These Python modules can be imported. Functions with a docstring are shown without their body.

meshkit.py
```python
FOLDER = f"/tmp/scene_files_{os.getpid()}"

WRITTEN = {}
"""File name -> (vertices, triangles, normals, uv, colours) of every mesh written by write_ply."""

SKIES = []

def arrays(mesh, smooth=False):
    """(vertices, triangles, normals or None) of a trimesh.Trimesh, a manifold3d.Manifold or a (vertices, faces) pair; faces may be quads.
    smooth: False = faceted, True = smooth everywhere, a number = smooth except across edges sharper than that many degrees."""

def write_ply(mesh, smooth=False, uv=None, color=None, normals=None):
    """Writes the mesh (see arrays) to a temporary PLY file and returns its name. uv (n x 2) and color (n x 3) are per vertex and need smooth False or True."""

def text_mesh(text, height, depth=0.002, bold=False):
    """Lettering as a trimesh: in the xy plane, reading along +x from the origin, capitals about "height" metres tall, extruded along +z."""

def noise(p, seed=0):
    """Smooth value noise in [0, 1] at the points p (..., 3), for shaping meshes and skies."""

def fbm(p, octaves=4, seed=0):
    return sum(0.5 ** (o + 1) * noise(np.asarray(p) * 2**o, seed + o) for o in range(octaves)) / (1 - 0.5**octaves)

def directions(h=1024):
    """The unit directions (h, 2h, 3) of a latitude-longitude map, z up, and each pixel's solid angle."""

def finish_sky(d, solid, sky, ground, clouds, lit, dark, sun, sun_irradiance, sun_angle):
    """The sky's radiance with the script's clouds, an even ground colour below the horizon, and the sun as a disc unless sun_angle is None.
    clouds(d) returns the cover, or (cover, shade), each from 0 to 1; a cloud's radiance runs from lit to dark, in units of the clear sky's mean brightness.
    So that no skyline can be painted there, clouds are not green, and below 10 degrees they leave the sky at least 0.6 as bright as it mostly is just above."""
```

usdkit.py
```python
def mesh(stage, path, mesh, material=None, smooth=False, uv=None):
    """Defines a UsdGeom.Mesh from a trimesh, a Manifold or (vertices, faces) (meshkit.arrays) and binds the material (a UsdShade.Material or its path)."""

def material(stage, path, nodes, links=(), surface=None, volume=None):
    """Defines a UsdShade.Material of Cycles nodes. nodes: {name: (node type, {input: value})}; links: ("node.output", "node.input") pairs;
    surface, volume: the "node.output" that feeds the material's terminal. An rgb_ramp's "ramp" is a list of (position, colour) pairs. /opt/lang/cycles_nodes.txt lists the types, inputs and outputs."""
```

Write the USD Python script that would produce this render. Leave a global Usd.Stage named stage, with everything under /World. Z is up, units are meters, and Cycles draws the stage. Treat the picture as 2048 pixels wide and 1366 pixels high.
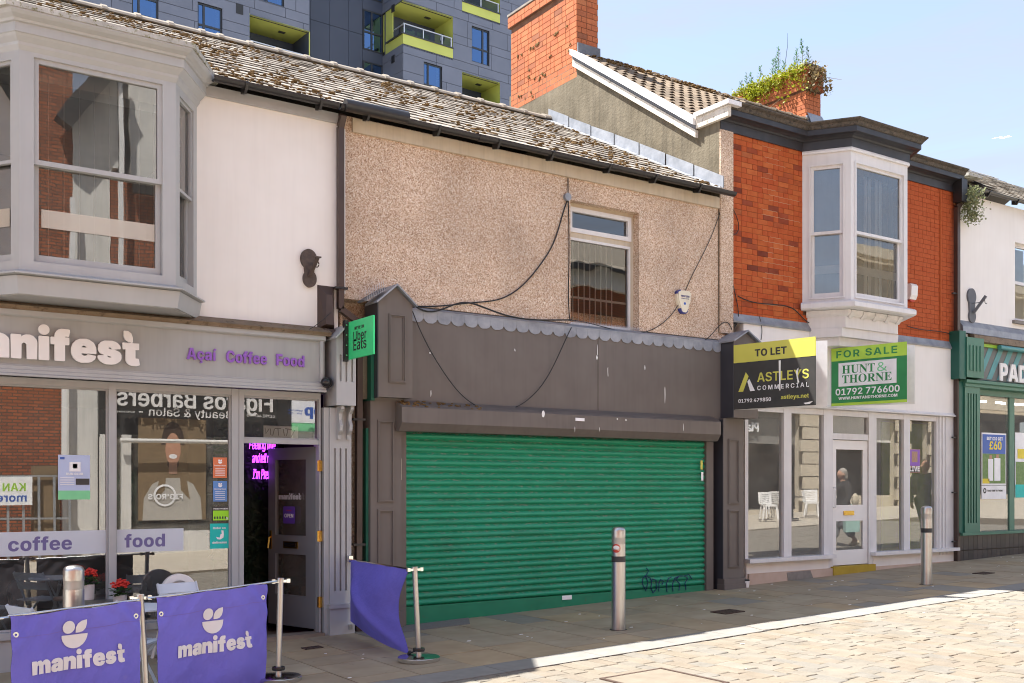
import math, random, glob
import numpy as np, trimesh, usdkit, meshkit
from shapely import affinity, box as sbox, union_all
from shapely.geometry import Polygon, Point, LineString
from pxr import Usd, UsdGeom, UsdLux, UsdShade, Gf, Sdf, Vt

stage = Usd.Stage.CreateInMemory()
UsdGeom.SetStageUpAxis(stage, UsdGeom.Tokens.z)
UsdGeom.SetStageMetersPerUnit(stage, 1.0)
UsdGeom.Xform.Define(stage, '/World')
UsdGeom.Scope.Define(stage, '/World/Looks')
stage.SetDefaultPrim(stage.GetPrimAtPath('/World'))

# ------------------------------------------------------------------ camera, sky, sun, exposure
EXPOSURE = 1.58
SKY_STRENGTH = 0.12
SUN_INTENSITY = 1.25
SUN = np.array([-.33, .373, .867]); SUN /= np.linalg.norm(SUN)
EYE = np.array([0., -11., 1.84])
TH = math.radians(55.9177)
FWD = np.array([math.cos(TH), math.sin(TH)]); RGT = np.array([math.sin(TH), -math.cos(TH)])
FPX, HOR = 2067.69, 970.0

cam = UsdGeom.Camera.Define(stage, '/World/camera')
cam.CreateHorizontalApertureAttr(36.0); cam.CreateVerticalApertureAttr(36.0 * 683 / 1024)
cam.CreateFocalLengthAttr(FPX * 36 / 2048)
cam.CreateVerticalApertureOffsetAttr((HOR - 683) * 36 / 2048)
cam.CreateClippingRangeAttr(Gf.Vec2f(.05, 2000))
cam.CreateExposureAttr(EXPOSURE)
zc = -np.array([FWD[0], FWD[1], 0]); xc = np.array([RGT[0], RGT[1], 0]); yc = np.array([0, 0, 1.])
cam.AddTransformOp().Set(Gf.Matrix4d(*xc, 0, *yc, 0, *zc, 0, *EYE, 1))

sky = UsdLux.DomeLight.Define(stage, '/World/sky')
sky.GetPrim().SetCustomDataByKey('kind', 'structure')
skym = usdkit.material(stage, '/World/Looks/sky_look', {
    't': ('texture_coordinate', {}),
    's': ('sky_texture', {'sky_type': 'single_scattering', 'sun_disc': False, 'sun_elevation': math.asin(SUN[2]), 'sun_rotation': math.atan2(SUN[0], SUN[1]), 'aerosol_density': 1.0}),
    'm': ('mapping', {'scale': (1.0, 2.6, 8.5), 'rotation': (.25, .12, .7)}),
    'n': ('noise_texture', {'scale': 1.6, 'detail': 7, 'roughness': .6, 'distortion': .6}),
    'r': ('rgb_ramp', {'ramp': [(0, (.34, .34, .34)), (.4, (.4, .4, .4)), (.6, (.74, .74, .74)), (1, (.86, .86, .86))]}),
    'x': ('mix_color', {'b': (2.0, 2.1, 2.45), 'use_clamp': False}),
    'b': ('background_shader', {'strength': SKY_STRENGTH})},
    [('t.generated', 'm.vector'), ('m.vector', 'n.vector'), ('n.fac', 'r.fac'), ('r.color', 'x.fac'), ('s.color', 'x.a'), ('x.result', 'b.color')], surface='b.background')
UsdShade.MaterialBindingAPI.Apply(sky.GetPrim()).Bind(skym)

sun = UsdLux.DistantLight.Define(stage, '/World/sun')
sun.CreateIntensityAttr(SUN_INTENSITY); sun.CreateAngleAttr(.53); sun.CreateNormalizeAttr(True)
sun.CreateColorAttr(Gf.Vec3f(1.0, .955, .88))
_x = np.cross([0, 0, 1.], SUN); _x /= np.linalg.norm(_x); _y = np.cross(SUN, _x)
sun.AddTransformOp().Set(Gf.Matrix4d(*_x, 0, *_y, 0, *SUN, 0, 0, 0, 50, 1))

# ------------------------------------------------------------------ measuring helpers (photograph -> real planes)
def ray(u, v):
    d = FWD + RGT * (u - 1024) / FPX
    return np.array([d[0], d[1], (HOR - v) / FPX])
def at(u, v, y=0.):          # x, z on the plane y = const
    d = ray(u, v); t = (y + 11) / d[1]; return d[0] * t, d[2] * t + 1.84
def ax(u, y=0.): return at(u, 970, y)[0]
def az(u, v, y=0.): return at(u, v, y)[1]
def atx(u, v, x):            # y, z on the plane x = const
    d = ray(u, v); t = x / d[0]; return d[1] * t - 11, d[2] * t + 1.84
GS = .0277
def gz(x, y=0): return GS * x
def atg(u, v):
    d = ray(u, v); t = -1.84 / (d[2] - GS * d[0]); return np.array([d[0] * t, d[1] * t - 11])
def proj(p):
    q = np.asarray(p, float) - EYE; dep = q[0] * FWD[0] + q[1] * FWD[1]
    return 1024 + FPX * (q[0] * RGT[0] + q[1] * RGT[1]) / dep, HOR - FPX * q[2] / dep, dep

# ------------------------------------------------------------------ mesh builder
class MB:
    def __init__(s): s.v, s.f, s.n = [], [], 0
    def add(s, v, f):
        v = np.asarray(v, float).reshape(-1, 3); f = np.asarray(f, int)
        if f.shape[1] == 4: f = np.vstack([f[:, [0, 1, 2]], f[:, [0, 2, 3]]])
        s.v.append(v); s.f.append(f + s.n); s.n += len(v); return s
    def tm(s, m): return s.add(m.vertices, m.faces)
    BF = np.array([[0, 2, 3, 1], [4, 5, 7, 6], [0, 1, 5, 4], [2, 6, 7, 3], [0, 4, 6, 2], [1, 3, 7, 5]])
    def box(s, x0, x1, y0, y1, z0, z1):
        return s.add([(x, y, z) for z in sorted((z0, z1)) for y in sorted((y0, y1)) for x in sorted((x0, x1))], s.BF)
    def obox(s, c, a, b, d):  # centre and three half-axis vectors
        c, a, b, d = (np.asarray(q, float) for q in (c, a, b, d))
        if np.dot(np.cross(a, b), d) < 0: a = -a
        return s.add([c + i * a + j * b + k * d for k in (-1, 1) for j in (-1, 1) for i in (-1, 1)], s.BF)
    def bar(s, p, q, w, h=None, up=(0, 0, 1)):
        p, q = np.asarray(p, float), np.asarray(q, float); h = h or w; d = (q - p) / 2; L = np.linalg.norm(d); e = d / L
        up = np.asarray(up, float)
        if abs(e @ up) > .95: up = np.array([0, 1., 0])
        a = np.cross(e, up); a /= np.linalg.norm(a); b = np.cross(a, e)
        return s.obox((p + q) / 2, a * w / 2, d, b * h / 2)
    def quad(s, *p): return s.add(p, [[0, 1, 2, 3]])
    def prism(s, poly, o, X, Y, depth):  # shapely polygon(s) in plane o + x X + y Y, extruded along X x Y by depth
        o, X, Y = (np.asarray(q, float) for q in (o, X, Y)); N = np.cross(X, Y); N /= np.linalg.norm(N)
        if isinstance(poly, (list, tuple)): poly = Polygon(poly)
        for g in getattr(poly, 'geoms', [poly]):
            if g.is_empty or g.area < 1e-10: continue
            m = trimesh.creation.extrude_polygon(g, 1.0, engine='earcut'); v = m.vertices
            s.add(o + v[:, :1] * X + v[:, 1:2] * Y + v[:, 2:3] * N * depth, m.faces)
        return s
    def tube(s, pts, r, n=8, cap=True):
        P = np.asarray(pts, float); rr = np.full(len(P), r) if np.ndim(r) == 0 else np.asarray(r)
        T = np.gradient(P, axis=0); T /= np.maximum(np.linalg.norm(T, axis=1, keepdims=True), 1e-9)
        up = np.array([0, 0, 1.]) if abs(T[0, 2]) < .9 else np.array([1., 0, 0])
        V = []
        a = np.cross(T[0], up); a /= np.linalg.norm(a)
        for i in range(len(P)):
            a = a - T[i] * (a @ T[i]); a /= max(np.linalg.norm(a), 1e-9); b = np.cross(T[i], a)
            for k in range(n):
                w = 2 * math.pi * k / n; V.append(P[i] + rr[i] * (math.cos(w) * a + math.sin(w) * b))
        F = [[i * n + k, i * n + (k + 1) % n, (i + 1) * n + (k + 1) % n, (i + 1) * n + k] for i in range(len(P) - 1) for k in range(n)]
        s.add(V, F)
        if cap:
            for i, sg in ((0, 1), (len(P) - 1, -1)):
                ring = V[i * n:(i + 1) * n]; s.add([P[i]] + ring, [[0, (k + 1) % n + 1, k + 1][::sg] for k in range(n)])
        return s
    def lathe(s, prof, c=(0, 0, 0), n=24):  # (r, z) pairs
        V, F = [], []
        for r, z in prof:
            for k in range(n): w = 2 * math.pi * k / n; V.append((c[0] + r * math.cos(w), c[1] + r * math.sin(w), c[2] + z))
        for i in range(len(prof) - 1):
            for k in range(n): F.append([i * n + k, i * n + (k + 1) % n, (i + 1) * n + (k + 1) % n, (i + 1) * n + k])
        return s.add(V, F)
    def sweep(s, prof, path, close_ends=True):
        """prof: (out, z) pairs, a closed section; path: plan points (x, y) with the outside on the RIGHT of travel; z added."""
        P = np.asarray(path, float); D = P[1:] - P[:-1]; D /= np.linalg.norm(D, axis=1, keepdims=True); N = np.stack([D[:, 1], -D[:, 0]], 1)
        M = [N[0]]
        for i in range(1, len(P) - 1):
            m = N[i - 1] + N[i]; M.append(m / (m @ N[i]))
        M.append(N[-1]); n = len(prof); V = [(P[i][0] + o * M[i][0], P[i][1] + o * M[i][1], z) for i in range(len(P)) for o, z in prof]
        F = [[i * n + k, i * n + (k + 1) % n, (i + 1) * n + (k + 1) % n, (i + 1) * n + k] for i in range(len(P) - 1) for k in range(n)]
        s.add(V, F)
        if close_ends:
            pg = Polygon(prof)
            if pg.is_valid:
                _, tf = trimesh.creation.triangulate_polygon(Polygon(prof), engine='earcut')
                vv, tf = trimesh.creation.triangulate_polygon(Polygon(prof), engine='earcut')
                for i in (0, len(P) - 1): s.add([(P[i][0] + o * M[i][0], P[i][1] + o * M[i][1], z) for o, z in vv], tf)
        return s
    def arrays(s): return np.concatenate(s.v), np.concatenate(s.f)

_names = {}
def numbered(parent, name):
    k = _names.get((parent, name), 0); _names[(parent, name)] = k + 1
    return name if k == 0 else f'{name}_{k:03d}'
_loc = {}
def tag(prim, label=None, cat=None, group=None, kind=None):
    for k, t in (('label', label), ('category', cat), ('group', group), ('kind', kind)):
        if t: prim.SetCustomDataByKey(k, t)
    return prim
def thing(name, label, cat, loc=(0, 0, 0), group=None, rotz=0, kind=None):
    p = '/World/' + numbered('/World', name); x = UsdGeom.Xform.Define(stage, p)
    x.AddTranslateOp().Set(Gf.Vec3d(*map(float, loc)))
    if rotz: x.AddRotateZOp().Set(float(rotz))
    tag(x.GetPrim(), label, cat, group, kind); _loc[p] = np.asarray(loc, float); return p
def obj(parent, name, mb, m, smooth=False, label=None, kind=None, local=False):
    """one Mesh prim under parent; vertices in world metres unless local"""
    p = parent + '/' + numbered(parent, name)
    v, f = mb.arrays() if isinstance(mb, MB) else (np.asarray(mb.vertices), np.asarray(mb.faces))
    off = _loc.get(parent, np.zeros(3))
    if not local: v = v - off
    usdkit.mesh(stage, p, (v, f), MATS[m] if isinstance(m, str) else m, smooth=smooth); _loc[p] = off
    pr = stage.GetPrimAtPath(p); tag(pr, label, None, None, kind); return p
def top(name, mb, m, label, cat, group=None, smooth=False, kind=None):
    p = obj('/World', name, mb, m, smooth); tag(stage.GetPrimAtPath(p), label, cat, group, kind); return p
def struct(name, mb, m, smooth=False):
    return obj('/World', name, mb, m, smooth, kind='structure')
def copy(src, loc, label, rotz=0, group=None):
    base = src.split('/')[-1]; base = base[:-4] if base[-4:-3] == '_' and base[-3:].isdigit() else base
    pr = stage.GetPrimAtPath(src); d = dict(pr.GetCustomData())
    p = '/World/' + numbered('/World', base); x = UsdGeom.Xform.Define(stage, p)
    x.GetPrim().GetReferences().AddInternalReference(pr.GetPath())
    x.ClearXformOpOrder(); x.AddTranslateOp().Set(Gf.Vec3d(*map(float, loc)))
    x.AddRotateZOp().Set(float(rotz))
    x.GetPrim().SetInstanceable(True)
    tag(x.GetPrim(), label, d.get('category'), group or d.get('group')); return p
def pieces(items, cap=300, stuff_name=None):
    """items: (parent, name, MB, material). The ones that show largest become parts, the rest one stuff part per parent and material."""
    def size(it):
        v, f = it[2].arrays(); q = [proj(p) for p in v[:8]]
        us, vs = [a[0] for a in q], [a[1] for a in q]
        if min(a[2] for a in q) < .2 or max(us) < 0 or min(us) > 2048 or max(vs) < 0 or min(vs) > 1366: return 0
        return (max(us) - min(us)) * (max(vs) - min(vs))
    s = sorted(((size(it), i) for i, it in enumerate(items)), reverse=True); rest = {}
    for k, (a, i) in enumerate(s):
        par, nm, mb, m = items[i]
        if k < cap and a > 30: obj(par, nm, mb, m)
        else:
            v, f = mb.arrays(); rest.setdefault((par, nm, m), MB()).add(v, f)
    for (par, nm, m), mb in rest.items(): obj(par, (stuff_name or 'far_' + nm + 's'), mb, m, kind='stuff')

# ------------------------------------------------------------------ lettering
_fonts = {}
def glyphs(text, height=1.0, wght=700, fam='Inter', opsz=14, track=0., wdth=100, grow=0.):
    """shapely outline of a line of lettering, capitals 'height' tall, baseline at y=0, starting at x=0"""
    from PIL import Image, ImageDraw, ImageFont
    key = (fam, wght, opsz, wdth)
    if key not in _fonts:
        path = [p for p in glob.glob('/opt/blender-*/*/datafiles/fonts/*') if p.split('/')[-1].startswith(fam)][0]
        f = ImageFont.truetype(path, 120)
        try: f.set_variation_by_axes([opsz, wght] if fam == 'Inter' else [wght, wdth])
        except Exception: pass
        _fonts[key] = f
    f = _fonts[key]; cap = -f.getbbox('H', anchor='ls')[1]; out = []; x = 0.
    for ch in text:
        if ch != ' ':
            x0, y0, x1, y1 = f.getbbox(ch, anchor='ls')
            im = Image.new('L', (x1 - x0 + 8, y1 - y0 + 8)); ImageDraw.Draw(im).text((4 - x0, 4 - y0), ch, 255, font=f, anchor='ls')
            on = np.pad(np.asarray(im) > 127, ((0, 0), (1, 1))).astype(np.int8)
            rows, st = np.nonzero(np.diff(on, axis=1) == 1); en = np.nonzero(np.diff(on, axis=1) == -1)[1]
            if len(rows):
                g = union_all(sbox(st, -rows - 1., en, -rows * 1.)).buffer(.7).buffer(-.7 + grow * cap).simplify(.8)
                out.append(affinity.translate(g, x + x0 - 4, 4 - y0))
        x += f.getlength(ch) + track * cap
    g = union_all(out); s = height / cap
    return affinity.scale(g, s, s, origin=(0, 0))
def fit(g, x0, y0, w=None, h=None):
    """moves an outline's box to (x0, y0), scaled to width w and/or height h"""
    a, b, c, d = g.bounds
    sx = w / (c - a) if w else (h / (d - b)); sy = h / (d - b) if h else sx
    return affinity.translate(affinity.scale(affinity.translate(g, -a, -b), sx, sy, origin=(0, 0)), x0, y0)

# ------------------------------------------------------------------ materials
MATS = {}
def mat(name, c, rough=.6, c2=None, scale=4., detail=4, bump=0., bscale=60., bdist=.01, spec=.5, metal=0., streak=0., rnd=0., dirt=None, dirt_at=.6, squash=(1, 1, 1), coat=0., ramp=None):
    """procedural: colour c..c2 by noise in world space, optional vertical streaks, per-piece tone, dirt blotches, bump"""
    c = np.asarray(c, float); c2 = c * 1.2 if c2 is None else np.asarray(c2, float)
    N = {'g': ('geometry', {}), 'm': ('mapping', {'scale': squash}), 'n': ('noise_texture', {'scale': scale, 'detail': detail, 'roughness': .6}),
         'r': ('map_range', {'from_min': .3, 'from_max': .7, 'clamp': True}), 'x': ('mix_color', {'a': tuple(c), 'b': tuple(c2)}),
         'p': ('principled_bsdf', {'roughness': rough, 'specular_ior_level': spec, 'metallic': metal, 'coat_weight': coat})}
    L = [('g.position', 'm.vector'), ('m.vector', 'n.vector'), ('n.fac', 'r.value'), ('r.result', 'x.fac')]; col = 'x.result'
    if rnd:
        N.update({'oi': ('object_info', {}), 'ad': ('math', {'math_type': 'add'}), 'fr': ('math', {'math_type': 'fraction'})})
        L += [('oi.random', 'ad.value1'), ('g.random_per_island', 'ad.value2'), ('ad.value', 'fr.value1')]
        if ramp:
            N['rr'] = ('rgb_ramp', {'ramp': ramp}); N['rm'] = ('mix_color', {'blend_type': 'multiply', 'fac': 1.})
            L += [('fr.value', 'rr.fac'), (col, 'rm.a'), ('rr.color', 'rm.b')]; col = 'rm.result'
        else:
            N['hr'] = ('map_range', {'to_min': 1 - rnd, 'to_max': 1 + rnd}); N['hs'] = ('hsv', {})
            L += [('fr.value', 'hr.value'), ('hr.result', 'hs.value'), (col, 'hs.color')]; col = 'hs.color'
    if streak:
        N.update({'sm': ('mapping', {'scale': (9, 9, .55)}), 'sn': ('noise_texture', {'scale': 1.5, 'detail': 5, 'roughness': .65}), 'sr': ('map_range', {'from_min': .45, 'from_max': .8, 'to_min': 1., 'to_max': 1 - streak, 'clamp': True}),
                  'sh': ('mix_color', {'blend_type': 'multiply', 'fac': 1.})})
        L += [('g.position', 'sm.vector'), ('sm.vector', 'sn.vector'), ('sn.fac', 'sr.value'), (col, 'sh.a'), ('sr.result', 'sh.b')]; col = 'sh.result'
    if dirt is not None:
        N.update({'dn': ('noise_texture', {'scale': scale * 2.3, 'detail': 7, 'roughness': .7}), 'dr': ('map_range', {'from_min': dirt_at, 'from_max': dirt_at + .12, 'clamp': True}), 'dx': ('mix_color', {'b': tuple(dirt)})})
        L += [('g.position', 'dn.vector'), ('dn.fac', 'dr.value'), ('dr.result', 'dx.fac'), (col, 'dx.a')]; col = 'dx.result'
    if bump:
        N.update({'bn': ('noise_texture', {'scale': bscale, 'detail': 4, 'roughness': .6}), 'b': ('bump', {'strength': bump, 'distance': bdist})})
        L += [('m.vector', 'bn.vector'), ('bn.fac', 'b.height'), ('b.normal', 'p.normal')]
    L.append((col, 'p.base_color'))
    MATS[name] = usdkit.material(stage, '/World/Looks/' + name, N, L, surface='p.BSDF'); return MATS[name]
def glass(name, ior=1.75, tint=(.93, .96, .95), wob=0., wscale=2., rough=0., gl=(1, 1, 1), haze=0.):
    N = {'g': ('geometry', {}), 'f': ('fresnel', {'IOR': ior}), 't': ('transparent_bsdf', {'color': tint}), 'y': ('glossy_bsdf', {'color': gl, 'roughness': rough}), 'x': ('mix_closure', {})}
    L = [('f.fac', 'x.fac'), ('t.BSDF', 'x.closure1'), ('y.BSDF', 'x.closure2')]
    if wob:
        N.update({'n': ('noise_texture', {'scale': wscale, 'detail': 1}), 'b': ('bump', {'strength': wob, 'distance': .02})}); L += [('g.position', 'n.vector'), ('n.fac', 'b.height'), ('b.normal', 'y.normal')]
    out = 'x.closure'
    if haze:   # pale haze put into the pane to brighten dark glass
        N.update({'dn': ('noise_texture', {'scale': 2.3, 'detail': 6, 'roughness': .7}), 'dr': ('map_range', {'from_min': .3, 'from_max': .8, 'to_min': haze * .6, 'to_max': haze * 1.6, 'clamp': True}), 'dd': ('diffuse_bsdf', {'color': (.62, .57, .47)}), 'dx': ('mix_closure', {})})
        L += [('g.position', 'dn.vector'), ('dn.fac', 'dr.value'), ('dr.result', 'dx.fac'), ('x.closure', 'dx.closure1'), ('dd.BSDF', 'dx.closure2')]; out = 'dx.closure'
    MATS[name] = usdkit.material(stage, '/World/Looks/' + name, N, L, surface=out)
def glow(name, c, s):
    MATS[name] = usdkit.material(stage, '/World/Looks/' + name, {'e': ('emission', {'color': c, 'strength': s})}, surface='e.emission')
def film(name, c, op):
    MATS[name] = usdkit.material(stage, '/World/Looks/' + name, {'t': ('transparent_bsdf', {}), 'p': ('principled_bsdf', {'base_color': c, 'roughness': .4}), 'x': ('mix_closure', {'fac': op})}, [('t.BSDF', 'x.closure1'), ('p.BSDF', 'x.closure2')], surface='x.closure')
def leafmat(name, c, c2):
    MATS[name] = usdkit.material(stage, '/World/Looks/' + name, {'g': ('geometry', {}), 'x': ('mix_color', {'a': c, 'b': c2}), 'd': ('principled_bsdf', {'roughness': .55}), 't': ('translucent_bsdf', {}), 'm': ('mix_closure', {'fac': .3})},
        [('g.random_per_island', 'x.fac'), ('x.result', 'd.base_color'), ('x.result', 't.color'), ('d.BSDF', 'm.closure1'), ('t.BSDF', 'm.closure2')], surface='m.closure')

mat('white_render', (.8, .77, .73), .8, (.85, .825, .79), 1.3, bump=.15, bscale=30, bdist=.004, streak=.045, dirt=(.6, .54, .45), dirt_at=.72)
mat('grey_paint', (.385, .395, .4), .4, (.42, .43, .435), 2, streak=.06, bump=.05, bscale=90, bdist=.002)
mat('fascia_grey', (.35, .36, .36), .55, (.39, .4, .4), 1.5, streak=.12)
mat('purple_letter', (.25, .1, .46), .5)
mat('white_letter', (.8, .78, .76), .5, (.84, .82, .8))
mat('brown_sill', (.17, .12, .075), .8, (.24, .18, .12), 5, bump=.3, bscale=40, dirt=(.08, .055, .03), dirt_at=.55)
mat('brown_paint', (.132, .112, .1), .5, (.152, .132, .118), 2.5, streak=.13, bump=.04, bscale=120, bdist=.002)
mat('brown_box', (.132, .113, .102), .45, (.152, .132, .12), 2.5, streak=.2, dirt=(.3, .28, .26), dirt_at=.73)
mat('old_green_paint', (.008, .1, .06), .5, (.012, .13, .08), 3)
mat('pvc_black', (.018, .017, .018), .35, (.03, .028, .028), 5)
mat('pvc_brown', (.05, .03, .024), .35, (.07, .045, .036), 3)
mat('cream_board', (.52, .44, .32), .7, (.6, .53, .42), 3, streak=.2, dirt=(.3, .23, .14), dirt_at=.66)
mat('lead', (.22, .24, .275), .5, (.36, .38, .42), 5, metal=.25, dirt=(.55, .56, .56), dirt_at=.68, bump=.2, bscale=18, bdist=.01)
mat('roof_tile', (.25, .22, .185), .9, (.33, .295, .25), 7, rnd=.13, dirt=(.16, .13, .095), dirt_at=.64, bump=.4, bscale=70, bdist=.006)
mat('roof_felt', (.05, .045, .04), .95)
mat('ridge_tile', (.27, .235, .195), .9, (.36, .32, .27), 6, rnd=.12, dirt=(.2, .16, .1), dirt_at=.63, bump=.3, bscale=60, bdist=.006)
mat('pantile', (.125, .09, .06), .9, (.19, .145, .1), 7, rnd=.25, dirt=(.09, .07, .04), dirt_at=.57, bump=.4, bscale=50)
mat('slate', (.22, .19, .15), .8, (.3, .265, .215), 7, rnd=.2, dirt=(.16, .13, .09), dirt_at=.62)
mat('moss', (.1, .06, .02), .98, (.22, .13, .045), 9, bump=.6, bscale=150, bdist=.01)
mat('gable_render', (.11, .09, .058), .95, (.19, .162, .115), 2.2, streak=.45, bump=.5, bscale=22, bdist=.02, dirt=(.22, .18, .12), dirt_at=.62)
mat('brick_red', (.39, .074, .022), .85, (.46, .108, .036), 9, rnd=.2, spec=.2, bump=.35, bscale=120, bdist=.004, dirt=(.2, .04, .02), dirt_at=.66, ramp=[(0, (1, 1.1, 1)), (.3, (1.12, 1.4, 1.4)), (.55, (.95, .85, .85)), (.72, (1.05, 1.2, 1.1)), (.82, (.66, .68, .95)), (.92, (.4, .46, .8)), (1, (1.15, 1.6, 1.8))])
mat('brick_chimney', (.35, .092, .028), .85, (.43, .125, .045), 9, rnd=.2, bump=.35, bscale=120, bdist=.004, dirt=(.3, .12, .07), dirt_at=.68, ramp=[(0, (1, 1, 1)), (.4, (1.12, 1.2, 1.2)), (.7, (.95, .88, .85)), (.88, (.85, .9, 1.0)), (.95, (.6, .7, .9)), (1, (1.1, 1.3, 1.4))])
mat('mortar_dark', (.12, .05, .03), .95, (.2, .1, .06), 8)
mat('mortar_pale', (.42, .3, .18), .95, (.5, .38, .25), 8)
mat('black_paint', (.022, .022, .027), .42, (.04, .04, .046), 5, streak=.2, bump=.1, bscale=60, bdist=.004)
mat('dirty_black', (.06, .05, .04), .8, (.12, .1, .08), 12, dirt=(.025, .022, .02), dirt_at=.5, bump=.3, bscale=80)
mat('white_wood', (.68, .67, .67), .5, (.74, .73, .73), 3, streak=.1, bump=.08, bscale=60, bdist=.003, dirt=(.34, .29, .22), dirt_at=.71)
mat('white_gloss', (.78, .77, .76), .35, (.82, .81, .8), 3)
mat('old_wood', (.55, .5, .42), .8, (.68, .64, .58), 6, dirt=(.14, .11, .08), dirt_at=.56, bump=.3, bscale=60)
mat('pink_plinth', (.5, .37, .29), .85, (.58, .45, .37), 4, bump=.2, bscale=80, dirt=(.2, .16, .12), dirt_at=.67)
mat('cement', (.2, .18, .16), .9, (.27, .245, .22), 8, bump=.4, bscale=70)
mat('yellow_step', (.36, .24, .01), .6, (.44, .3, .02), 6, dirt=(.16, .12, .06), dirt_at=.66)
mat('dark_tile', (.042, .036, .034), .25, (.06, .05, .047), 6, rnd=.2)
mat('shop_green', (.055, .17, .115), .4, (.065, .19, .13), 3)
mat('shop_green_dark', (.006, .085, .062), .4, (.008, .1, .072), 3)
mat('sign_dark', (.1, .11, .11), .4)
mat('sign_teal', (.07, .26, .27), .45)
mat('lime', (.3, .55, .04), .45)
mat('tower_panel', (.1, .115, .16), .5, (.12, .135, .185), .8, rnd=.07, bump=.1, bscale=8)
mat('tower_dark', (.035, .045, .075), .5, (.042, .052, .085), .6, rnd=.05)
mat('tower_lime', (.36, .4, .085), .5, (.4, .44, .1), .8)
mat('tower_joint', (.025, .027, .033), .8)
mat('frame_dark', (.02, .022, .027), .4)
mat('curtain', (.6, .62, .65), .9, (.7, .72, .75), 5)
mat('rail', (.45, .47, .5), .4, metal=.6)
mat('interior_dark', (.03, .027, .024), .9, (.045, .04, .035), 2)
mat('interior_pale', (.42, .39, .35), .9, (.48, .45, .4), 2)
mat('interior_shop', (.8, .76, .68), .9, (.84, .8, .73), 2); mat('interior_grey', (.2, .19, .18), .9, (.25, .24, .22), 2)
mat('navy_shade', (.04, .04, .05), .4, (.05, .05, .06), 3); mat('lime_wall', (.33, .47, .012), .8, (.36, .5, .02), 2)  # the navy tone holds the shade of the left-facing shopfront sides
mat('interior_floor', (.2, .16, .12), .6, (.26, .21, .16), 3)
mat('steel', (.52, .51, .5), .33, (.6, .59, .58), 3, metal=1., squash=(40, 40, 2), bump=.05, bscale=40, bdist=.001)
mat('steel_dull', (.42, .4, .36), .55, (.52, .5, .46), 9, metal=.85, dirt=(.3, .2, .1), dirt_at=.62)
mat('chrome', (.7, .7, .7), .14, (.72, .72, .72), 3, metal=1.)
mat('brass', (.62, .38, .08), .25, (.68, .44, .12), 6, metal=1.)
mat('band_black', (.03, .03, .032), .5)
mat('banner', (.145, .13, .58), .75, (.175, .158, .65), 1.6, bump=.5, bscale=7, bdist=.03, dirt=(.22, .18, .58), dirt_at=.66)
mat('plastic_white', (.75, .74, .72), .35)
mat('chair_white', (.62, .68, .76), .4, (.66, .72, .79), 3)
mat('black', (.012, .012, .013), .45)
mat('black_gloss', (.014, .013, .014), .15)
mat('dark_leather', (.055, .048, .044), .5, (.075, .066, .06), 4, bump=.15, bscale=50)
mat('table_top', (.1, .1, .105), .3, (.12, .12, .125), 5)
mat('pot', (.55, .53, .52), .7, (.6, .58, .57), 6)
mat('flower_red', (.55, .018, .012), .6, (.7, .05, .03), 40)
leafmat('leaf', (.03, .09, .02), (.09, .2, .04)); leafmat('leaf_bright', (.3, .33, .02), (.66, .55, .07)); leafmat('leaf_dry', (.22, .16, .07), (.36, .3, .16)); leafmat('leaf_dark', (.012, .035, .012), (.04, .085, .025)); leafmat('leaf_grey', (.1, .22, .1), (.24, .36, .18)); leafmat('leaf_pale', (.26, .29, .15), (.66, .6, .45))
mat('stem', (.2, .14, .08), .9)
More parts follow.
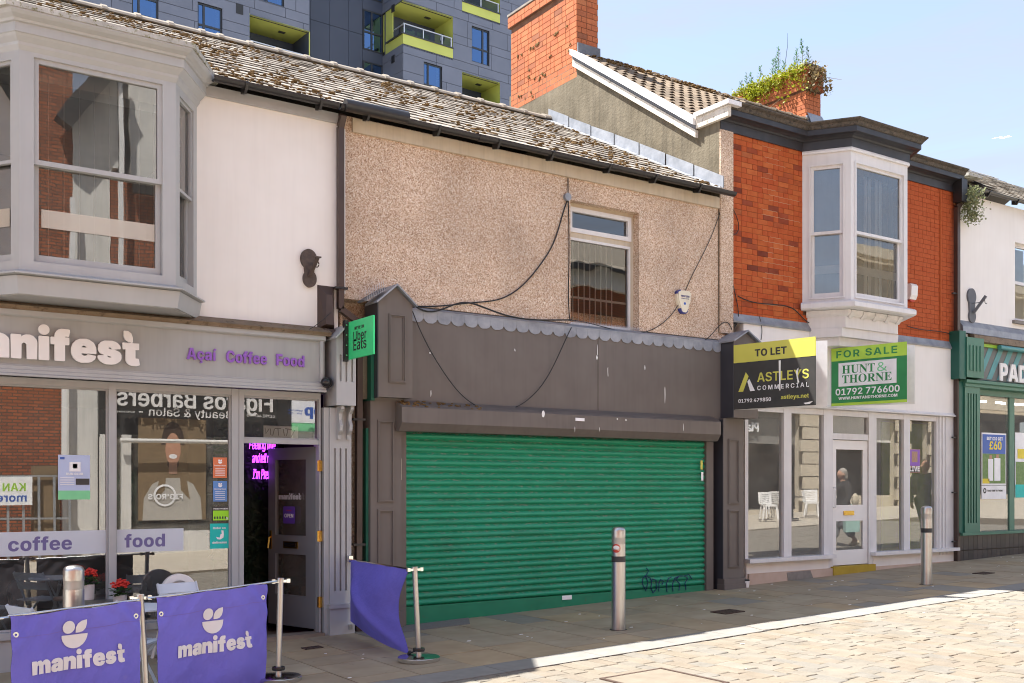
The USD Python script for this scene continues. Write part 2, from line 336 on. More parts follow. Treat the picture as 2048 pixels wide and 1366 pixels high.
mat('iron', (.05, .035, .03), .6, (.1, .07, .055), 20, bump=.4, bscale=90, bdist=.006)
mat('slate_grey', (.11, .115, .13), .6, (.14, .145, .16), 6)
mat('uber_green', (.04, .62, .22), .35)
mat('sign_black', (.035, .034, .033), .5, (.05, .048, .046), 4)
mat('sign_yellow', (.62, .6, .1), .45, (.66, .64, .12), 3)
mat('estate_green', (.03, .24, .075), .45)
mat('estate_lime', (.42, .66, .07), .45)
mat('sign_white', (.8, .8, .81), .45)
mat('pale_green', (.2, .6, .3), .5)
mat('bird_lime', (.8, .8, .78), .8)
mat('alarm_cream', (.68, .63, .5), .4); mat('alarm_blue', (.03, .04, .2), .35); mat('red_lens', (.5, .05, .03), .3)
mat('open_purple', (.12, .055, .4), .4); mat('sticker_orange', (.62, .17, .07), .5); mat('sticker_blue', (.1, .24, .55), .5); mat('sticker_teal', (.0, .48, .43), .5); mat('sticker_lime', (.3, .68, .02), .5)
mat('poster_blue', (.42, .52, .78), .5, (.5, .6, .85), 3); mat('poster_navy', (.05, .12, .42), .5); mat('poster_grass', (.1, .22, .05), .5, (.2, .3, .1), 20); mat('poster_skin', (.5, .28, .18), .5, (.3, .2, .16), 30)
mat('yellow', (.75, .6, .03), .5)
film('sheer_cream', (.7, .62, .5), .42); film('frosted', (.72, .75, .8), .6); film('frost_letter', (.16, .13, .3), .75); film('door_letter', (.75, .78, .82), .8); film('paper', (.75, .75, .73), .85); film('poster_film', (.55, .63, .85), .8)
mat('door_grey', (.2, .215, .235), .4, (.23, .245, .265), 2); glow('neon', (.42, .04, 1.0), 2.4); glow('tube_light', (1, .96, .9), 3.)
glass('pane_old', 2.5, (.9, .93, .92), .045, 2.0, haze=.03); glass('pane_shop', 2.9, (.99, .99, .98), .03, .7, haze=.13); glass('pane_tower', 5.0, (.5, .6, .75), gl=(.3, .5, .85)); glass('pane_cafe', 2.7, (.93, .95, .94), .035, .7, haze=.025); glass('pane_rail', 1.5, (.6, .66, .7)); glass('pane_upvc', 2.3, (.85, .9, .88), .2, 1.6); glass('pane_side', 1.8, (.85, .89, .9), .03, 2.)
mat('graffiti', (.008, .012, .1), .5)
mat('skin', (.5, .26, .17), .6, (.54, .3, .2), 8)
mat('cloth_black', (.02, .02, .022), .9); mat('cloth_print', (.3, .31, .33), .9, (.08, .09, .11), 45); mat('cloth_green', (.012, .035, .03), .9); mat('hair_grey', (.35, .32, .28), .8); mat('hair_brown', (.05, .03, .02), .8); mat('bag_mint', (.4, .62, .57), .7); mat('bag_tan', (.55, .48, .36), .8)
# ------------------------------------------------------------------ ground, pavement, kerb, setts
rng = random.Random(7)
mat('street', (.42, .37, .29), .85, (.5, .45, .37), 3, bump=.3, bscale=20)
mat('slab', (.31, .245, .16), .8, (.4, .33, .225), 2.5, rnd=.22, bump=.25, bscale=60, bdist=.004, dirt=(.13, .1, .07), dirt_at=.62, ramp=[(0, (1, 1, 1)), (.35, (.94, .95, .96)), (.6, (1.1, 1.03, .92)), (.8, (.84, .86, .88)), (1, (1.05, 1.08, 1.1))])
mat('slab_blue', (.23, .21, .17), .75, (.27, .25, .21), 3, bump=.2, bscale=60, bdist=.004)
mat('joint', (.035, .03, .022), .95, (.07, .058, .042), 20)
mat('kerb_granite', (.2, .19, .175), .7, (.25, .24, .22), 6, rnd=.08, bump=.3, bscale=150, bdist=.003, dirt=(.24, .22, .2), dirt_at=.7)
mat('sett', (.165, .15, .125), .8, (.215, .195, .165), 5, rnd=.16, bump=.4, bscale=45, bdist=.008, dirt=(.12, .1, .08), dirt_at=.62, ramp=[(0, (1, 1, 1)), (.3, (1.05, .97, .86)), (.55, (.93, .95, .98)), (.8, (1.0, .9, .8)), (1, (1.12, 1.12, 1.1))])
mat('sett_joint', (.07, .052, .032), .95, (.12, .095, .06), 20)
mat('gravel_patch', (.14, .125, .12), .95, (.26, .24, .23), 90, bump=.7, bscale=120)
mat('rust_iron', (.05, .03, .022), .7, (.09, .055, .04), 20, bump=.3, bscale=100)

def xs_clip(x): return min(max(x, -30), 60)
def gz(x, y=0): return GS * xs_clip(x)
g = MB()
for x0, x1 in ((-600, -30), (-30, 60), (60, 600)):
    g.quad((x0, -600, gz(x0) - .06), (x1, -600, gz(x1) - .06), (x1, 600, gz(x1) - .06), (x0, 600, gz(x0) - .06))
struct('ground', g, 'street')

def kin(x): return -2.76 + .016 * (x - 8)
def kout(x): return kin(x) - .42
def flat(mb, pts, z0, th):
    """paving piece from four plan points, top following the street's fall plus z0"""
    top_ = [(x, y, gz(x) + z0) for x, y in pts]; bot = [(x, y, gz(x) + z0 - th) for x, y in pts]
    return mb.add(bot + top_, [[3, 2, 1, 0], [4, 5, 6, 7], [0, 1, 5, 4], [1, 2, 6, 5], [2, 3, 7, 6], [3, 0, 4, 7]])
def strip(mb, fa, fb, x0, x1, z0, th, n=40):
    xs = np.linspace(x0, x1, n + 1)
    for a, b in zip(xs[:-1], xs[1:]): flat(mb, [(a, fa(a)), (b, fa(b)), (b, fb(b)), (a, fb(a))], z0, th)
pv = struct('pavement', (lambda m: (strip(m, kin, lambda x: .4, -6, 45, -.012, .04), m)[1])(MB()), 'joint')
it = []; x = -4.0; G2 = .006
while x < 34:
    w = rng.choice([.45, .6, .6, .75]); y = -.02 if x > 5 else .02; y0 = -.05 * rng.random()
    yy = y0 + .02
    while yy > kin(x) + .02:
        L = rng.choice([.45, .6, .6, .75, .9]); y2 = max(yy - L, kin(x + w / 2) + .004)
        if y2 - kin(x) < .22: y2 = kin(x + w / 2) + .004
        m = MB(); dz = rng.uniform(-.0015, .0015)
        flat(m, [(x + G2, y2 + G2), (x + w - G2, y2 + G2), (x + w - G2, yy - G2), (x + G2, yy - G2)], dz, .03)
        p = ((x + w / 2), (yy + y2) / 2)
        it.append((pv, 'paving_slab', m, 'slab_blue' if rng.random() < .06 or (abs(p[0] - 7.0) < .35 and abs(p[1] + .55) < .4) else 'slab'))
        yy = y2
    x += w
pieces(it, 300)
kb = struct('kerb', (lambda m: (strip(m, kout, kin, -6, 45, -.014, .04), m)[1])(MB()), 'joint')
it = []; x = -4.
while x < 34:
    L = rng.uniform(.75, 1.25); m = MB()
    flat(m, [(x + .003, kout(x) + .012), (x + L - .003, kout(x + L) + .012), (x + L - .003, kin(x + L) - .006), (x + .003, kin(x) - .006)], .002, .03)
    it.append((kb, 'kerb_stone', m, 'kerb_granite')); x += L
pieces(it, 300)
# bed of the setts, then every sett of the stretch in view
def bed(x): return -9.2
stb = struct('sett_paving', (lambda m: (strip(m, bed, kout, -2, 30, -.009, .03), m)[1])(MB()), 'sett_joint')
it = []; x = 1.0
while x < 27:
    w = rng.uniform(.125, .19); yy = kout(x) - .012 - rng.uniform(0, .012); sk = 0
    while yy > -8.6:
        L = rng.uniform(.16, .42); y2 = yy - L; j = lambda: rng.uniform(-.007, .007)
        pm = proj((x, yy, gz(x)))
        if pm[0] > -200 and pm[1] < 1600 and pm[2] > 1:
            m = MB(); dz = rng.uniform(-.003, .0035); t1, t2 = rng.uniform(-.004, .004), rng.uniform(-.004, .004)
            P = [(x + .004 + j(), y2 + .004 + j()), (x + w - .004 + j(), y2 + .004 + j()), (x + w - .004 + j(), yy - .004 + j()), (x + .004 + j(), yy - .004 + j())]
            c = np.mean(P, 0); zt = [gz(q[0]) + dz + s_ for q, s_ in zip(P, (t1, -t1, t2, -t2))]
            inn = [(c[0] + (q[0] - c[0]) * .93, c[1] + (q[1] - c[1]) * .95, z) for q, z in zip(P, zt)]
            low = [(q[0], q[1], z - .006) for q, z in zip(P, zt)]; bot = [(q[0], q[1], z - .03) for q, z in zip(P, zt)]
            F = [[0, 1, 2, 3]] + [[4 + k, 4 + (k + 1) % 4, (k + 1) % 4, k] for k in range(4)] + [[8 + k, 8 + (k + 1) % 4, 4 + (k + 1) % 4, 4 + k] for k in range(4)]
            m.add(inn + low + bot, F); it.append((stb, 'sett', m, 'sett'))
        yy = y2
    x += w
pieces(it, 300)
# things let into the paving
def cover(name, c, w, d, label, cat, m='rust_iron', grid=6):
    x, y = c; t = thing(name, label, cat, (x, y, gz(x)))
    f = MB(); flat(f, [(x - w / 2, y - d / 2), (x + w / 2, y - d / 2), (x + w / 2, y + d / 2), (x - w / 2, y + d / 2)], .004, .01); obj(t, 'plate', f, m)
    r = MB()
    for k in range(grid):
        a = x - w / 2 + (k + .5) * w / grid; flat(r, [(a - w / grid * .28, y - d * .42), (a + w / grid * .28, y - d * .42), (a + w / grid * .28, y + d * .42), (a - w / grid * .28, y + d * .42)], .009, .006)
    obj(t, 'rib', r, m)
    e = MB()
    for a, b, c_, d_ in ((-w / 2, w / 2, -d / 2, -d / 2 + .015), (-w / 2, w / 2, d / 2 - .015, d / 2), (-w / 2, -w / 2 + .015, -d / 2, d / 2), (w / 2 - .015, w / 2, -d / 2, d / 2)): flat(e, [(x + a, y + c_), (x + b, y + c_), (x + b, y + d_), (x + a, y + d_)], .011, .008)
    obj(t, 'frame', e, m)
cover('drain_cover', (9.42, -1.86), .34, .26, 'rusty square iron cover in the shaded pavement right of the middle bollard', 'drain cover')
cover('drain_cover', (4.36, -.8), .2, .13, 'small iron cover in the pavement just outside the cafe door', 'drain cover', grid=4)
c = atg(1967, 1147); cover('drain_cover', c, .3, .2, 'small iron cover in the pavement before the green betting shop', 'drain cover')
c = atg(1322, 1362); t = thing('chamber_cover', 'recessed stone filled chamber cover with dark metal rim among the sunlit setts', 'manhole cover', (c[0], c[1], gz(c[0])))
m = MB(); flat(m, [(c[0] - .32, c[1] - .42), (c[0] + .32, c[1] - .42), (c[0] + .32, c[1] + .36), (c[0] - .32, c[1] + .36)], .010, .02); obj(t, 'infill', m, 'sett')
m = MB()
for a, b, e, f in ((-.36, .36, .36, .39), (-.36, .36, -.45, -.42), (-.36, -.33, -.42, .36), (.33, .36, -.42, .36)): flat(m, [(c[0] + a, c[1] + e), (c[0] + b, c[1] + e), (c[0] + b, c[1] + f), (c[0] + a, c[1] + f)], .013, .02)
obj(t, 'rim', m, 'rust_iron')
m = MB(); xa, xb = 8.65, 9.3
pts = [(xa, kout(xa) + .03), (xa + .25, kout(xa) - .0), (xb, kout(xb) + .01), (xb + .1, kout(xb) + .2), (xb - .1, kin(xb) - .03), (xa + .1, kin(xa) - .05)]
m.prism(Polygon(pts), (0, 0, .003), (1, 0, GS), (0, 1, 0), .005); obj(kb, 'tarmac_patch', m, 'cement', label='grey tarmac patch in the kerb')
m = MB(); m.prism(Polygon([(5.62, -.06), (6.75, -.06), (6.5, -.5), (5.5, -.52)]), (0, 0, .0), (1, 0, GS), (0, 1, 0), .006); obj(pv, 'gravel_patch', m, 'gravel_patch', label='speckled asphalt patch by the shutter')
m = MB()
for k in range(75):
    if k < 50: x, y = rng.uniform(3.5, 19), rng.uniform(-2.6, -.2)
    else: x, y = rng.uniform(5, 16), rng.uniform(-7, -3)
    r = rng.uniform(.006, .022); a = rng.uniform(0, 3)
    m.prism(Polygon([(x + r * (1 + .5 * rng.random()) * math.cos(a + q), y + .7 * r * math.sin(a + q)) for q in np.linspace(0, 6.28, 7)[:-1]]), (0, 0, .0015), (1, 0, GS), (0, 1, 0), .004)
s_ = struct('litter_scraps', m, 'bird_lime'); tag(stage.GetPrimAtPath(s_), 'white scraps and chewing gum dotted over the paving', 'litter', kind='stuff')

# ------------------------------------------------------------------ shared builders for fronts
def face(mb, A, B, z0, z1, holes=(), th=.08, out=0.):
    """board standing between plan points A and B (street on the right of A->B) with rectangular holes (s0, s1, z0, z1)"""
    A, B = np.asarray(A, float), np.asarray(B, float); D = B - A; L = np.linalg.norm(D); D /= L; N = np.array([D[1], -D[0]])
    P = sbox(0, z0, L, z1)
    for a, b, c, d in holes: P = P.difference(sbox(a, c, b, d))
    o = A + N * (out - th); mb.prism(P, (o[0], o[1], 0), (D[0], D[1], 0), (0, 0, 1), th); return L
def pane(mb, A, B, s0, s1, z0, z1, rec):
    A, B = np.asarray(A, float), np.asarray(B, float); D = (B - A) / np.linalg.norm(B - A); N = np.array([D[1], -D[0]]); a = A + D * s0 - N * rec; b = A + D * s1 - N * rec
    mb.add([(a[0], a[1], z0), (b[0], b[1], z0), (b[0], b[1], z1), (a[0], a[1], z1)], [[0, 1, 2, 3]])
def frame_rect(mb, A, B, s0, s1, z0, z1, w, rec, th=.05, wb=None):
    face_holes = [(s0 + w, s1 - w, z0 + (wb or w), z1 - w)]
    A, B = np.asarray(A, float), np.asarray(B, float); D = (B - A) / np.linalg.norm(B - A)
    N = np.array([D[1], -D[0]]); P = sbox(s0, z0, s1, z1)
    for a, b, c, d in face_holes: P = P.difference(sbox(a, c, b, d))
    o = A - N * (rec + th); mb.prism(P, (o[0], o[1], 0), (D[0], D[1], 0), (0, 0, 1), th)
def room(parent, x0, x1, y0, y1, z0, z1, walls='interior_dark', floor='interior_floor', ceil='interior_pale', back=None, right=None):
    b = MB(); t = .05
    b.box(x0 - t, x0, y0, y1, z0, z1); obj(parent, 'interior_wall', b, walls)
    b = MB(); b.box(x1, x1 + t, y0, y1, z0, z1); obj(parent, 'interior_wall', b, right or walls)
    b = MB(); b.box(x0 - t, x1 + t, y1, y1 + t, z0, z1); obj(parent, 'interior_wall', b, back or walls)
    b = MB(); b.box(x0 - t, x1 + t, y0, y1 + t, z0 - t, z0); obj(parent, 'interior_floor', b, floor)
    b = MB(); b.box(x0 - t, x1 + t, y0, y1 + t, z1, z1 + t); obj(parent, 'interior_ceiling', b, ceil)
def roof_tiles(parent, x0, x1, ya, za, yb, zb, n, tw, m, name='roof_tile', th=.011, skip=None):
    """courses of single tiles on a slope rising from (ya, za) to (yb, zb)"""
    items = []; d = np.array([0, yb - ya, zb - za]); S = np.linalg.norm(d); d /= S; nrm = np.array([0, -d[2], d[1]]); gl = S / n
    for i in range(n):
        x = x0 - (i % 2) * tw / 2
        while x < x1 - .02:
            a, b = max(x, x0), min(x + tw, x1)
            if b - a > .05 and not (skip and skip((a + b) / 2, ya + d[1] * gl * (i + .5))):
                c = np.array([(a + b) / 2, ya, za]) + d * gl * (i + .56) + nrm * (th * .5 + .006 + rng.uniform(0, .004))
                til = (th * 1.3 + rng.uniform(-.002, .006)) / gl; dd = d - nrm * til; dd /= np.linalg.norm(dd); nn = np.cross([1., 0, 0], dd)
                q = rng.uniform(-.004, .004)
                m_ = MB().obox(c + nrm * th * .5, np.array([(b - a) / 2 - .002, 0, q]), dd * gl * .62, nn * th / 2); items.append((parent, name, m_, m))
            x += tw
    return items
def gutter(parent, x0, x1, y, z, m, r=.058, step=.9):
    P = []
    for k in range(9):
        w = math.pi * (1 + k / 8); P.append((r * math.cos(w), r * math.sin(w)))
    for k in range(9):
        w = math.pi * (2 - k / 8); P.append(((r - .006) * math.cos(w), (r - .006) * math.sin(w)))
    b = MB().prism(Polygon(P), (x0, y, z), (0, 1, 0), (0, 0, 1), x1 - x0); obj(parent, 'gutter', b, m)
    x = x0 + .35
    while x < x1:
        w = [(-(r + .012), .0), (-(r + .012), -.02), (-.03, -r - .02), (.0, -r - .055), (r + .05, -r - .03), (r + .05, .0), (r, 0), (r, -.02), (.03, -r), (-.03, -r), (-r, -.02), (-r, 0)]
        b = MB().prism(Polygon(w).buffer(0), (x - .014, y, z), (0, 1, 0), (0, 0, 1), .028); obj(parent, 'gutter_bracket', b, m); x += step + rng.uniform(-.1, .1)
    for xu in np.arange(x0 + 1.9, x1 - .3, 2.1):
        b = MB().prism(Polygon(P).buffer(.006), (xu - .05, y, z), (0, 1, 0), (0, 0, 1), .1); obj(parent, 'gutter_union', b, m)
def ridge(parent, x0, x1, y, z, m, L=.46, r=.12):
    x = x0
    while x < x1:
        b = MB(); prof = [(r * math.cos(w) * 1.15, r * math.sin(w)) for w in np.linspace(.25, math.pi - .25, 9)] + [((r - .02) * math.cos(w) * 1.15, (r - .02) * math.sin(w)) for w in np.linspace(math.pi - .25, .25, 9)]
        e = min(x + L - .004, x1); b.prism(Polygon(prof), (x, y, z - .06), (0, 1, 0), (0, 0, 1), e - x)
        big = [(p * 1.14, q * 1.14) for p, q in prof]; b.prism(Polygon(big), (e - .055, y, z - .058), (0, 1, 0), (0, 0, 1), .075)
        obj(parent, 'ridge_tile', b, m); x += L
def moss_on(parent, x0, x1, ya, za, yb, zb, n, m='moss', smin=.02, smax=.055, clump=None):
    base = trimesh.creation.icosphere(subdivisions=1); b = MB(); d = np.array([0, yb - ya, zb - za]); nr = np.array([0, -d[2], d[1]]); nr /= np.linalg.norm(nr)
    cl = [(rng.uniform(x0, x1), rng.random() ** 1.3) for _ in range(clump or max(4, n // 14))]
    for k in range(n):
        if rng.random() < .72: cx, ct = rng.choice(cl); x, t = cx + rng.gauss(0, .16), ct + rng.gauss(0, .035)
        else: x, t = rng.uniform(x0, x1), rng.random()
        if not (x0 < x < x1 and 0 < t < 1): continue
        r = rng.uniform(smin, smax); v = base.vertices * np.array([rng.uniform(.8, 1.7), rng.uniform(.8, 1.5), rng.uniform(.45, .7)]) * r * (1 + .35 * np.array([rng.uniform(-1, 1) for _ in range(len(base.vertices))])[:, None])
        b.add(v + np.array([x, ya, za]) + d * t + nr * .035, base.faces)
    obj(parent, 'moss', b, m, kind='stuff')

# ------------------------------------------------------------------ white rendered building with the cafe
PX = 5.05                                            # party line
WB = thing('white_rendered_building', 'white rendered two storey building with grey oriel bay over a grey cafe front', 'building', (0, 0, gz(1)))
EV, EZ, RY, RZ = -.13, 6.17, 4.27, 8.48              # eave and ridge of the two left roofs
b = MB()
face(b, (-4, 0), (PX - .03, 0), 3.62, 6.1, [(5.25, 7.3, 4.0, 5.8)], .25); obj(WB, 'wall', b, 'white_render')
b = MB(); b.box(-4, PX - .03, .25, .3, 2.9, 3.62); b.box(-4.2, -4, 0, 8, 0, 6.1); b.box(-4, PX, 8.3, 8.5, 0, 6.1); obj(WB, 'wall', b, 'white_render')
b = MB(); b.box(3.45, PX - .04, -.03, -.002, 6.0, 6.115); obj(WB, 'eaves_board', b, 'grey_paint')
b = MB(); b.add([(-4, EV, EZ - .02), (PX, EV, EZ - .02), (PX, RY, RZ - .02), (-4, RY, RZ - .02), (PX, 8.6, EZ), (-4, 8.6, EZ)], [[0, 1, 2, 3], [3, 2, 4, 5]]); roofW = obj(WB, 'roof', b, 'roof_felt')
itW = roof_tiles(roofW, -1.0, PX, EV, EZ, RY, RZ, 17, .3, 'roof_tile', 'roof_tile'); pieces(itW, 300)
ridge(roofW, 1.1, PX, RY, RZ + .03, 'ridge_tile'); moss_on(roofW, .8, PX, EV, EZ, RY, RZ, 1150, smin=.01, smax=.027, clump=130)
gutter(WB, 3.5, PX - .12, EV - .07, EZ - .015, 'pvc_black')
# bay
BP = [(1.19, 0), (1.58, -.55), (3.01, -.55), (3.39, 0)]
bay = MB(); ZS, ZT = 3.83, 5.92
fr = MB()
W = [np.asarray(p) for p in BP]; Ls = [np.linalg.norm(W[i + 1] - W[i]) for i in range(3)]
HO = [(.13, Ls[0] - .10, 3.92, 5.78), (.125, Ls[1] - .13, 3.92, 5.82), (.12, Ls[2] - .11, 3.92, 5.78)]
for i in range(3): face(fr, BP[i], BP[i + 1], ZS, ZT, [HO[i]], .07)
bayp = obj(WB, 'bay_window', fr, 'grey_paint')
for i in range(3):
    s0, s1, z0, z1 = HO[i]; zm = 4.86; sa = MB(); frame_rect(sa, BP[i], BP[i + 1], s0, s1, zm - .03, z1, .045 if i == 1 else .03, .02, .04); frame_rect(sa, BP[i], BP[i + 1], s0 + .002, s1 - .002, z0, zm + .02, .05 if i == 1 else .035, .062, .035, .075); obj(bayp, 'sash', sa, 'grey_paint')
    for za, zb, rec in ((zm, z1 - .03, .045), (z0 + .06, zm, .085)): g_ = MB(); pane(g_, BP[i], BP[i + 1], s0 + .02, s1 - .02, za, zb, rec); obj(bayp, 'pane', g_, 'pane_old')
c_ = MB(); c_.sweep([(0, 5.86), (.03, 5.9), (.035, 5.925), (.075, 5.965), (.09, 5.985), (.10, 5.99), (.10, 6.075), (.12, 6.08), (.13, 6.1), (.175, 6.125), (.2, 6.15), (.2, 6.165), (-.02, 6.165), (-.02, 5.86)], BP); obj(bayp, 'cornice', c_, 'grey_paint')
mat('lichen_stone', (.34, .33, .3), .95, (.52, .51, .47), 8, dirt=(.16, .15, .05), dirt_at=.52, bump=.5, bscale=40)
e_ = MB().prism(Polygon([(.95, .0), (1.44, -.76), (3.14, -.76), (3.62, .0), (3.62, .3), (.95, .3)]), (0, 0, 6.166), (1, 0, 0), (0, 1, 0), .05); obj(bayp, 'bay_roof', e_, 'lichen_stone')
s2 = MB(); s2.sweep([(0, 3.77), (.09, 3.785), (.09, 3.80), (0, 3.835), (-.1, 3.835), (-.1, 3.77)], BP); obj(bayp, 'sill', s2, 'grey_paint')
a2 = MB(); a2.sweep([(.02, 3.605), (.05, 3.77), (-.2, 3.77), (-.2, 3.605)], BP); obj(bayp, 'apron', a2, 'grey_paint')
so = MB().prism(Polygon([(1.2, -.0), (1.58, -.54), (3.0, -.54), (3.38, -.0)]), (0, 0, 3.6), (1, 0, 0), (0, 1, 0), .02); obj(bayp, 'soffit', so, 'grey_paint')
mat('bay_room', (.16, .14, .12), .9, (.2, .18, .15), 2)
room(WB, .9, 3.7, .27, 3.2, 3.95, 5.95, 'bay_room', 'interior_floor', 'interior_pale')
cu = MB()
for k in range(9): xx = 1.72 + k * .14; cu.box(xx, xx + .004, -.36, -.355, 3.95, 5.75)
obj(bayp, 'blind_cord', cu, 'white_wood', kind='stuff')
vb = MB()
for k in range(5): vb.box(1.66 + k * .27, 1.8 + k * .27, -.2, -.198, 5.2, 5.72)
for i in (0, 1): A_, B_ = W[i], W[i + 1]; D_ = (B_ - A_) / np.linalg.norm(B_ - A_); N_ = np.array([D_[1], -D_[0]]); a_ = A_ + D_ * .2 - N_ * .07; e_ = B_ - D_ * .19 - N_ * .07; q_ = MB().obox([*((a_ + e_) / 2), 4.345], [*((e_ - a_) / 2), 0], [*(N_ * .001), 0], (0, 0, .085)); obj(bayp, 'film_band', q_, 'sheer_cream')  # pale see-through strip across two faces of the bay
# weathered ledge above the fascia
b = MB().prism(Polygon([(-.17, 3.535), (-.19, 3.56), (-.02, 3.64), (.0, 3.64), (.0, 3.52), (-.17, 3.52)]), (-4, 0, 0), (0, 1, 0), (0, 0, 1), 4 + 4.86); obj(WB, 'ledge', b, 'brown_sill')

# ---- cafe front
FY = -.12
b = MB(); b.box(-4, 4.80, FY, .25, 2.9, 3.52); fas = obj(WB, 'fascia', b, 'fascia_grey')
b = MB(); b.sweep([(0, 3.46), (.02, 3.46), (.035, 3.475), (.035, 3.52), (0, 3.52)], [(-4, FY), (4.80, FY)])
b.sweep([(0, 2.885), (.06, 2.885), (.06, 2.905), (.045, 2.915), (.045, 2.945), (.03, 2.95), (.03, 2.985), (.012, 2.99), (.012, 3.0), (0, 3.0)], [(-4, FY), (4.80, FY)]); obj(fas, 'moulding', b, 'grey_paint')
b = MB(); b.box(4.735, 4.77, FY - .03, FY, 3.0, 3.46); obj(fas, 'moulding', b, 'grey_paint')
# big lettering: heavy rounded sans with a leaf on the last letter
def leaf_poly(w, h):
    n = 16; a = [(w * (.5 - .5 * math.cos(math.pi * k / n)) , 0) for k in range(n + 1)]
    up = [(w * t, h * (1 - (1 - t) ** 2.2) * 1.0) for t in np.linspace(0, 1, n)]; dn = [(w * (1 - .0) , h)] + [(w * (1 - (1 - t) * 1.0) if False else w * (t ** .45), h * t) for t in np.linspace(1, 0, n)]
    return Polygon(up + dn).buffer(0)
def brand(h):
    """the cafe's wordmark, x-height letters of heavy weight; h = cap height"""
    parts = []; x = 0
    for ch in 'manifest':
        g_ = glyphs('ı' if ch == 'i' else ch, 1.0, 900, grow=.028); a, b_, c, d = g_.bounds
        if ch == 't':
            tb = g_.intersection(sbox(-9, -9, 9, .755)); g_ = tb; a, b_, c, d = g_.bounds
            lf = affinity.translate(affinity.scale(Polygon([(0, .3), (.0, .16), (.05, .06), (.16, .0), (.27, .0), (.27, .12), (.22, .24), (.12, .3)]).buffer(.03).buffer(-.01), 1, 1.15, origin=(0, 0)), a + .06, .80)
            st = sbox(a + .29, .70, a + .33, .86); g_ = union_all([g_, lf, st])
        if ch == 'i': cx = (a + c) / 2; g_ = union_all([g_, Point(cx, .99).buffer(.175, 16)])
        g_ = affinity.translate(g_, x - a, 0); parts.append(g_); x += (c - a) + .035
    return affinity.scale(union_all(parts), h, h, origin=(0, 0))
BR = brand(1.0)
x_n0, x_t1 = ax(20, FY - .02), ax(278, FY - .02)
full = BR.bounds; nb = sorted([g_ for g_ in BR.geoms], key=lambda q: q.bounds[0])
# scale so that the first n starts at x_n0 and the t ends at x_t1
ns = [g_ for g_ in nb]; n_x = ns[2].bounds[0]
sc = (x_t1 - x_n0) / (full[2] - n_x); zsc = sc * 1.0
bl = az(150, 723, FY - .02)
for g_ in nb:
    q = affinity.translate(affinity.scale(g_, sc, sc, origin=(0, 0)), x_t1 - full[2] * sc, bl)
    obj(fas, 'letter', MB().prism(q, (0, FY - .03, 0), (1, 0, 0), (0, 0, 1), .025), 'white_letter')
def wordon(text, u0, u1, v, y, h, m, parent, name='lettering', wght=800, depth=.02, **k):
    g_ = glyphs(text, 1., wght, **k); x0, x1 = ax(u0, y), ax(u1, y); z = az((u0 + u1) / 2, v, y)
    a, b_, c, d = g_.bounds; s = h; q = affinity.translate(affinity.scale(g_, (x1 - x0) / (c - a), s, origin=(0, 0)), x0 - a * (x1 - x0) / (c - a), z)
    obj(parent, name, MB().prism(q, (0, y + .002, 0), (1, 0, 0), (0, 0, 1), depth), m)
wordon('Açaí', 373, 432, 720, FY - .004, .12, 'purple_letter', fas); wordon('Coffee', 452, 533, 727, FY - .004, .125, 'purple_letter', fas); wordon('Food', 552, 608, 732.5, FY - .004, .125, 'purple_letter', fas)
# window frames: big panes left, doorway right
WY = .02; zt = 2.885; zs = .42
X1, X2 = ax(215, WY), ax(228, WY); X3, X4 = ax(460, WY), ax(484, WY); X5 = ax(637, WY); X6 = 4.77
b = MB()
for x0, x1 in ((X1, X2 + .005), (X3, X3 + .075), (X3 + .08, X4)): b.box(x0, x1, WY - .063, WY + .063, gz(3) if x0 > X2 else zs, zt - .003)
b.box(X5, X6, WY - .063, WY + .063, gz(4.7), zt - .003); b.box(-4, X3 - .002, WY - .06, WY + .06, zt - .07, zt - .002); b.box(X4 + .002, X5 - .002, WY - .06, WY + .06, zt - .07, zt - .002)
b.box(-4, X3 - .002, WY - .1, WY + .1, zs - .07, zs - .002)
ZTR0, ZTR1 = az(560, 888, WY), az(560, 879, WY)
b.box(X4 + .002, X5 - .002, WY - .05, WY + .05, ZTR0, ZTR1); shopf = obj(WB, 'shop_window', b, 'grey_paint')
bd = MB()
for x0, x1, z0, z1 in ((-4, X1, zs, zt - .07), (X2 + .005, X3, zs, zt - .07), (X4, X5, ZTR1, zt - .07)):
    P = sbox(x0, z0, x1, z1).difference(sbox(x0 + .018, z0 + .018, x1 - .018, z1 - .018)); bd.prism(P, (0, WY + .01, 0), (1, 0, 0), (0, 0, 1), .03)
obj(shopf, 'bead', bd, 'grey_paint')
for x0, x1, z0, z1 in ((-4, X1 + .01, zs, zt - .05), (X2, X3, zs, zt - .05), (X4 - .01, X5 + .01, ZTR1 - .01, zt - .05)): g_ = MB(); g_.quad((x0, WY, z0), (x1, WY, z0), (x1, WY, z1), (x0, WY, z1)); obj(shopf, 'pane', g_, 'pane_cafe')
b = MB(); b.box(-4, X3, -.06, .1, gz(-4), zs - .072); obj(WB, 'stallriser', b, 'grey_paint')
b = MB(); b.box(X4 - .02, X5 + .02, -.12, .1, gz(4.2) - .02, gz(4.2) + .05); obj(WB, 'door_step', b, 'interior_floor')
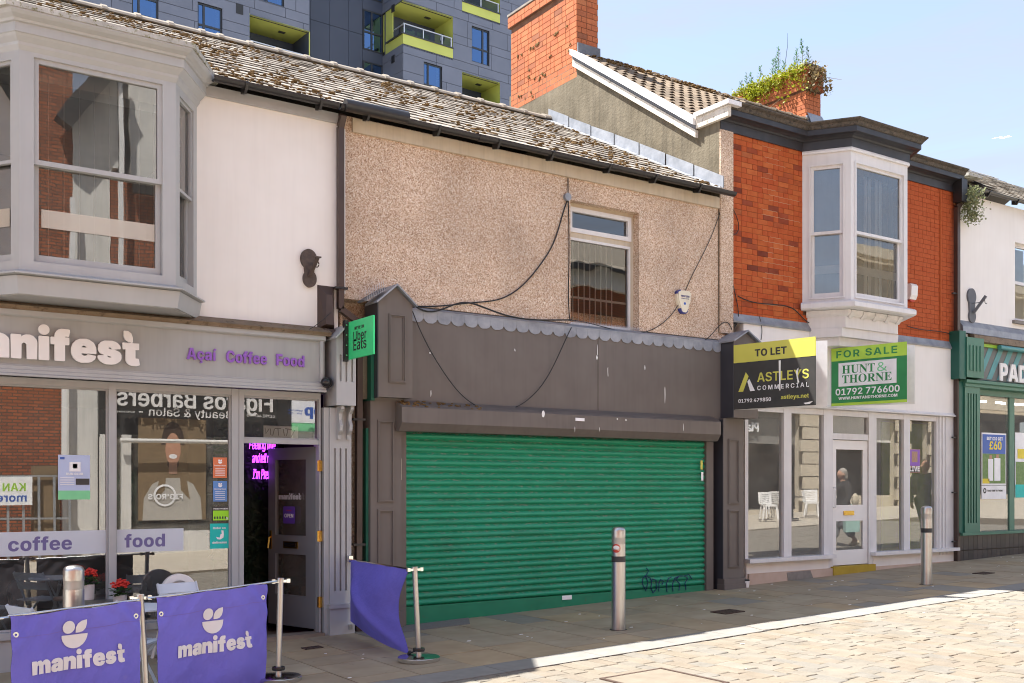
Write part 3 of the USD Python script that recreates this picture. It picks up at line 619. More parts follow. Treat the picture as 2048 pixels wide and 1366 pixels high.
# fluted pilaster with console
xl, xr = ax(660, -.12), ax(702, -.12)
b = MB(); b.box(xl - .06, xr + .02, -.09, .2, gz(5) - .05, 2.72)
P = sbox(xl, gz(5) + .32, xr, 2.72)
for k in range(3): cx = xl + (xr - xl) * (k + .9) / 3.8; P = P.difference(LineString([(cx, gz(5) + .5), (cx, 2.25)]).buffer(.011))
b.prism(P, (0, -.088, 0), (1, 0, 0), (0, 0, 1), .03); b.box(xl - .02, xr + .03, -.16, -.08, gz(5) - .05, gz(5) + .30); b.box(xl - .03, xr + .04, -.172, -.08, gz(5) + .3, gz(5) + .345)
pil = obj(WB, 'pilaster', b, 'grey_paint')
bx0, bx1, by = ax(673, -.27), ax(712, -.27), -.27
b = MB(); P = Polygon([(bx0, 2.74), (bx1, 2.74), (bx1, 3.5), ((bx0 + bx1) / 2, 3.63), (bx0, 3.5)])
for k in range(3): cx = bx0 + (bx1 - bx0) * (k + .7) / 3.4; P = P.difference(LineString([(cx, 3.02), (cx, 3.3)]).buffer(.012))
b.prism(P, (0, by + .02, 0), (1, 0, 0), (0, 0, 1), .02); b.prism([(bx0, 2.74), (bx1, 2.74), (bx1, 3.5), ((bx0 + bx1) / 2, 3.63), (bx0, 3.5)], (0, .1, 0), (1, 0, 0), (0, 0, 1), .1 - by - .021)
obj(pil, 'console_box', b, 'grey_paint')
b = MB(); hx = (bx0 + bx1) / 2
for sx in (-1, 1): b.bar((hx, -.13, 3.645), (hx + sx * (bx1 - bx0) * .6, -.13, 3.49), .36, .018, up=(0, 0, 1))
obj(pil, 'console_roof', b, 'grey_paint')
for cx in (bx0 + .07, bx0 + .19):
    pts = [(-.245, 2.735), (-.245, 2.70), (-.19, 2.65), (-.18, 2.58), (-.21, 2.52), (-.2, 2.46), (-.15, 2.41), (-.15, 2.36), (-.1, 2.36), (-.1, 2.735)]
    b = MB().prism(Polygon(pts), (cx - .0, 0, 0), (0, 1, 0), (0, 0, 1), .038); obj(pil, 'bracket', b, 'grey_paint')
# door, hinged on the right, opened into the shop
hp = np.array([X5 - .02, WY + .04]); DW = X5 - X4 - .04; ang = min((abs(proj((hp[0] + DW * math.cos(math.radians(a_)), hp[1] + DW * math.sin(math.radians(a_)), 1.))[0] - 537), math.radians(a_)) for a_ in range(95, 180))[1]
DD = np.array([math.cos(ang), math.sin(ang)]); lp = hp + DD * DW; z0, z1 = gz(4.3) + .07, ZTR0 - .02; H = z1 - z0
dn = MB(); face(dn, lp, hp, z0, z1, [(.13, DW - .17, z0 + 1.06, z1 - .14), (.13, DW - .17, z0 + .36, z0 + .84)], .05); door = obj(WB, 'door', dn, 'door_grey', label='grey half glazed door standing open into the cafe')
for a, c in ((z0 + 1.06, z1 - .14), (z0 + .36, z0 + .84)): g_ = MB(); pane(g_, lp, hp, .12, DW - .16, a, c, .025); obj(door, 'pane', g_, 'pane_shop')
NN = np.array([-(hp - lp)[1], (hp - lp)[0]]) / -DW; nn3 = np.array([NN[0], NN[1], 0]); dx3 = np.array([*(hp - lp) / DW, 0])
def ond(s, z, out=.0): p = lp + (hp - lp) / DW * s + NN * out; return np.array([p[0], p[1], z])
b = MB(); b.obox(ond(.05, z0 + 1.0, .004), dx3 * .018, nn3 * .006, (0, 0, .11)); b.bar(ond(.05, z0 + 1.03, .03), ond(.05, z0 + .9, .045), .018); b.bar(ond(.05, z0 + 1.03, .0), ond(.05, z0 + 1.03, .04), .016); obj(door, 'handle', b, 'brass')
b = MB(); b.obox(ond(.42, z0 + .95, .004), dx3 * .13, nn3 * .006, (0, 0, .04)); obj(door, 'letterbox', b, 'brass'); b = MB(); b.obox(ond(.42, z0 + .95, .012), dx3 * .10, nn3 * .006, (0, 0, .022)); obj(door, 'letterbox_flap', b, 'black_gloss')
for zh in (z0 + .32, z0 + 1.07, z1 - .22):
    b = MB(); b.box(hp[0] - .02, hp[0] + .045, hp[1] - .105, hp[1] - .095, zh - .06, zh + .06); b.tube([(hp[0] + .005, hp[1] - .11, zh - .065), (hp[0] + .005, hp[1] - .11, zh + .065)], .011); obj(door, 'hinge', b, 'brass')
q = fit(BR, 0, 0, .4); obj(door, 'lettering', MB().prism(q, ond(.2, z0 + 1.48, .001), dx3, (0, 0, 1), .002), 'door_letter')
# interior of the cafe
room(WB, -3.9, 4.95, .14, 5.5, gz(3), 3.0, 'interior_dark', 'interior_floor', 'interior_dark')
# ------------------------------------------------------------------ pebbledash building with the green shutter
rng = random.Random(21)
MATS['pebbledash'] = usdkit.material(stage, '/World/Looks/pebbledash', {
    'g': ('geometry', {}), 'v': ('voronoi_texture', {'scale': 85., 'randomness': 1.}), 'bw': ('rgb_to_bw', {}),
    'r': ('rgb_ramp', {'ramp': [(0, (.2, .12, .07)), (.2, (.34, .22, .14)), (.38, (.49, .35, .25)), (.62, (.57, .44, .33)), (.82, (.66, .56, .46)), (1, (.76, .7, .63))]}),
    'n': ('noise_texture', {'scale': 1.1, 'detail': 5}), 'nr': ('map_range', {'from_min': .3, 'from_max': .75, 'to_min': 1.27, 'to_max': .88}), 'x': ('mix_color', {'blend_type': 'multiply', 'fac': 1.}),
    'b': ('bump', {'strength': .8, 'distance': .006, 'invert': True}), 'p': ('principled_bsdf', {'roughness': .9})},
    [('g.position', 'v.vector'), ('v.color', 'bw.color'), ('bw.val', 'r.fac'), ('g.position', 'n.vector'), ('n.fac', 'nr.value'), ('r.color', 'x.a'), ('nr.result', 'x.b'), ('x.result', 'p.base_color'), ('v.distance', 'b.height'), ('b.normal', 'p.normal')], surface='p.BSDF')
SH0, SHP = .385, (2.475 - .385) / 26
MATS['shutter'] = usdkit.material(stage, '/World/Looks/shutter', {
    'g': ('geometry', {}), 'm': ('mapping', {'scale': (5, 1, 14)}), 'n': ('noise_texture', {'scale': 3., 'detail': 7, 'roughness': .75}), 'n2': ('noise_texture', {'scale': 1.2, 'detail': 4}), 'm3': ('mapping', {'scale': (.8, 1, 7)}), 'n3': ('noise_texture', {'scale': 1.6, 'detail': 6, 'roughness': .7}), 'x0': ('mix_color', {'a': (.016, .28, .145), 'b': (.024, .36, .215)}),
    'sx': ('separate_xyz', {}), 'su': ('math', {'math_type': 'subtract', 'value2': SH0}), 'di': ('math', {'math_type': 'divide', 'value2': SHP}), 'fr': ('math', {'math_type': 'fraction'}), 'ed': ('map_range', {'from_min': .58, 'from_max': .86, 'clamp': True}),
    'nr': ('map_range', {'from_min': .5, 'from_max': .62, 'clamp': True}), 'zr': ('map_range', {'from_min': .2, 'from_max': 2.4, 'to_min': .45, 'to_max': 1., 'clamp': True}), 'm1': ('math', {'math_type': 'multiply'}), 'm2': ('math', {'math_type': 'multiply'}), 'x': ('mix_color', {'b': (.36, .34, .28)}),
    'dr': ('map_range', {'from_min': .5, 'from_max': .75, 'to_max': .5, 'clamp': True}), 'x2': ('mix_color', {'b': (.045, .085, .05)}), 'p': ('principled_bsdf', {'roughness': .45}), 'b': ('bump', {'strength': .12, 'distance': .004})},
    [('g.position', 'm.vector'), ('m.vector', 'n.vector'), ('g.position', 'n2.vector'), ('n2.fac', 'x0.fac'), ('g.position', 'sx.vector'), ('sx.z', 'su.value1'), ('su.value', 'di.value1'), ('di.value', 'fr.value1'), ('fr.value', 'ed.value'), ('n.fac', 'nr.value'), ('sx.z', 'zr.value'), ('ed.result', 'm1.value1'), ('nr.result', 'm1.value2'), ('m1.value', 'm2.value1'), ('zr.result', 'm2.value2'),
     ('g.position', 'm3.vector'), ('m3.vector', 'n3.vector'), ('n3.fac', 'dr.value'), ('dr.result', 'x2.fac'), ('x0.result', 'x2.a'), ('x2.result', 'x.a'), ('m2.value', 'x.fac'), ('x.result', 'p.base_color'), ('n.fac', 'b.height'), ('b.normal', 'p.normal')], surface='p.BSDF')
mat('shutter_rail', (.008, .17, .085), .45, (.012, .21, .11), 3, dirt=(.08, .08, .05), dirt_at=.64)
XG = 11.14
PB = thing('pebbledash_building', 'pebbledashed two storey building with a closed green roller shutter', 'building', (PX, 0, gz(6)))
wx0, wx1 = ax(1141, 0), ax(1278, 0); wz1, wz0 = az(1200, 411, 0), az(1200, 662, 0)
b = MB(); face(b, (PX, 0), (XG + .27, 0), 4.0, 6.12, [(wx0 - PX, wx1 - PX, wz0, wz1)], .22); obj(PB, 'wall', b, 'pebbledash')
b = MB(); b.box(PX + .02, XG, .22, .3, gz(5), 4.2); b.box(PX, PX + .02, .0, 8, gz(5), 6.1); b.box(PX, XG, 8.3, 8.5, 0, 6.1); obj(PB, 'wall', b, 'pebbledash')
b = MB(); b.box(PX + .14, XG + .22, -.035, -.002, 5.94, 6.10); obj(PB, 'eaves_board', b, 'cream_board')
b = MB(); b.add([(PX, EV, EZ - .02), (XG, EV, EZ - .02), (XG, RY, RZ - .02), (PX, RY, RZ - .02), (XG, 8.6, EZ), (PX, 8.6, EZ)], [[0, 1, 2, 3], [3, 2, 4, 5]]); roofP = obj(PB, 'roof', b, 'roof_felt')
itP = roof_tiles(roofP, PX, XG - .01, EV, EZ, RY, RZ, 17, .3, 'roof_tile'); pieces(itP, 300)
ridge(roofP, PX, XG - .03, RY, RZ + .03, 'ridge_tile'); moss_on(roofP, PX, XG, EV, EZ, RY, RZ, 620, smin=.012, smax=.03, clump=60)
gutter(PB, PX - .1, XG + .13, EV - .07, EZ - .02, 'pvc_black')
b = MB(); b.tube([(PX - .05, EV - .1, EZ - .02), (PX + .75, EV - .1, EZ - .005)], .07, 10); obj(PB, 'gutter_repair', b, 'pvc_black', smooth=40)
# lead flashing up the gable
b = MB(); seg = 7
for k in range(seg):
    t0, t1 = k / seg, (k + 1) / seg - .006; q = []
    for t, up in ((t0, 0), (t1, 0), (t1, 1), (t0, 1)): q.append((XG - .012, EV + (RY - EV) * t, EZ + .05 + (RZ - EZ) * t + up * (.165 + .025 * rng.random())))
    b = MB().add(q + [(x - .015, y, z) for x, y, z in q], [[0, 1, 2, 3], [7, 6, 5, 4], [3, 2, 6, 7], [1, 0, 4, 5]]); b.add([(XG - .03, q[0][1], q[0][2]), (XG - .03, q[1][1], q[1][2]), (XG - .17, q[1][1], q[1][2] - .015), (XG - .17, q[0][1], q[0][2] - .015)], [[0, 1, 2, 3]])
    obj(roofP, 'lead_flashing', b, 'lead')
# upstairs window
b = MB(); b.box(wx0 + .0, wx1, .115, .118, wz0, wz1)
A, B = (wx0, .12), (wx1, .12); Lw = wx1 - wx0; zm = az(1200, 478, .12)
b = MB(); frame_rect(b, A, B, .0, Lw, wz0 + .02, wz1, .055, 0, .06); b.box(wx0 + .05, wx1 - .05, .12, .18, zm - .04, zm + .03); win = obj(PB, 'window', b, 'cream_board')
b = MB(); frame_rect(b, A, B, .05, Lw - .05, zm + .03, wz1 - .05, .06, -.015, .05); obj(win, 'sash', b, 'white_wood')
b = MB(); frame_rect(b, A, B, .05, Lw - .05, wz0 + .07, zm - .04, .035, .0, .05); obj(win, 'sash', b, 'white_wood')
for z0, z1 in ((zm + .06, wz1 - .1), (wz0 + .09, zm - .05)): g_ = MB(); pane(g_, A, B, .07, Lw - .07, z0, z1, .03); obj(win, 'pane', g_, 'pane_upvc')
b = MB(); b.box(wx0 - .02, wx1 + .05, -.05, .12, wz0 - .03, wz0 + .02); obj(win, 'sill', b, 'white_wood')
for k in range(9):
    xx = wx0 + .09 + k * .098; b = MB(); b.box(xx, xx + .012, .2, .212, wz0 + .05, zm - .02); obj(win, 'security_bar', b, 'white_wood')
b = MB()
for zz in (wz0 + .45, wz0 + .95): b.box(wx0 + .05, wx1 - .05, .213, .22, zz, zz + .03)
obj(win, 'cross_bar', b, 'white_wood')
b = MB()
for k in range(44):
    xx = wx0 + .02 + (wx1 - wx0) * k / 44
    for j in (-1, 0, 1): b.bar((xx, -.02, wz0 + .02), (xx + .01 * j + .01, -.02 - .02 * j, wz0 + .1), .0022)
obj(win, 'bird_spikes', b, 'rail', kind='stuff')
room(PB, wx0 - .5, wx1 + 1.2, .24, 3, wz0 - .3, wz1 + .3, 'interior_grey', 'interior_floor', 'interior_pale')
# fascia, lead, consoles, pilasters
fy = -.10; fx0, fx1 = ax(800, fy), ax(1446, fy); ft = az(900, 643, fy); fb = 2.6
b = MB(); b.box(fx0, fx1, fy, .2, fb, ft); fsc = obj(PB, 'fascia', b, 'brown_paint')
for k in range(27):
    w = (fx1 - fx0 - .15) / 27; xa = fx0 + .12 + k * w
    P = [(xa, ft + .1), (xa, ft - .0)] + [(xa + w / 2 - (w / 2 - .01) * math.cos(t), ft - .0 - (.045 + .01 * rng.random()) * math.sin(t)) for t in np.linspace(0, math.pi, 9)] + [(xa + w - .002, ft), (xa + w - .002, ft + .1)]
    b = MB().prism(Polygon(P).buffer(0), (0, fy - .002, 0), (1, 0, 0), (0, .0, 1), .008); obj(fsc, 'lead_scallop', b, 'lead')
b = MB().add([(fx0, fy - .012, ft + .1), (fx1, fy - .012, ft + .1), (fx1, .0, ft + .15), (fx0, .0, ft + .15)], [[0, 1, 2, 3]]); b.add([(fx0, fy - .012, ft + .1), (fx1, fy - .012, ft + .1), (fx1, fy - .012, ft + .085), (fx0, fy - .012, ft + .085)], [[3, 2, 1, 0]]); obj(fsc, 'lead_cap', b, 'lead')
def panel_mould(parent, x0, x1, z0, z1, y, m, w=.035):
    b = MB()
    for o, d in ((0, .014), (.012, .02), (.026, .01)):
        P = sbox(x0 + o, z0 + o, x1 - o, z1 - o).difference(sbox(x0 + o + .012, z0 + o + .012, x1 - o - .012, z1 - o - .012)); b.prism(P, (0, y, 0), (1, 0, 0), (0, 0, 1), d)
    obj(parent, 'moulding', b, m)
def console(parent, x0, x1, yf, z0, z1, zp, pm=True):
    xm = (x0 + x1) / 2; b = MB().prism([(x0, z0), (x1, z0), (x1, z1), (xm, zp), (x0, z1)], (0, .1, 0), (1, 0, 0), (0, 0, 1), .1 - yf); cb = obj(parent, 'console_box', b, 'brown_paint')
    b = MB(); ex = .04; s = (zp - z1) / (xm - x0)
    for sx, xe in ((-1, x0 - ex), (1, x1 + ex)):
        zz = zp + .012 - s * (xm - x0 + ex)
        b.add([(xm, yf - .05, zp + .012), (xe, yf - .05, zz), (xe, .0, zz), (xm, .0, zp + .012), (xm, yf - .05, zp + .035), (xe, yf - .05, zz + .022), (xe, .0, zz + .022), (xm, .0, zp + .035)], [[0, 1, 2, 3], [7, 6, 5, 4], [0, 4, 5, 1], [1, 5, 6, 2], [3, 2, 6, 7]])
    obj(cb, 'console_roof', b, 'lead')
    if pm: panel_mould(cb, x0 + .13 * (x1 - x0) / .44, x1 - .13 * (x1 - x0) / .44 + .04, z0 + .17, z1 - .12, yf, 'brown_paint')
    return cb
cx0, cx1 = ax(757, -.27), ax(825, -.27)
pl0, pl1 = ax(741, -.15), ax(803, -.15)
b = MB(); b.box(pl0, pl1, -.15, .15, gz(5.5) - .03, 2.86); b.box(pl0 - .02, pl1 + .02, -.175, -.1, gz(5.5) - .03, gz(5.5) + .2); pilL = obj(PB, 'pilaster', b, 'brown_paint')
panel_mould(pilL, pl0 + .09, pl1 - .10, 1.64, 2.6, -.15, 'brown_paint'); panel_mould(pilL, pl0 + .09, pl1 - .10, .5, 1.56, -.15, 'brown_paint')
console(PB, cx0, cx1, -.27, az(790, 795, -.27), az(757, 603, -.27), az(790, 574, -.27))
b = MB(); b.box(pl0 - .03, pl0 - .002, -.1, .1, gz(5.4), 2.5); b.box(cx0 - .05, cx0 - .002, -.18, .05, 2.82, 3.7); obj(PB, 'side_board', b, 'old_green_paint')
b = MB(); b.box(cx0 - .16, cx0 - .055, -.09, .02, 2.84, 3.72); obj(PB, 'render_strip', b, 'gable_render')
yr = -.2; pr0, pr1 = ax(1447, yr), ax(1487, yr)
b = MB(); b.box(pr0, pr1, yr, .15, gz(11) - .03, 2.82); b.box(pr0 - .02, pr1 + .02, yr - .035, -.1, gz(11) - .03, gz(11) + .16); b.box(pr0 - .03, pr1 + .03, yr - .05, -.1, gz(11) - .03, gz(11) + .08); pilR = obj(PB, 'pilaster', b, 'brown_paint')
panel_mould(pilR, pr0 + .09, pr1 - .1, 1.56, 2.52, yr, 'brown_paint'); panel_mould(pilR, pr0 + .09, pr1 - .1, .62, 1.48, yr, 'brown_paint')
rx0 = ax(1468, -.36); console(PB, rx0, rx0 + .5, -.36, az(1468, 835, -.36), az(1468, 682, -.36), az(1490, 665, -.36), pm=False)
b = MB(); b.box(pr0 - .012, pr0 - .001, yr, .1, gz(11), 2.8); b.box(rx0 - .012, rx0 - .001, -.36, .05, az(1468, 835, -.36), az(1468, 684, -.36)); b.box(cx0 - .012, cx0 - .001, -.27, .05, az(757, 795, -.27), az(757, 604, -.27)); obj(PB, 'side_panel', b, 'navy_shade', kind='stuff', label='shade on the sides of the consoles and right pilaster, put in as dark panels')  # added thin panels, shade of the left-facing sides put into their colour
# shutter box, guides, slats
sx0, sx1 = 5.855, 10.80; zt_ = 2.475
bxl, bxr = ax(803, -.3), ax(1441, -.3)
b = MB().prism([(-.1, 2.845), (-.27, 2.78), (-.31, 2.75), (-.31, 2.57), (-.24, zt_ - .0), (-.1, zt_ - .0)], (bxl, 0, 0), (0, 1, 0), (0, 0, 1), bxr - bxl); sb_ = obj(PB, 'shutter_box', b, 'brown_box')
b = MB(); xq, zq = at(1160, 839, -.313); b.box(xq - .075, xq + .075, -.314, -.311, zq - .02, zq + .02); obj(sb_, 'maker_label', b, 'sign_white')
b = MB(); b.box(sx0 - .1, sx0, -.1, .02, gz(6) - .05, zt_); obj(PB, 'shutter_guide', b, 'brown_paint'); b = MB(); b.box(sx1, sx1 + .14, -.1, .02, gz(11) - .05, zt_); obj(PB, 'shutter_guide', b, 'brown_paint')
b = MB(); b.box(sx1 + .14, pr0, .03, .06, gz(11) - .05, 2.8); b.box(sx1 + .3, sx1 + .34, -.12, .03, gz(11) - .05, 2.5); obj(PB, 'side_board', b, 'brown_paint')
n = 26; z0r = .385; pit = (zt_ - z0r) / n; prof = []
for k in range(n):
    z = z0r + k * pit
    outer = [(-.03, 0), (-.034, .006), (-.052, .016), (-.061, .034), (-.059, .05), (-.048, .063), (-.036, .07), (-.032, .0745), (-.03, .0785)]
    P = outer + [(-.022, .0785), (-.022, 0)]
    b = MB().prism([(y, zz * pit / .08) for y, zz in P], (sx0, 0, z), (0, 1, 0), (0, 0, 1), sx1 - sx0); obj(PB, 'shutter_slat', b, 'shutter', smooth=40)
b = MB(); b.box(sx0, sx1, -.06, -.02, .14, z0r - .004); b.box(sx0, sx1, -.075, -.06, .165, .185); rl = obj(PB, 'bottom_rail', b, 'shutter_rail')
xq, zq = at(1134, 1195, -.062); b = MB(); b.box(xq - .08, xq + .08, -.064, -.061, zq - .028, zq + .028); obj(rl, 'label_plate', b, 'sign_white')
for u, v0, v1, m in ((801, 917, 960, 'alarm_cream'), (1404, 921, 939, 'sign_yellow'), (1405, 944, 961, 'sign_white')): xq, za = at(u, v0, -.11); zb = az(u, v1, -.11); b = MB(); b.box(xq - .02, xq + .02, -.105, -.101, zb, za); obj(PB, 'sticker', b, m)
b = MB(); xq = ax(1196, fy); b.box(xq - .003, xq + .003, fy - .003, fy, fb, ft); obj(fsc, 'board_joint', b, 'joint')
for u, v, w, h in ((1195, 700, 3, 26), (1194, 715, 5, 10), (1216, 744, 2, 22), (1330, 790, 3, 40), (860, 706, 5, 4), (862, 787, 2, 14), (1290, 735, 3, 12), (1030, 700, 3, 6)):
    xq, zq = at(u, v, fy - .004); q = [(xq + rng.uniform(-.6, .6) * .002 * w + .002 * w * math.cos(t), zq + .003 * h * math.sin(t)) for t in np.linspace(0, 6.28, 9)[:-1]]; obj(fsc, 'bird_dropping', MB().prism(Polygon(q).buffer(0), (0, fy - .001, 0), (1, 0, 0), (0, 0, 1), .002), 'bird_lime')
for u, v, w, h in ((1119, 822, 3, 26), (1014, 815, 8, 4), (880, 812, 6, 3), (1087, 828, 12, 14), (1235, 838, 5, 4), (1252, 840, 6, 4), (1311, 835, 10, 4), (1367, 855, 2, 16), (1199, 858, 1.5, 10), (1150, 858, 1.5, 12)):
    yq = -.315; xq, zq = at(u, v, yq); q = [(xq + .0022 * w * math.cos(t) * rng.uniform(.7, 1.2), zq + .003 * h * math.sin(t) * rng.uniform(.7, 1.2)) for t in np.linspace(0, 6.28, 9)[:-1]]
    if zq < 2.745: obj(sb_, 'bird_dropping', MB().prism(Polygon(q).buffer(0), (0, -.311, 0), (1, 0, 0), (0, 0, 1), .003), 'bird_lime')
m_ = MB()
for k in range(70): xq = bxl + .05 + rng.random() ** 2 * 1.1; yq = rng.uniform(-.29, -.12); zq = 2.78 + (yq + .27) * .38 + .02 * (yq < -.27) - (.03 if yq < -.27 else 0); ic_ = trimesh.creation.icosphere(subdivisions=1); m_.add(ic_.vertices * np.array([.022, .014, .01]) * rng.uniform(.5, 1.3) + np.array([xq, yq, zq + .004]), ic_.faces)
obj(sb_, 'moss', m_, 'moss', kind='stuff')
# tag sprayed on the shutter
def gline(pts): return [(*at(u, v, -.066)[:1], -.066, at(u, v, -.066)[1]) for u, v in pts]
b = MB()
for st in ([(1293, 1136), (1297, 1142), (1293, 1150), (1286, 1156), (1285, 1168), (1292, 1182), (1296, 1164), (1291, 1152), (1300, 1156), (1304, 1164)], [(1304, 1160), (1302, 1176), (1306, 1186), (1313, 1178), (1312, 1160), (1304, 1158)], [(1318, 1183), (1318, 1166), (1321, 1159), (1327, 1162), (1324, 1170)], [(1334, 1184), (1333, 1168), (1337, 1157), (1343, 1154)], [(1346, 1183), (1345, 1168), (1350, 1156), (1357, 1153)], [(1358, 1181), (1360, 1168), (1352, 1160), (1358, 1152), (1365, 1152)], [(1372, 1180), (1370, 1166), (1376, 1156), (1368, 1152), (1378, 1149), (1384, 1158)]):
    p = gline(st); q = [p[0]]
    for a_, c_ in zip(p[:-1], p[1:]): q += [tuple(np.array(a_) * (1 - t) + np.array(c_) * t) for t in (.5, 1)]
    b.tube(q, .0065, 5)
obj(PB, 'spray_tag', b, 'graffiti', label='blue sprayed tag low on the shutter')
# square downpipe with offset
b = MB(); dx = ax(683, -.09)
P = [(dx, -.14, EZ - .1), (dx, -.06, EZ - .22), (dx, -.06, az(683, 618, -.06)), (ax(716, -.03), -.06, az(716, 646, -.06)), (ax(716, -.06), -.06, gz(5.2))]
for p, q in zip(P[:-1], P[1:]):
    b.bar(p, q, .068)
dp = obj(PB, 'downpipe', b, 'pvc_brown')
for zz in (az(683, 577, -.06), 1.15, 2.6): b = MB(); xx = dx if zz > 3.6 else P[-1][0]; b.box(xx - .075, xx + .075, -.105, -.0, zz - .012, zz + .012); obj(dp, 'pipe_clip', b, 'pvc_black')
b = MB(); b.box(dx + .055, dx + .075, -.03, -.001, 4.05, 5.95); obj(PB, 'corner_bead', b, 'white_wood')

# ------------------------------------------------------------------ brick building with the white bay
rng = random.Random(33)
BB = thing('brick_building', 'red brick building with black cornice, white bay window and two big chimneys, shop to let', 'building', (XG, 0, gz(11)))
XR = 17.16; BX0 = XG + .27; Yr, Zr = 3.5, 9.45; Yv, Zv = .47, 7.36; sl = (Zr - Zv) / (Yr - Yv)
bay2 = [(13.0, 0), (13.42, -.6), (14.86, -.6), (15.28, 0)]
b = MB(); face(b, (BX0, .008), (XR, .008), 4.32, 7.2, [(13.06 - BX0, 15.2 - BX0, 4.6, 6.95)], .22); bw = obj(BB, 'wall', b, 'mortar_dark')
b = MB(); face(b, (13.0, .006), (13.01, .006), 4.3, 4.31, (), .01)
bricks = []
def brick_face(parent, o, X, Zd, L, H, course, bl, hd, mname, holes=(), nm='brick', jt=.008, proud=.008, zskip=None):
    """Flemish-like courses of single bricks on a face: o origin, X along, N outward = X x Z"""
    o, X = np.asarray(o, float), np.asarray(X, float); N = np.cross(X, [0, 0, 1.]); N /= np.linalg.norm(N)
    for i in range(int(H / course)):
        z = i * course; s = -rng.random() * .02 if i % 2 else -bl * .55 ; hdr = False
        while s < L:
            w = hd if hdr else bl; hdr = (not hdr) if rng.random() < .9 else hdr
            a, c = max(s, 0), min(s + w, L)
            cx = (a + c) / 2
            if c - a > .03 and not any(h0 < cx < h1 and k0 < z + course / 2 < k1 for h0, h1, k0, k1 in holes):
                q = rng.uniform(-.002, .002)
                m = MB().obox(o + X * cx + np.array([0, 0, z + course / 2]) + N * (proud / 2 - .006 + q), X * ((c - a) / 2 - jt / 2), N * (proud / 2 + .006), (0, 0, course / 2 - jt / 2)); bricks.append((parent, nm, m, mname))
            s += w
brick_face(bw, (BX0, .008, 4.38), (1, 0, 0), 0, 13.02 - BX0, 2.76, .081, .232, .116, 'brick_red', jt=.006)
brick_face(bw, (15.24, .008, 4.38), (1, 0, 0), 0, XR - 15.24, 2.76, .081, .232, .116, 'brick_red', jt=.006)
brick_face(bw, (13.0, .008, 4.38), (1, 0, 0), 0, 2.2, .24, .081, .232, .116, 'brick_red', jt=.006)
# repointed joints on the left half: pale mortar strips stand in the wider joints
b = MB(); xa, xb = BX0 + .62, 12.97
for i in range(3, 34):
    if rng.random() < .75: z = 4.38 + i * .081; x0_ = xa + rng.random() * .25; x1_ = xb - rng.random() * .7; b.box(x0_, x1_, .002, .0065, z - .004, z + .004)
obj(bw, 'pointing', b, 'mortar_pale', kind='stuff')
# gable wall in render, facing the lower roof
P = Polygon([(-.02, 4.1), (-.02, 7.30), (Yv, Zv - .1), (Yr, Zr - .12), (5.55, Zr - .12), (5.55, 8.2), (7.2, 7.0), (7.2, 4.1)])
b = MB().prism(P, (XG, 0, 0), (0, 1, 0), (0, 0, 1), .26); obj(BB, 'gable_wall', b, 'gable_render')
b = MB(); b.box(XR, XR + .25, .25, 7.2, 0, 7.0); b.box(XG, XR, 7.2, 7.4, 0, 7); obj(BB, 'wall', b, 'gable_render')
b = MB(); b.box(XG + .003, BX0, -.045, -.021, 4.1, 7.118); obj(BB, 'wall', b, 'pebbledash')
# roof
b = MB(); b.add([(XG, Yv, Zv), (XR + .1, Yv, Zv), (XR + .1, Yr, Zr), (XG, Yr, Zr), (XR + .1, 7.3, Zr - sl * 3.8), (XG, 7.3, Zr - sl * 3.8)], [[0, 1, 2, 3], [3, 2, 4, 5]]); roofB = obj(BB, 'roof', b, 'roof_felt')
# pantiles: S-profile tiles one by one on the left part, slates beyond
d = np.array([0, Yr - Yv, Zr - Zv]); S = np.linalg.norm(d); d /= S; nr_ = np.array([0, -d[2], d[1]]); itB = []; nc = 13; gl = S / nc
for i in range(nc):
    x = XG + .06; 
    while x < 15.2:
        w = .225; m = MB(); n_ = 6; V = []
        for t in (0, 1):
            for k in range(n_ + 1):
                a = k / n_; h = .012 + .04 * (math.sin(a * math.pi * 2 - .6) * .5 + .5); p = np.array([x + a * w, Yv, Zv]) + d * gl * (i + (0 if t == 0 else 1.12)) + nr_ * (h + (.03 if t == 0 else .0)); V.append(p)
        V += [v - nr_ * .014 for v in V[:n_ + 1]]
        F = [[k, k + 1, n_ + 2 + k, n_ + 1 + k] for k in range(n_)] + [[2 * n_ + 2 + k, 2 * n_ + 3 + k, k + 1, k] for k in range(n_)]
        m.add(V, F); itB.append((roofB, 'pantile', m, 'pantile')); x += w - .008
pieces(itB, 160)
itB = roof_tiles(roofB, 15.3, XR + .1, Yv, Zv, Yr, Zr, 20, .28, 'slate', name='roof_slate'); pieces(itB, 120)
ridge(roofB, XG + .5, XR, Yr, Zr + .02, 'pantile', r=.11); moss_on(roofB, XG + .3, 15, Yr - .25, Zr - .14, Yr, Zr + .05, 260, smin=.015, smax=.04)
# barge boards: white capping, weathered board below, return to the cornice
def onrake(y, dz, x): return (x, y, Zv + (y - Yv) * sl + dz)
b = MB()
for dz0, dz1, xo, m, nm in ((-.03, .07, .12, 'white_gloss', 'verge_capping'), (-.09, -.035, .07, 'slate_grey', 'verge_strip'), (-.22, -.1, .06, 'old_wood', 'barge_board')):
    b = MB(); a0, a1 = onrake(Yv - .05, dz0, XG - xo), onrake(Yr - .02, dz0, XG - xo); c0, c1 = onrake(Yv - .05, dz1, XG - xo), onrake(Yr - .02, dz1, XG - xo); e = xo + (.1 if nm == 'verge_capping' else 0)
    V = [a0, a1, c1, c0] + [(p[0] + e, p[1], p[2]) for p in (a0, a1, c1, c0)]; b.add(V, [[3, 2, 1, 0], [4, 5, 6, 7], [0, 1, 5, 4], [2, 3, 7, 6], [1, 2, 6, 5], [3, 0, 4, 7]]); obj(BB, nm, b, m)
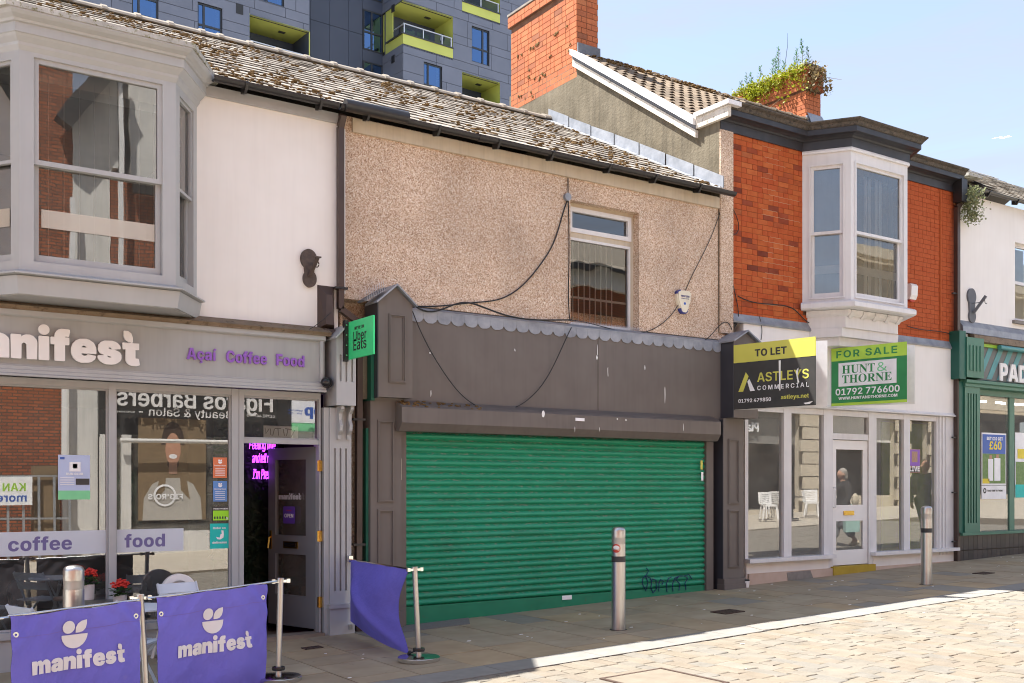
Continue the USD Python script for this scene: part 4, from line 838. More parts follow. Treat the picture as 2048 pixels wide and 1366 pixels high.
b = MB(); b.box(XG - .06, XG, -.26, Yv - .06, 7.24, 7.40); obj(BB, 'parapet_board', b, 'old_wood')
b = MB(); b.box(XG - .1, XG + .18, -.3, Yv - .05, 7.405, 7.47); obj(BB, 'parapet_capping', b, 'white_wood')
b = MB(); b.box(XG + .2, XR, -.1, Yv + .1, 7.3, 7.36); obj(BB, 'box_gutter', b, 'lead')
# black cornice round the bay
cp = [(0, 7.12), (.03, 7.12), (.035, 7.25), (.05, 7.255), (.07, 7.275), (.12, 7.295), (.17, 7.30), (.19, 7.305), (.19, 7.385), (0, 7.385)]
path = [(XG + .02, 0), bay2[0], bay2[1], bay2[2], bay2[3], (XR - .05, 0)]
b = MB().sweep(cp, path); cor = obj(BB, 'cornice', b, 'black_paint')
b = MB().sweep([(0, 7.387), (.2, 7.387), (.215, 7.40), (.235, 7.44), (.27, 7.455), (.29, 7.47), (.29, 7.485), (0, 7.485)], path); obj(cor, 'crown_moulding', b, 'dirty_black')
b = MB().add([(XG + .02 - .0, -.19, 7.305), (XG + .02, .0, 7.305), (XG + .02, .0, 7.385), (XG + .02, -.19, 7.385)], [[0, 1, 2, 3]])
b = MB().prism([(13.0, 0), (13.42, -.6), (14.86, -.6), (15.28, 0)], (0, 0, 7.44), (1, 0, 0), (0, 1, 0), .03); obj(cor, 'bay_lead', b, 'lead')
# bay window
W2 = [np.asarray(p) for p in bay2]; L2 = [np.linalg.norm(W2[i + 1] - W2[i]) for i in range(3)]
H2 = [(.13, L2[0] - .12, 4.79, 6.86), (.12, L2[1] - .12, 4.79, 6.88), (.12, L2[2] - .1, 4.79, 6.86)]
b = MB()
for i in range(3): face(b, bay2[i], bay2[i + 1], 4.70, 7.12, [H2[i]], .07)
by2 = obj(BB, 'bay_window', b, 'white_wood')
for i in range(3):
    s0, s1, z0, z1 = H2[i]; zm = 5.82; b = MB(); frame_rect(b, bay2[i], bay2[i + 1], s0, s1, zm - .03, z1, .045, .015, .04); frame_rect(b, bay2[i], bay2[i + 1], s0 + .002, s1 - .002, z0, zm + .02, .05, .058, .035, .08); obj(by2, 'sash', b, 'white_wood')
    b = MB(); frame_rect(b, bay2[i], bay2[i + 1], s0 - .03, s1 + .03, z0 - .02, z1 + .03, .025, -.02, .02); obj(by2, 'architrave', b, 'white_wood')
    for za, zb, rec in ((zm, z1 - .03, .04), (z0 + .06, zm, .08)): g_ = MB(); pane(g_, bay2[i], bay2[i + 1], s0 + .03, s1 - .03, za, zb, rec); obj(by2, 'pane', g_, 'pane_old')
b = MB().sweep([(0, 7.06), (.03, 7.06), (.035, 7.09), (.025, 7.117), (0, 7.117)], bay2); obj(by2, 'head_moulding', b, 'white_wood')
b = MB().sweep([(-.05, 4.6), (.1, 4.6), (.125, 4.62), (.125, 4.685), (.1, 4.71), (-.05, 4.71)], [(12.98, 0), bay2[1], bay2[2], (15.3, 0)]); obj(by2, 'sill', b, 'white_wood')
ip = [(13.1, 0), (13.46, -.5), (14.78, -.5), (15.14, 0)]
b = MB().sweep([(-.1, 4.5), (.0, 4.5), (.03, 4.53), (.05, 4.595), (-.1, 4.595)], ip); b.sweep([(-.1, 4.32), (-.0, 4.32), (.0, 4.5), (-.1, 4.5)], [(13.12, 0), (13.45, -.48), (14.78, -.48), (15.12, 0)])
b.sweep([(-.1, 4.18), (.02, 4.18), (.025, 4.318), (-.1, 4.318)], [(13.14, 0), (13.42, -.42), (14.82, -.42), (15.1, 0)]); b.sweep([(-.1, 4.05), (-.02, 4.05), (.0, 4.178), (-.1, 4.178)], [(13.2, 0), (13.46, -.36), (14.76, -.36), (15.0, 0)])
crb = obj(by2, 'corbel', b, 'white_wood')
b = MB().prism([(13.12, 0), (13.45, -.44), (14.78, -.44), (15.12, 0)], (0, 0, 4.2), (1, 0, 0), (0, 1, 0), .4); b.prism([(13.25, 0), (13.5, -.33), (14.7, -.33), (14.95, 0)], (0, 0, 4.055), (1, 0, 0), (0, 1, 0), .14); obj(by2, 'corbel_core', b, 'white_wood')
for k in range(5): xx = 13.5 + k * .3; b = MB().prism([(-.49, 4.59), (-.56, 4.59), (-.565, 4.56), (-.52, 4.5), (-.49, 4.47)], (xx, 0, 0), (0, 1, 0), (0, 0, 1), .09); obj(by2, 'dentil', b, 'white_wood')
mat('bay_room2', (.2, .22, .25), .9, (.24, .26, .29), 2)
room(BB, 12.7, 15.7, .24, 3.4, 4.72, 7.1, 'bay_room2', 'interior_floor', 'interior_grey')
mat('blind_blue', (.33, .38, .47), .9, (.38, .43, .52), 2, streak=.1)
def in_bay(i, s0, s1, z0, z1, rec, m, nm):
    q = MB(); A_, B_ = W2[i], W2[i + 1]; D_ = (B_ - A_) / np.linalg.norm(B_ - A_); N_ = np.array([D_[1], -D_[0]]); c_ = (A_ + B_) / 2
    a_ = A_ + D_ * s0 - N_ * rec; e_ = A_ + D_ * s1 - N_ * rec; q.obox([*((a_ + e_) / 2), (z0 + z1) / 2], [*(D_ * (s1 - s0) / 2), 0], [*(N_ * .004), 0], (0, 0, (z1 - z0) / 2)); obj(by2, nm, q, m)
in_bay(0, .12, L2[0] - .1, 4.8, 6.9, .16, 'blind_blue', 'blind')
for i in (0, 1): in_bay(i, .15, L2[i] - .15, 5.18, 5.31, .092, 'frosted', 'film_band')  # pale see-through strip close behind the lower panes
for k in range(4): in_bay(1, .72 + k * .14, .79 + k * .14, 4.85, 6.85, .3 + .03 * (k % 2), 'curtain', 'curtain')
# shop front below
b = MB(); b.box(ax(1487, -.03), XR - .02, -.03, .2, 3.13, 4.3); sf = obj(BB, 'fascia', b, 'white_render')
b = MB().prism([(-.05, 4.28), (-.06, 4.30), (-.03, 4.36), (-.004, 4.42), (.02, 4.42), (.02, 4.28)], (BX0, 0, 0), (0, 1, 0), (0, 0, 1), XR - BX0 - .04); obj(sf, 'lead_flashing', b, 'lead')
b = MB().prism([(-.03, 3.06), (-.09, 3.07), (-.09, 3.085), (-.06, 3.1), (-.05, 3.128), (.1, 3.128), (.1, 3.06)], (ax(1488, -.03), 0, 0), (0, 1, 0), (0, 0, 1), XR - .02 - ax(1488, -.03)); obj(sf, 'moulding', b, 'white_wood')
sy = .02; xs = [ax(u, sy) for u in (1487, 1563, 1578, 1643, 1661, 1733, 1748, 1803, 1815, 1868, 1905)]; zb_, zt2 = .72, 3.058; dT = az(1700, 868, sy); dT2 = az(1700, 880, sy)
b = MB()
for a, c, z in ((xs[0] - .02, xs[0] + .05, zb_), (xs[1], xs[2], zb_), (xs[3], xs[4], .5), (xs[5], xs[6], .5), (xs[7], xs[8], zb_), (xs[9], xs[10], .55)): b.box(a, c, sy - .05, sy + .05, z, zt2)
for a, c in ((xs[0] + .052, xs[1] - .002), (xs[2] + .002, xs[3] - .002), (xs[4] + .002, xs[5] - .002), (xs[6] + .002, xs[7] - .002), (xs[8] + .002, xs[9] - .002)): b.box(a, c, sy - .045, sy + .045, zt2 - .09, zt2 - .003)
b.box(xs[4] + .002, xs[5] - .002, sy - .04, sy + .04, dT2, dT)
for k in range(3): b.box(xs[9] + .06 + k * .1, xs[9] + .1 + k * .1, sy - .07, sy - .05, .6, zt2)
sw = obj(BB, 'shop_window', b, 'white_wood')
for a, c, z0, z1 in ((xs[0], xs[1], zb_, zt2), (xs[2], xs[3], zb_, zt2), (xs[4], xs[5], dT, zt2), (xs[6], xs[7], zb_, zt2), (xs[8], xs[9], zb_, zt2)): g_ = MB(); g_.quad((a - .01, sy, z0), (c + .01, sy, z0), (c + .01, sy, z1), (a - .01, sy, z1)); obj(sw, 'pane', g_, 'pane_shop')
b = MB(); b.box(xs[0] - .02, xs[4] - .03, -.13, sy + .05, .66, .718); b.box(xs[5] + .04, xs[10], -.13, sy + .05, .66, .718); obj(sw, 'sill', b, 'white_wood')
b = MB(); b.box(xs[0], xs[3] + .1, -.04, .1, .33, .655); b.box(xs[6] - .1, xs[10], -.04, .1, .33, .655); obj(BB, 'stallriser', b, 'white_render')
b = MB(); b.box(xs[0] + .02, xs[4] + .02, -.075, .1, gz(12) - .1, gz(13.2) + .13); b.box(xs[5] + .05, xs[10] - .1, -.06, .1, gz(14.6) - .1, gz(15.3) + .05); pk = obj(BB, 'plinth', b, 'pink_plinth')
b = MB().prism([(13.0 - .42, .3), (13.0 + .2, .3), (13.0 + .1, .49), (12.55, .48)], (0, -.076, 0), (1, 0, 0), (0, 0, 1), .004); obj(pk, 'cement_patch', b, 'cement')
b = MB(); b.box(xs[4] - .06, xs[5] + .1, -.09, .1, gz(14) - .05, gz(14) + .13); obj(BB, 'door_step', b, 'yellow_step', label='yellow painted door step')
A, B = (xs[4] + .005, .02), (xs[5] - .005, .02); Ld = B[0] - A[0]; z0 = gz(14) + .14; z1 = dT2 - .01
b = MB(); face(b, A, B, z0, z1, [(.11, Ld - .11, az(1690, 1010, 0), z1 - .15), (.11, Ld - .11, az(1690, 1100, 0), az(1690, 1042, 0))], .045, .02); dr = obj(BB, 'door', b, 'white_gloss', label='white shop door with a brass letterbox')
for a, c in ((az(1690, 1010, 0), z1 - .15), (az(1690, 1100, 0), az(1690, 1042, 0))): g_ = MB(); pane(g_, A, B, .1, Ld - .1, a, c, .0); obj(dr, 'pane', g_, 'pane_shop')
xq, zq = at(1697, 1026, 0); b = MB(); b.box(xq - .13, xq + .13, -.012, .0, zq - .035, zq + .035); b.box(xq - .11, xq + .11, -.02, -.012, zq - .02, zq - .002); obj(dr, 'letterbox', b, 'brass')
xq, zq = at(1666, 995, 0); b = MB(); b.tube([(xq, -.0, zq + .16), (xq, -.05, zq + .16), (xq, -.05, zq - .16), (xq, 0, zq - .16)], .012); obj(dr, 'handle', b, 'white_gloss')
room(BB, xs[0] - .05, 16.95, .1, 4.0, .45, 3.25, 'interior_shop', 'interior_floor', 'white_gloss', right='interior_shop')
b = MB(); b.box(ax(1764, .2), ax(1874, .2), .2, .23, .46, 2.93); obj(BB, 'lime_partition', b, 'lime_wall', label='lime green board behind the right hand shop panes')
b = MB(); b.box(16.88, 16.945, 1.56, 1.7, .46, 3.2); obj(BB, 'interior_wall', b, 'interior_pale')
# chimneys
def chimney(x0, x1, y0, y1, z0, z1, course, capz, label, mname='brick_chimney', ov=.045):
    b = MB(); b.box(x0 + .006, x1 - .006, y0 + .006, y1 - .006, z0, capz); b.box(x0 - ov + .006, x1 + ov - .006, y0 - ov + .006, y1 + ov - .006, capz, z1); ch = obj(BB, 'chimney', b, 'mortar_dark', label=label)
    for f, o, X, L in ((0, (x0 + .006, y1, 0), (0, -1, 0), y1 - y0), (1, (x0, y0 + .006, 0), (1, 0, 0), x1 - x0)):
        brick_face(ch, (o[0], o[1], z0), X, 0, L, capz - z0 - .01, course, .235, .118, mname, jt=.011)
        oo = (o[0] - ov, o[1] + ov, 0) if f == 0 else (o[0] - ov, o[1] - ov, 0)
        brick_face(ch, (oo[0], oo[1], capz + .004), X, 0, L + 2 * ov, z1 - capz, course, .235, .118, mname, jt=.011)
    b = MB(); b.box(x0 - ov - .01, x1 + ov + .01, y0 - ov - .01, y1 + ov + .01, z1, z1 + .04); obj(ch, 'chimney_cap', b, 'cement'); return ch
ch1 = chimney(XG, XG + .48, 3.43, 5.5, 9.02, 10.85, .1, 10.62, 'tall orange brick chimney on the left gable')
ch2 = chimney(17.2, 17.66, 3.45, 5.45, 8.8, 10.62, .092, 10.12, 'brick chimney overgrown with weeds', ov=.04)
b = MB(); b.box(17.16, 17.7, 3.40, 3.43, 9.2, 9.55); b.add([(17.66, 3.42, 9.62), (17.72, 3.3, 9.35), (17.2, 3.3, 9.35), (17.2, 3.42, 9.62)], [[0, 1, 2, 3]]); obj(ch2, 'lead_flashing', b, 'lead')
for k in range(7): yy = 3.5 + k * .28; b = MB().prism([(-yy, 9.35 - k * .02), (-yy - .26, 9.3 - k * .02), (-yy - .26, 9.2), (-yy, 9.2)], (17.195, 0, 0), (0, -1, 0), (0, 0, 1), .012); obj(ch2, 'step_flashing', b, 'lead')
b = MB(); b.box(XG - .0, XG + .5, 3.39, 3.425, 9.38, 9.62); obj(ch1, 'lead_flashing', b, 'slate_grey')
pieces(bricks, 300, 'far_bricks')
# downpipe on the right party line
xd = ax(1914, -.08); b = MB(); b.box(xd - .04, xd + .04, -.12, -.04, gz(17), az(1914, 415, -.08)); b.bar((xd, -.08, az(1914, 415, -.08)), (xd + .12, -.12, az(1914, 410, -.08) + .1), .08); dp2 = obj(BB, 'downpipe', b, 'pvc_brown')
b = MB(); b.box(xd - .07, xd + .1, -.22, -.05, az(1914, 405, -.1), az(1914, 360, -.1)); obj(dp2, 'hopper', b, 'pvc_black')
for v in (587, 875, 985, 1083): zz = az(1910, v, -.08); b = MB(); b.box(xd - .14, xd + .05, -.1, -.06, zz - .012, zz + .012); obj(dp2, 'pipe_clip', b, 'pvc_black')
b = MB(); xq = ax(1880, 0); b.box(xq - .012, xq + .012, -.018, -.001, 4.42, 7.1); obj(BB, 'conduit', b, 'brick_red')

# ------------------------------------------------------------------ betting shop on the right edge
GB = thing('green_shop_building', 'white rendered building with a dark green betting shop front at the right edge', 'building', (17.2, 0, gz(18)))
gx = 17.22; gwx0, gwx1 = ax(2030, 0), ax(2100, 0); gwz1, gwz0 = az(2035, 485, 0), az(2035, 642, 0)
b = MB(); face(b, (gx, 0), (24, 0), 4.8, 7.15, [(gwx0 - gx, gwx1 - gx, gwz0, gwz1)], .25); b.box(24, 24.2, .0, 6, 0, 7.1); obj(GB, 'wall', b, 'white_render')
b = MB(); frame_rect(b, (gwx0, .08), (gwx1, .08), 0, gwx1 - gwx0, gwz0, gwz1, .07, 0, .05); b.box(gwx0 + .05, gwx1 - .05, .07, .12, (gwz0 + gwz1) / 2 - .03, (gwz0 + gwz1) / 2 + .03); gw = obj(GB, 'window', b, 'white_wood')
b = MB(); b.box(gwx0 - .1, gwx1 + .1, -.06, .1, gwz0 - .06, gwz0); obj(gw, 'sill', b, 'cement'); g_ = MB(); pane(g_, (gwx0, .1), (gwx1, .1), .05, gwx1 - gwx0 - .05, gwz0 + .05, gwz1 - .05, .0); obj(gw, 'pane', g_, 'pane_upvc')
b = MB(); b.box(gwx0 - .1, gwx1 + .1, .6, .65, gwz0 - .1, gwz1 + .1); obj(gw, 'net_curtain', b, 'curtain')
gye, gze, gyr = -.12, 7.25, 2.6; gzr = az(1994, 358, gyr)
b = MB(); b.add([(gx + .25, gye, gze - .02), (24, gye, gze - .02), (24, gyr, gzr - .02), (gx + .25, gyr, gzr - .02), (24, 6, gze - .3), (gx + .25, 6, gze - .3)], [[0, 1, 2, 3], [3, 2, 4, 5]]); rg = obj(GB, 'roof', b, 'roof_felt')
pieces(roof_tiles(rg, gx + .3, 22.5, gye, gze, gyr, gzr, 13, .3, 'slate', name='roof_slate'), 200)
za_, zb_r = 7.40, az(1872, 319, 2.3); b = MB().add([(17.2, -.05, za_ - .03), (18.4, -.05, za_ - .03), (18.4, 2.3, zb_r - .03), (17.2, 2.3, zb_r - .03)], [[0, 1, 2, 3]]); hr_ = obj(GB, 'upper_roof', b, 'roof_felt'); pieces(roof_tiles(hr_, 17.2, 18.4, -.05, za_, 2.3, zb_r, 12, .28, 'slate', name='roof_slate'), 80)
gutter(GB, gx + .3, 23, gye - .06, gze - .02, 'pvc_black', r=.05)
b = MB(); b.box(gx + .02, gx + .45, -.2, 2.4, 7.42, 7.47); obj(GB, 'verge', b, 'lichen_stone')
b = MB().prism([(-.03, 4.6), (-.1, 4.6), (-.09, 4.72), (-.0, 4.84), (.02, 4.84), (.02, 4.6)], (gx, 0, 0), (0, 1, 0), (0, 0, 1), 6.5); obj(GB, 'lead_flashing', b, 'lead')
b = MB().prism([(-.1, 4.44), (-.17, 4.46), (-.15, 4.58), (-.03, 4.6), (0, 4.44)], (ax(1943, -.1), 0, 0), (0, 1, 0), (0, 0, 1), 5.5); obj(GB, 'ledge', b, 'brown_sill')
p0, p1 = ax(1929, -.14), ax(1959, -.14); q0 = ax(1934, -.22); q1 = ax(1968, -.22); f0_, f1_ = az(1945, 780, -.1), az(1960, 680, -.1)
b = MB(); b.box(p0 - .14, p1, -.12, .2, .98, 3.75)
P = sbox(p0, .98, p1, 3.7)
for k in range(4): cx = p0 + (p1 - p0) * (k + 1.2) / 5.6; P = P.difference(sbox(cx - .02, 1.15, cx + .02, 3.5))
b.prism(P, (0, -.12, 0), (1, 0, 0), (0, 0, 1), .03); gp = obj(GB, 'pilaster', b, 'shop_green')
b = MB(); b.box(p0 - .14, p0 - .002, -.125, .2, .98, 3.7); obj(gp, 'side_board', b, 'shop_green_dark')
b = MB(); b.box(q0, q1, -.22, .1, 3.78, 4.5)
for k in range(4): cx = q0 + (q1 - q0) * (k + 1) / 5; b.box(cx - .025, cx + .02, -.235, -.22, 3.9, 4.36)
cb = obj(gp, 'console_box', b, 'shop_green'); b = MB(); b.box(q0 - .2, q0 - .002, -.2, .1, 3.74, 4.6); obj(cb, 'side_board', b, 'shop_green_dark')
b = MB(); b.box(q1 + .002, 24, -.08, .2, 3.78, 4.44); gf = obj(GB, 'fascia', b, 'sign_dark')
for k in range(14):
    xa = q1 - .35 + k * .33; P = Polygon([(xa, 3.8), (xa + .16, 3.8), (xa + .55, 4.38), (xa + .39, 4.38)]).intersection(sbox(q1 + .01, 3.8, 24, 4.38))
    if not P.is_empty: b = MB().prism(P, (0, -.081, 0), (1, 0, 0), (0, 0, 1), .004); obj(gf, 'stripe', b, 'sign_teal')
b = MB(); b.box(q1 + .01, 24, -.11, -.08, 4.385, 4.44); obj(gf, 'lime_strip', b, 'lime')
b = MB(); b.tube([(q1 + .6, -.16, 4.40), (24, -.16, 4.40)], .045, 10); obj(gf, 'light_tube', b, 'sign_teal', smooth=40)
wordon('PADDY', 1998, 2090, 766, -.09, .33, 'white_letter', gf, 'lettering', 900, .03)
b = MB().prism([(-.08, 3.6), (-.17, 3.62), (-.17, 3.67), (-.2, 3.69), (-.2, 3.74), (-.08, 3.775), (.1, 3.775), (.1, 3.6)], (p0 - .02, 0, 0), (0, 1, 0), (0, 0, 1), 7); obj(gf, 'moulding', b, 'shop_green')
b = MB(); b.box(p1 + .002, 24, -.05, .05, 3.5, 3.6); b.box(p0 - .1, 24, -.17, .1, .93, .98); b.box(ax(2017, 0), ax(2027, 0), -.02, .06, .98, 3.5); obj(GB, 'shop_window', b, 'shop_green')
g_ = MB(); g_.quad((p1, .0, .98), (24, .0, .98), (24, .0, 3.5), (p1, .0, 3.5)); obj(GB + '/shop_window', 'pane', g_, 'pane_shop')
b = MB(); b.box(p0 - .14, 24, -.1, .1, gz(17) - .1, .925); pt = obj(GB, 'stallriser', b, 'joint')
it = []; x = p0 - .13
while x < 23:
    for z0, z1 in ((gz(17.5) - .05, .655), (.665, .925)):
        m = MB(); m.box(x + .003, x + .145, -.112, -.1, z0, z1 - .003); it.append((pt, 'wall_tile', m, 'dark_tile'))
    x += .148
pieces(it, 120)
room(GB, 17.5, 23.9, .1, 5, .6, 3.7, 'interior_pale', 'interior_floor', 'interior_pale')
for x0_, x1_ in ((18.2, 19.6), (20.0, 21.2)): b = MB(); b.box(x0_, x1_, .9, .95, 3.5, 3.54); obj(GB, 'strip_light', b, 'tube_light')
# ------------------------------------------------------------------ tower block behind the roofs
rng = random.Random(5)
ta = math.radians(3.3); TA = np.array([math.cos(ta), math.sin(ta), 0]); TB = np.array([-math.sin(ta), math.cos(ta), 0])
_d = ray(806, 87) * 57.; TC = np.array([_d[0], _d[1] - 11, 0.])
def tw(u, v, depth=0.):          # s along the front, z, on the plane set back by depth
    o = TC + TB * depth; d = ray(u, v); n = TB[:2]; t = ((o[:2] - EYE[:2]) @ n) / (d[:2] @ n); p = EYE + d * t; return (p - o) @ TA, p[2]
def tp(s, dep, z): p = TC + TA * s + TB * dep; return np.array([p[0], p[1], z])
def tbox(mb, s0, s1, d0, d1, z0, z1): return mb.obox(tp((s0 + s1) / 2, (d0 + d1) / 2, (z0 + z1) / 2), TA * (s1 - s0) / 2, TB * (d1 - d0) / 2, (0, 0, (z1 - z0) / 2))
TW = thing('tower_block', 'modern grey clad apartment tower with lime green balconies rising behind the terrace', 'tower block', tuple(TC))
ZG, ZTOP, FL = 1.0, 37.5, 2.9
sL = tw(619, 60)[0]; sE = tw(1120, 60)[0]; sW = tw(-260, 60)[0]; RD = 2.2
_, zb1 = tw(806, 87)                 # under the lime parapet of the middle balcony: a floor line
holes = []; wins = []; items = []
def win(u0, v0, u1, v1, split=.62, low=.28):
    s0, zt1 = tw(u0, v0); s1, z2 = tw(u1, v1); zt2_ = tw(u1, v1 - (v1 - v0) * .0)[1]
    return s0, s1
def rect(u0, vt, u1, vb, dep=0.):    # vt at the left edge, vb at the right edge
    s0, zt1 = tw(u0, vt, dep); s1, zb2 = tw(u1, vb, dep); return s0, s1, zb2, zt1
cx = lambda a: 700 + a / 6.4
cy = lambda a: a / 6.4
def c5(a, b): return 330 + a / 5.53, b / 5.53
RW = [rect(cx(1560), cy(325), cx(1785), cy(850)), rect(cx(945), cy(785), cx(1180), cy(1330))]
a_ = c5(362, 15); e_ = c5(635, 500); RW.append(rect(*a_, *e_))
a_ = c5(1060, -260); e_ = c5(1318, 78); RW.append(rect(*a_, *e_))
RW.append(rect(264, -65, 317, 40))
s0, s1, z0, z1 = RW[0]; RW += [(s0 - 4.2 * 0 + 0, s1, z0 + 2 * FL, z1 + 2 * FL)]
# balconies: opening front (s0, s1, z floor of opening, z ceiling), parapet or rail
b1c = tw(cx(680), cy(15))[1]; b1s1 = tw(cx(1318), cy(235))[0]; b1p = tw(cx(680), cy(430))[1]; b1b = zb1
BAL = [(0.0, b1s1, b1p, b1c, 'corner', b1b)]
s0, zc = tw(cx(1435), cy(925)); s1 = tw(cx(1920), cy(1075))[0]; BAL.append((s0, s1, zc - 2.35, zc, 'rail', None))
s0, zpt = tw(cx(1435), cy(20)); zpb = tw(cx(1435), cy(135))[1]; BAL.append((s0, s1, zpt, zpt + 1.7, 'parapet', zpb))
s0, zc = tw(*c5(936, 160)); BAL.append((s0, sL, zc - 2.35, zc, 'rail', None))
holes = [(r[0], r[1], r[2], r[3]) for r in RW] + [(b[0] - (0.001 if b[4] == 'corner' else 0), b[1], b[5] if b[5] else b[2], b[3]) for b in BAL]
core = MB()
def minus(s0, s1, z0, z1):
    P = sbox(s0, z0, s1, z1)
    for h in holes: P = P.difference(sbox(h[0], h[2], h[1], h[3]))
    return P
for s0, s1 in ((sW, sL), (0, sE)): core.prism(minus(s0, s1, ZG, ZTOP), tp(0, .12 + .1, 0), TA, (0, 0, 1), .1)
tbox(core, sW, sE, 6.0, 6.2, ZG, ZTOP); tbox(core, sW, sW + .2, .3, 6, ZG, ZTOP); tbox(core, sE - .2, sE, .3, 6, ZG, ZTOP); tbox(core, sL - .12, sL - .02, .24, RD, ZG, 13.0); tbox(core, sW, sE, 0.3, 6.2, ZTOP - .3, ZTOP)
obj(TW, 'core_wall', core, 'tower_joint')
def panels(s0, s1, zlo, zhi, off=0.):
    rows = []; z = zb1
    while z > zlo: z -= FL
    hts = [.95, .48, .97, .5]; k = 0
    while z < zhi:
        rows.append((z, z + hts[k % 4])); z += hts[k % 4]; k += 1
    for (a, c) in rows:
        s = s0 - off * rng.random(); 
        while s < s1:
            w = rng.choice([1.45, 1.7, 2.9, 2.2]); P = minus(max(s, s0) + .012, min(s + w, s1) - .012, a + .012, c - .012) if min(s + w, s1) - max(s, s0) > .1 else None
            if P is not None and not P.is_empty:
                for g_ in getattr(P, 'geoms', [P]):
                    if g_.area > .02: items.append((TW, 'cladding_panel', MB().prism(g_, tp(0, .03, 0), TA, (0, 0, 1), .03), 'tower_panel'))
            s += w
panels(sW, sL, 15, ZTOP, 1.); panels(0, sE, 17, ZTOP)
b = MB(); 
for s0, s1 in ((sW, sL), (0, sE)): b.prism(sbox(s0, ZG, s1, 15.2), tp(0, .03, 0), TA, (0, 0, 1), .03)
obj(TW, 'lower_cladding', b, 'tower_panel')
# side of the right block that looks left, and the recessed dark wall
zr_ = [z for z in np.arange(zb1 - 4 * FL, ZTOP, FL)]
for zf in zr_:
    for a, c in ((0, .95), (.95, 1.43), (1.43, 2.4), (2.4, 2.9)):
        z0_, z1_ = zf + a + .012, zf + c - .012; mid = (z0_ + z1_) / 2
        m = MB().obox(tp(-.015, (RD + .0) / 2 + .02, mid), TA * .015, TB * (RD / 2 - .02), (0, 0, (z1_ - z0_) / 2))
        if BAL[0][5] < mid < BAL[0][3]: continue
        items.append((TW, 'cladding_panel', m, 'tower_panel'))
sD = tw(725, 60, RD)[0]
w0 = sD; w1 = -.02
s = sL
dk = MB()
while s < sD - .1:
    w = 1.15; e = min(s + w, sD)
    for zf in zr_: items.append((TW, 'dark_panel', MB().obox(tp((s + e) / 2, RD + .02, zf + FL / 2 + .9), TA * ((e - s) / 2 - .01), TB * .02, (0, 0, FL / 2 - .012)), 'tower_dark'))
    s += w
b = MB(); tbox(b, sL - .1, sE - .3, RD + .05, RD + .3, ZG, ZTOP); obj(TW, 'recess_wall', b, 'tower_joint')
b = MB(); tbox(b, sL - .04, sL - .02, .06, RD, ZG, ZTOP); obj(TW, 'return_wall', b, 'tower_dark')
zwt = tw(cx(160), cy(110), RD)[1]; zwb = tw(cx(160), cy(625), RD)[1]
def twin(s0, s1, z0, z1, dep, vs=.5, hs=.42, rec=.12, curtain=True):
    b = MB(); D_ = dep + rec; fw = .07
    for a, c, e, g_ in ((s0, s1, z0, z0 + fw), (s0, s1, z1 - fw, z1), (s0, s0 + fw, z0 + fw, z1 - fw), (s1 - fw, s1, z0 + fw, z1 - fw)): tbox(b, a, c, D_ - .05, D_ + .02, e, g_)
    sv, zh = s0 + (s1 - s0) * vs, z0 + (z1 - z0) * hs
    tbox(b, sv - .05, sv + .05, D_ - .045, D_ + .015, z0 + fw, z1 - fw); tbox(b, s0 + fw, sv - .05, D_ - .045, D_ + .015, zh - .045, zh + .045); tbox(b, sv + .05, s1 - fw, D_ - .045, D_ + .015, zh - .045, zh + .045)
    wn = obj(TW, 'window', b, 'frame_dark')
    for a, c in ((s0 + fw, sv - .05), (sv + .05, s1 - fw)):
        for e, g_ in ((z0 + fw, zh - .045), (zh + .045, z1 - fw)):
            q = MB(); q.quad(tp(a, D_, e), tp(c, D_, e), tp(c, D_, g_), tp(a, D_, g_)); obj(wn, 'pane', q, 'pane_tower')
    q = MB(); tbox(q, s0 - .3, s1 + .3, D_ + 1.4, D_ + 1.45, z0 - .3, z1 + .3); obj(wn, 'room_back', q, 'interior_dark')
    if curtain:
        q = MB(); n_ = 9; w = (s1 - s0) * .2
        for k in range(n_): tbox(q, s1 - w + k * w / n_, s1 - w + (k + .8) * w / n_, D_ + .14 + .03 * (k % 2), D_ + .16 + .03 * (k % 2), z0, z1)
        obj(wn, 'curtain', q, 'curtain')
for i, r in enumerate(RW): twin(r[0], r[1], r[2], r[3], 0., vs=.66 if i == 0 else .27, hs=.42)
for k in (-1, 0, 1):
    b = MB(); tbox(b, sD, -.02, RD - .02, RD + .05, zwt + k * FL, zwb + (k + 1) * FL); obj(TW, 'dark_panel', b, 'tower_dark'); twin(sD + .03, -.04, zwb + k * FL, zwt + k * FL, RD - .12, vs=.44, hs=.45, curtain=False)
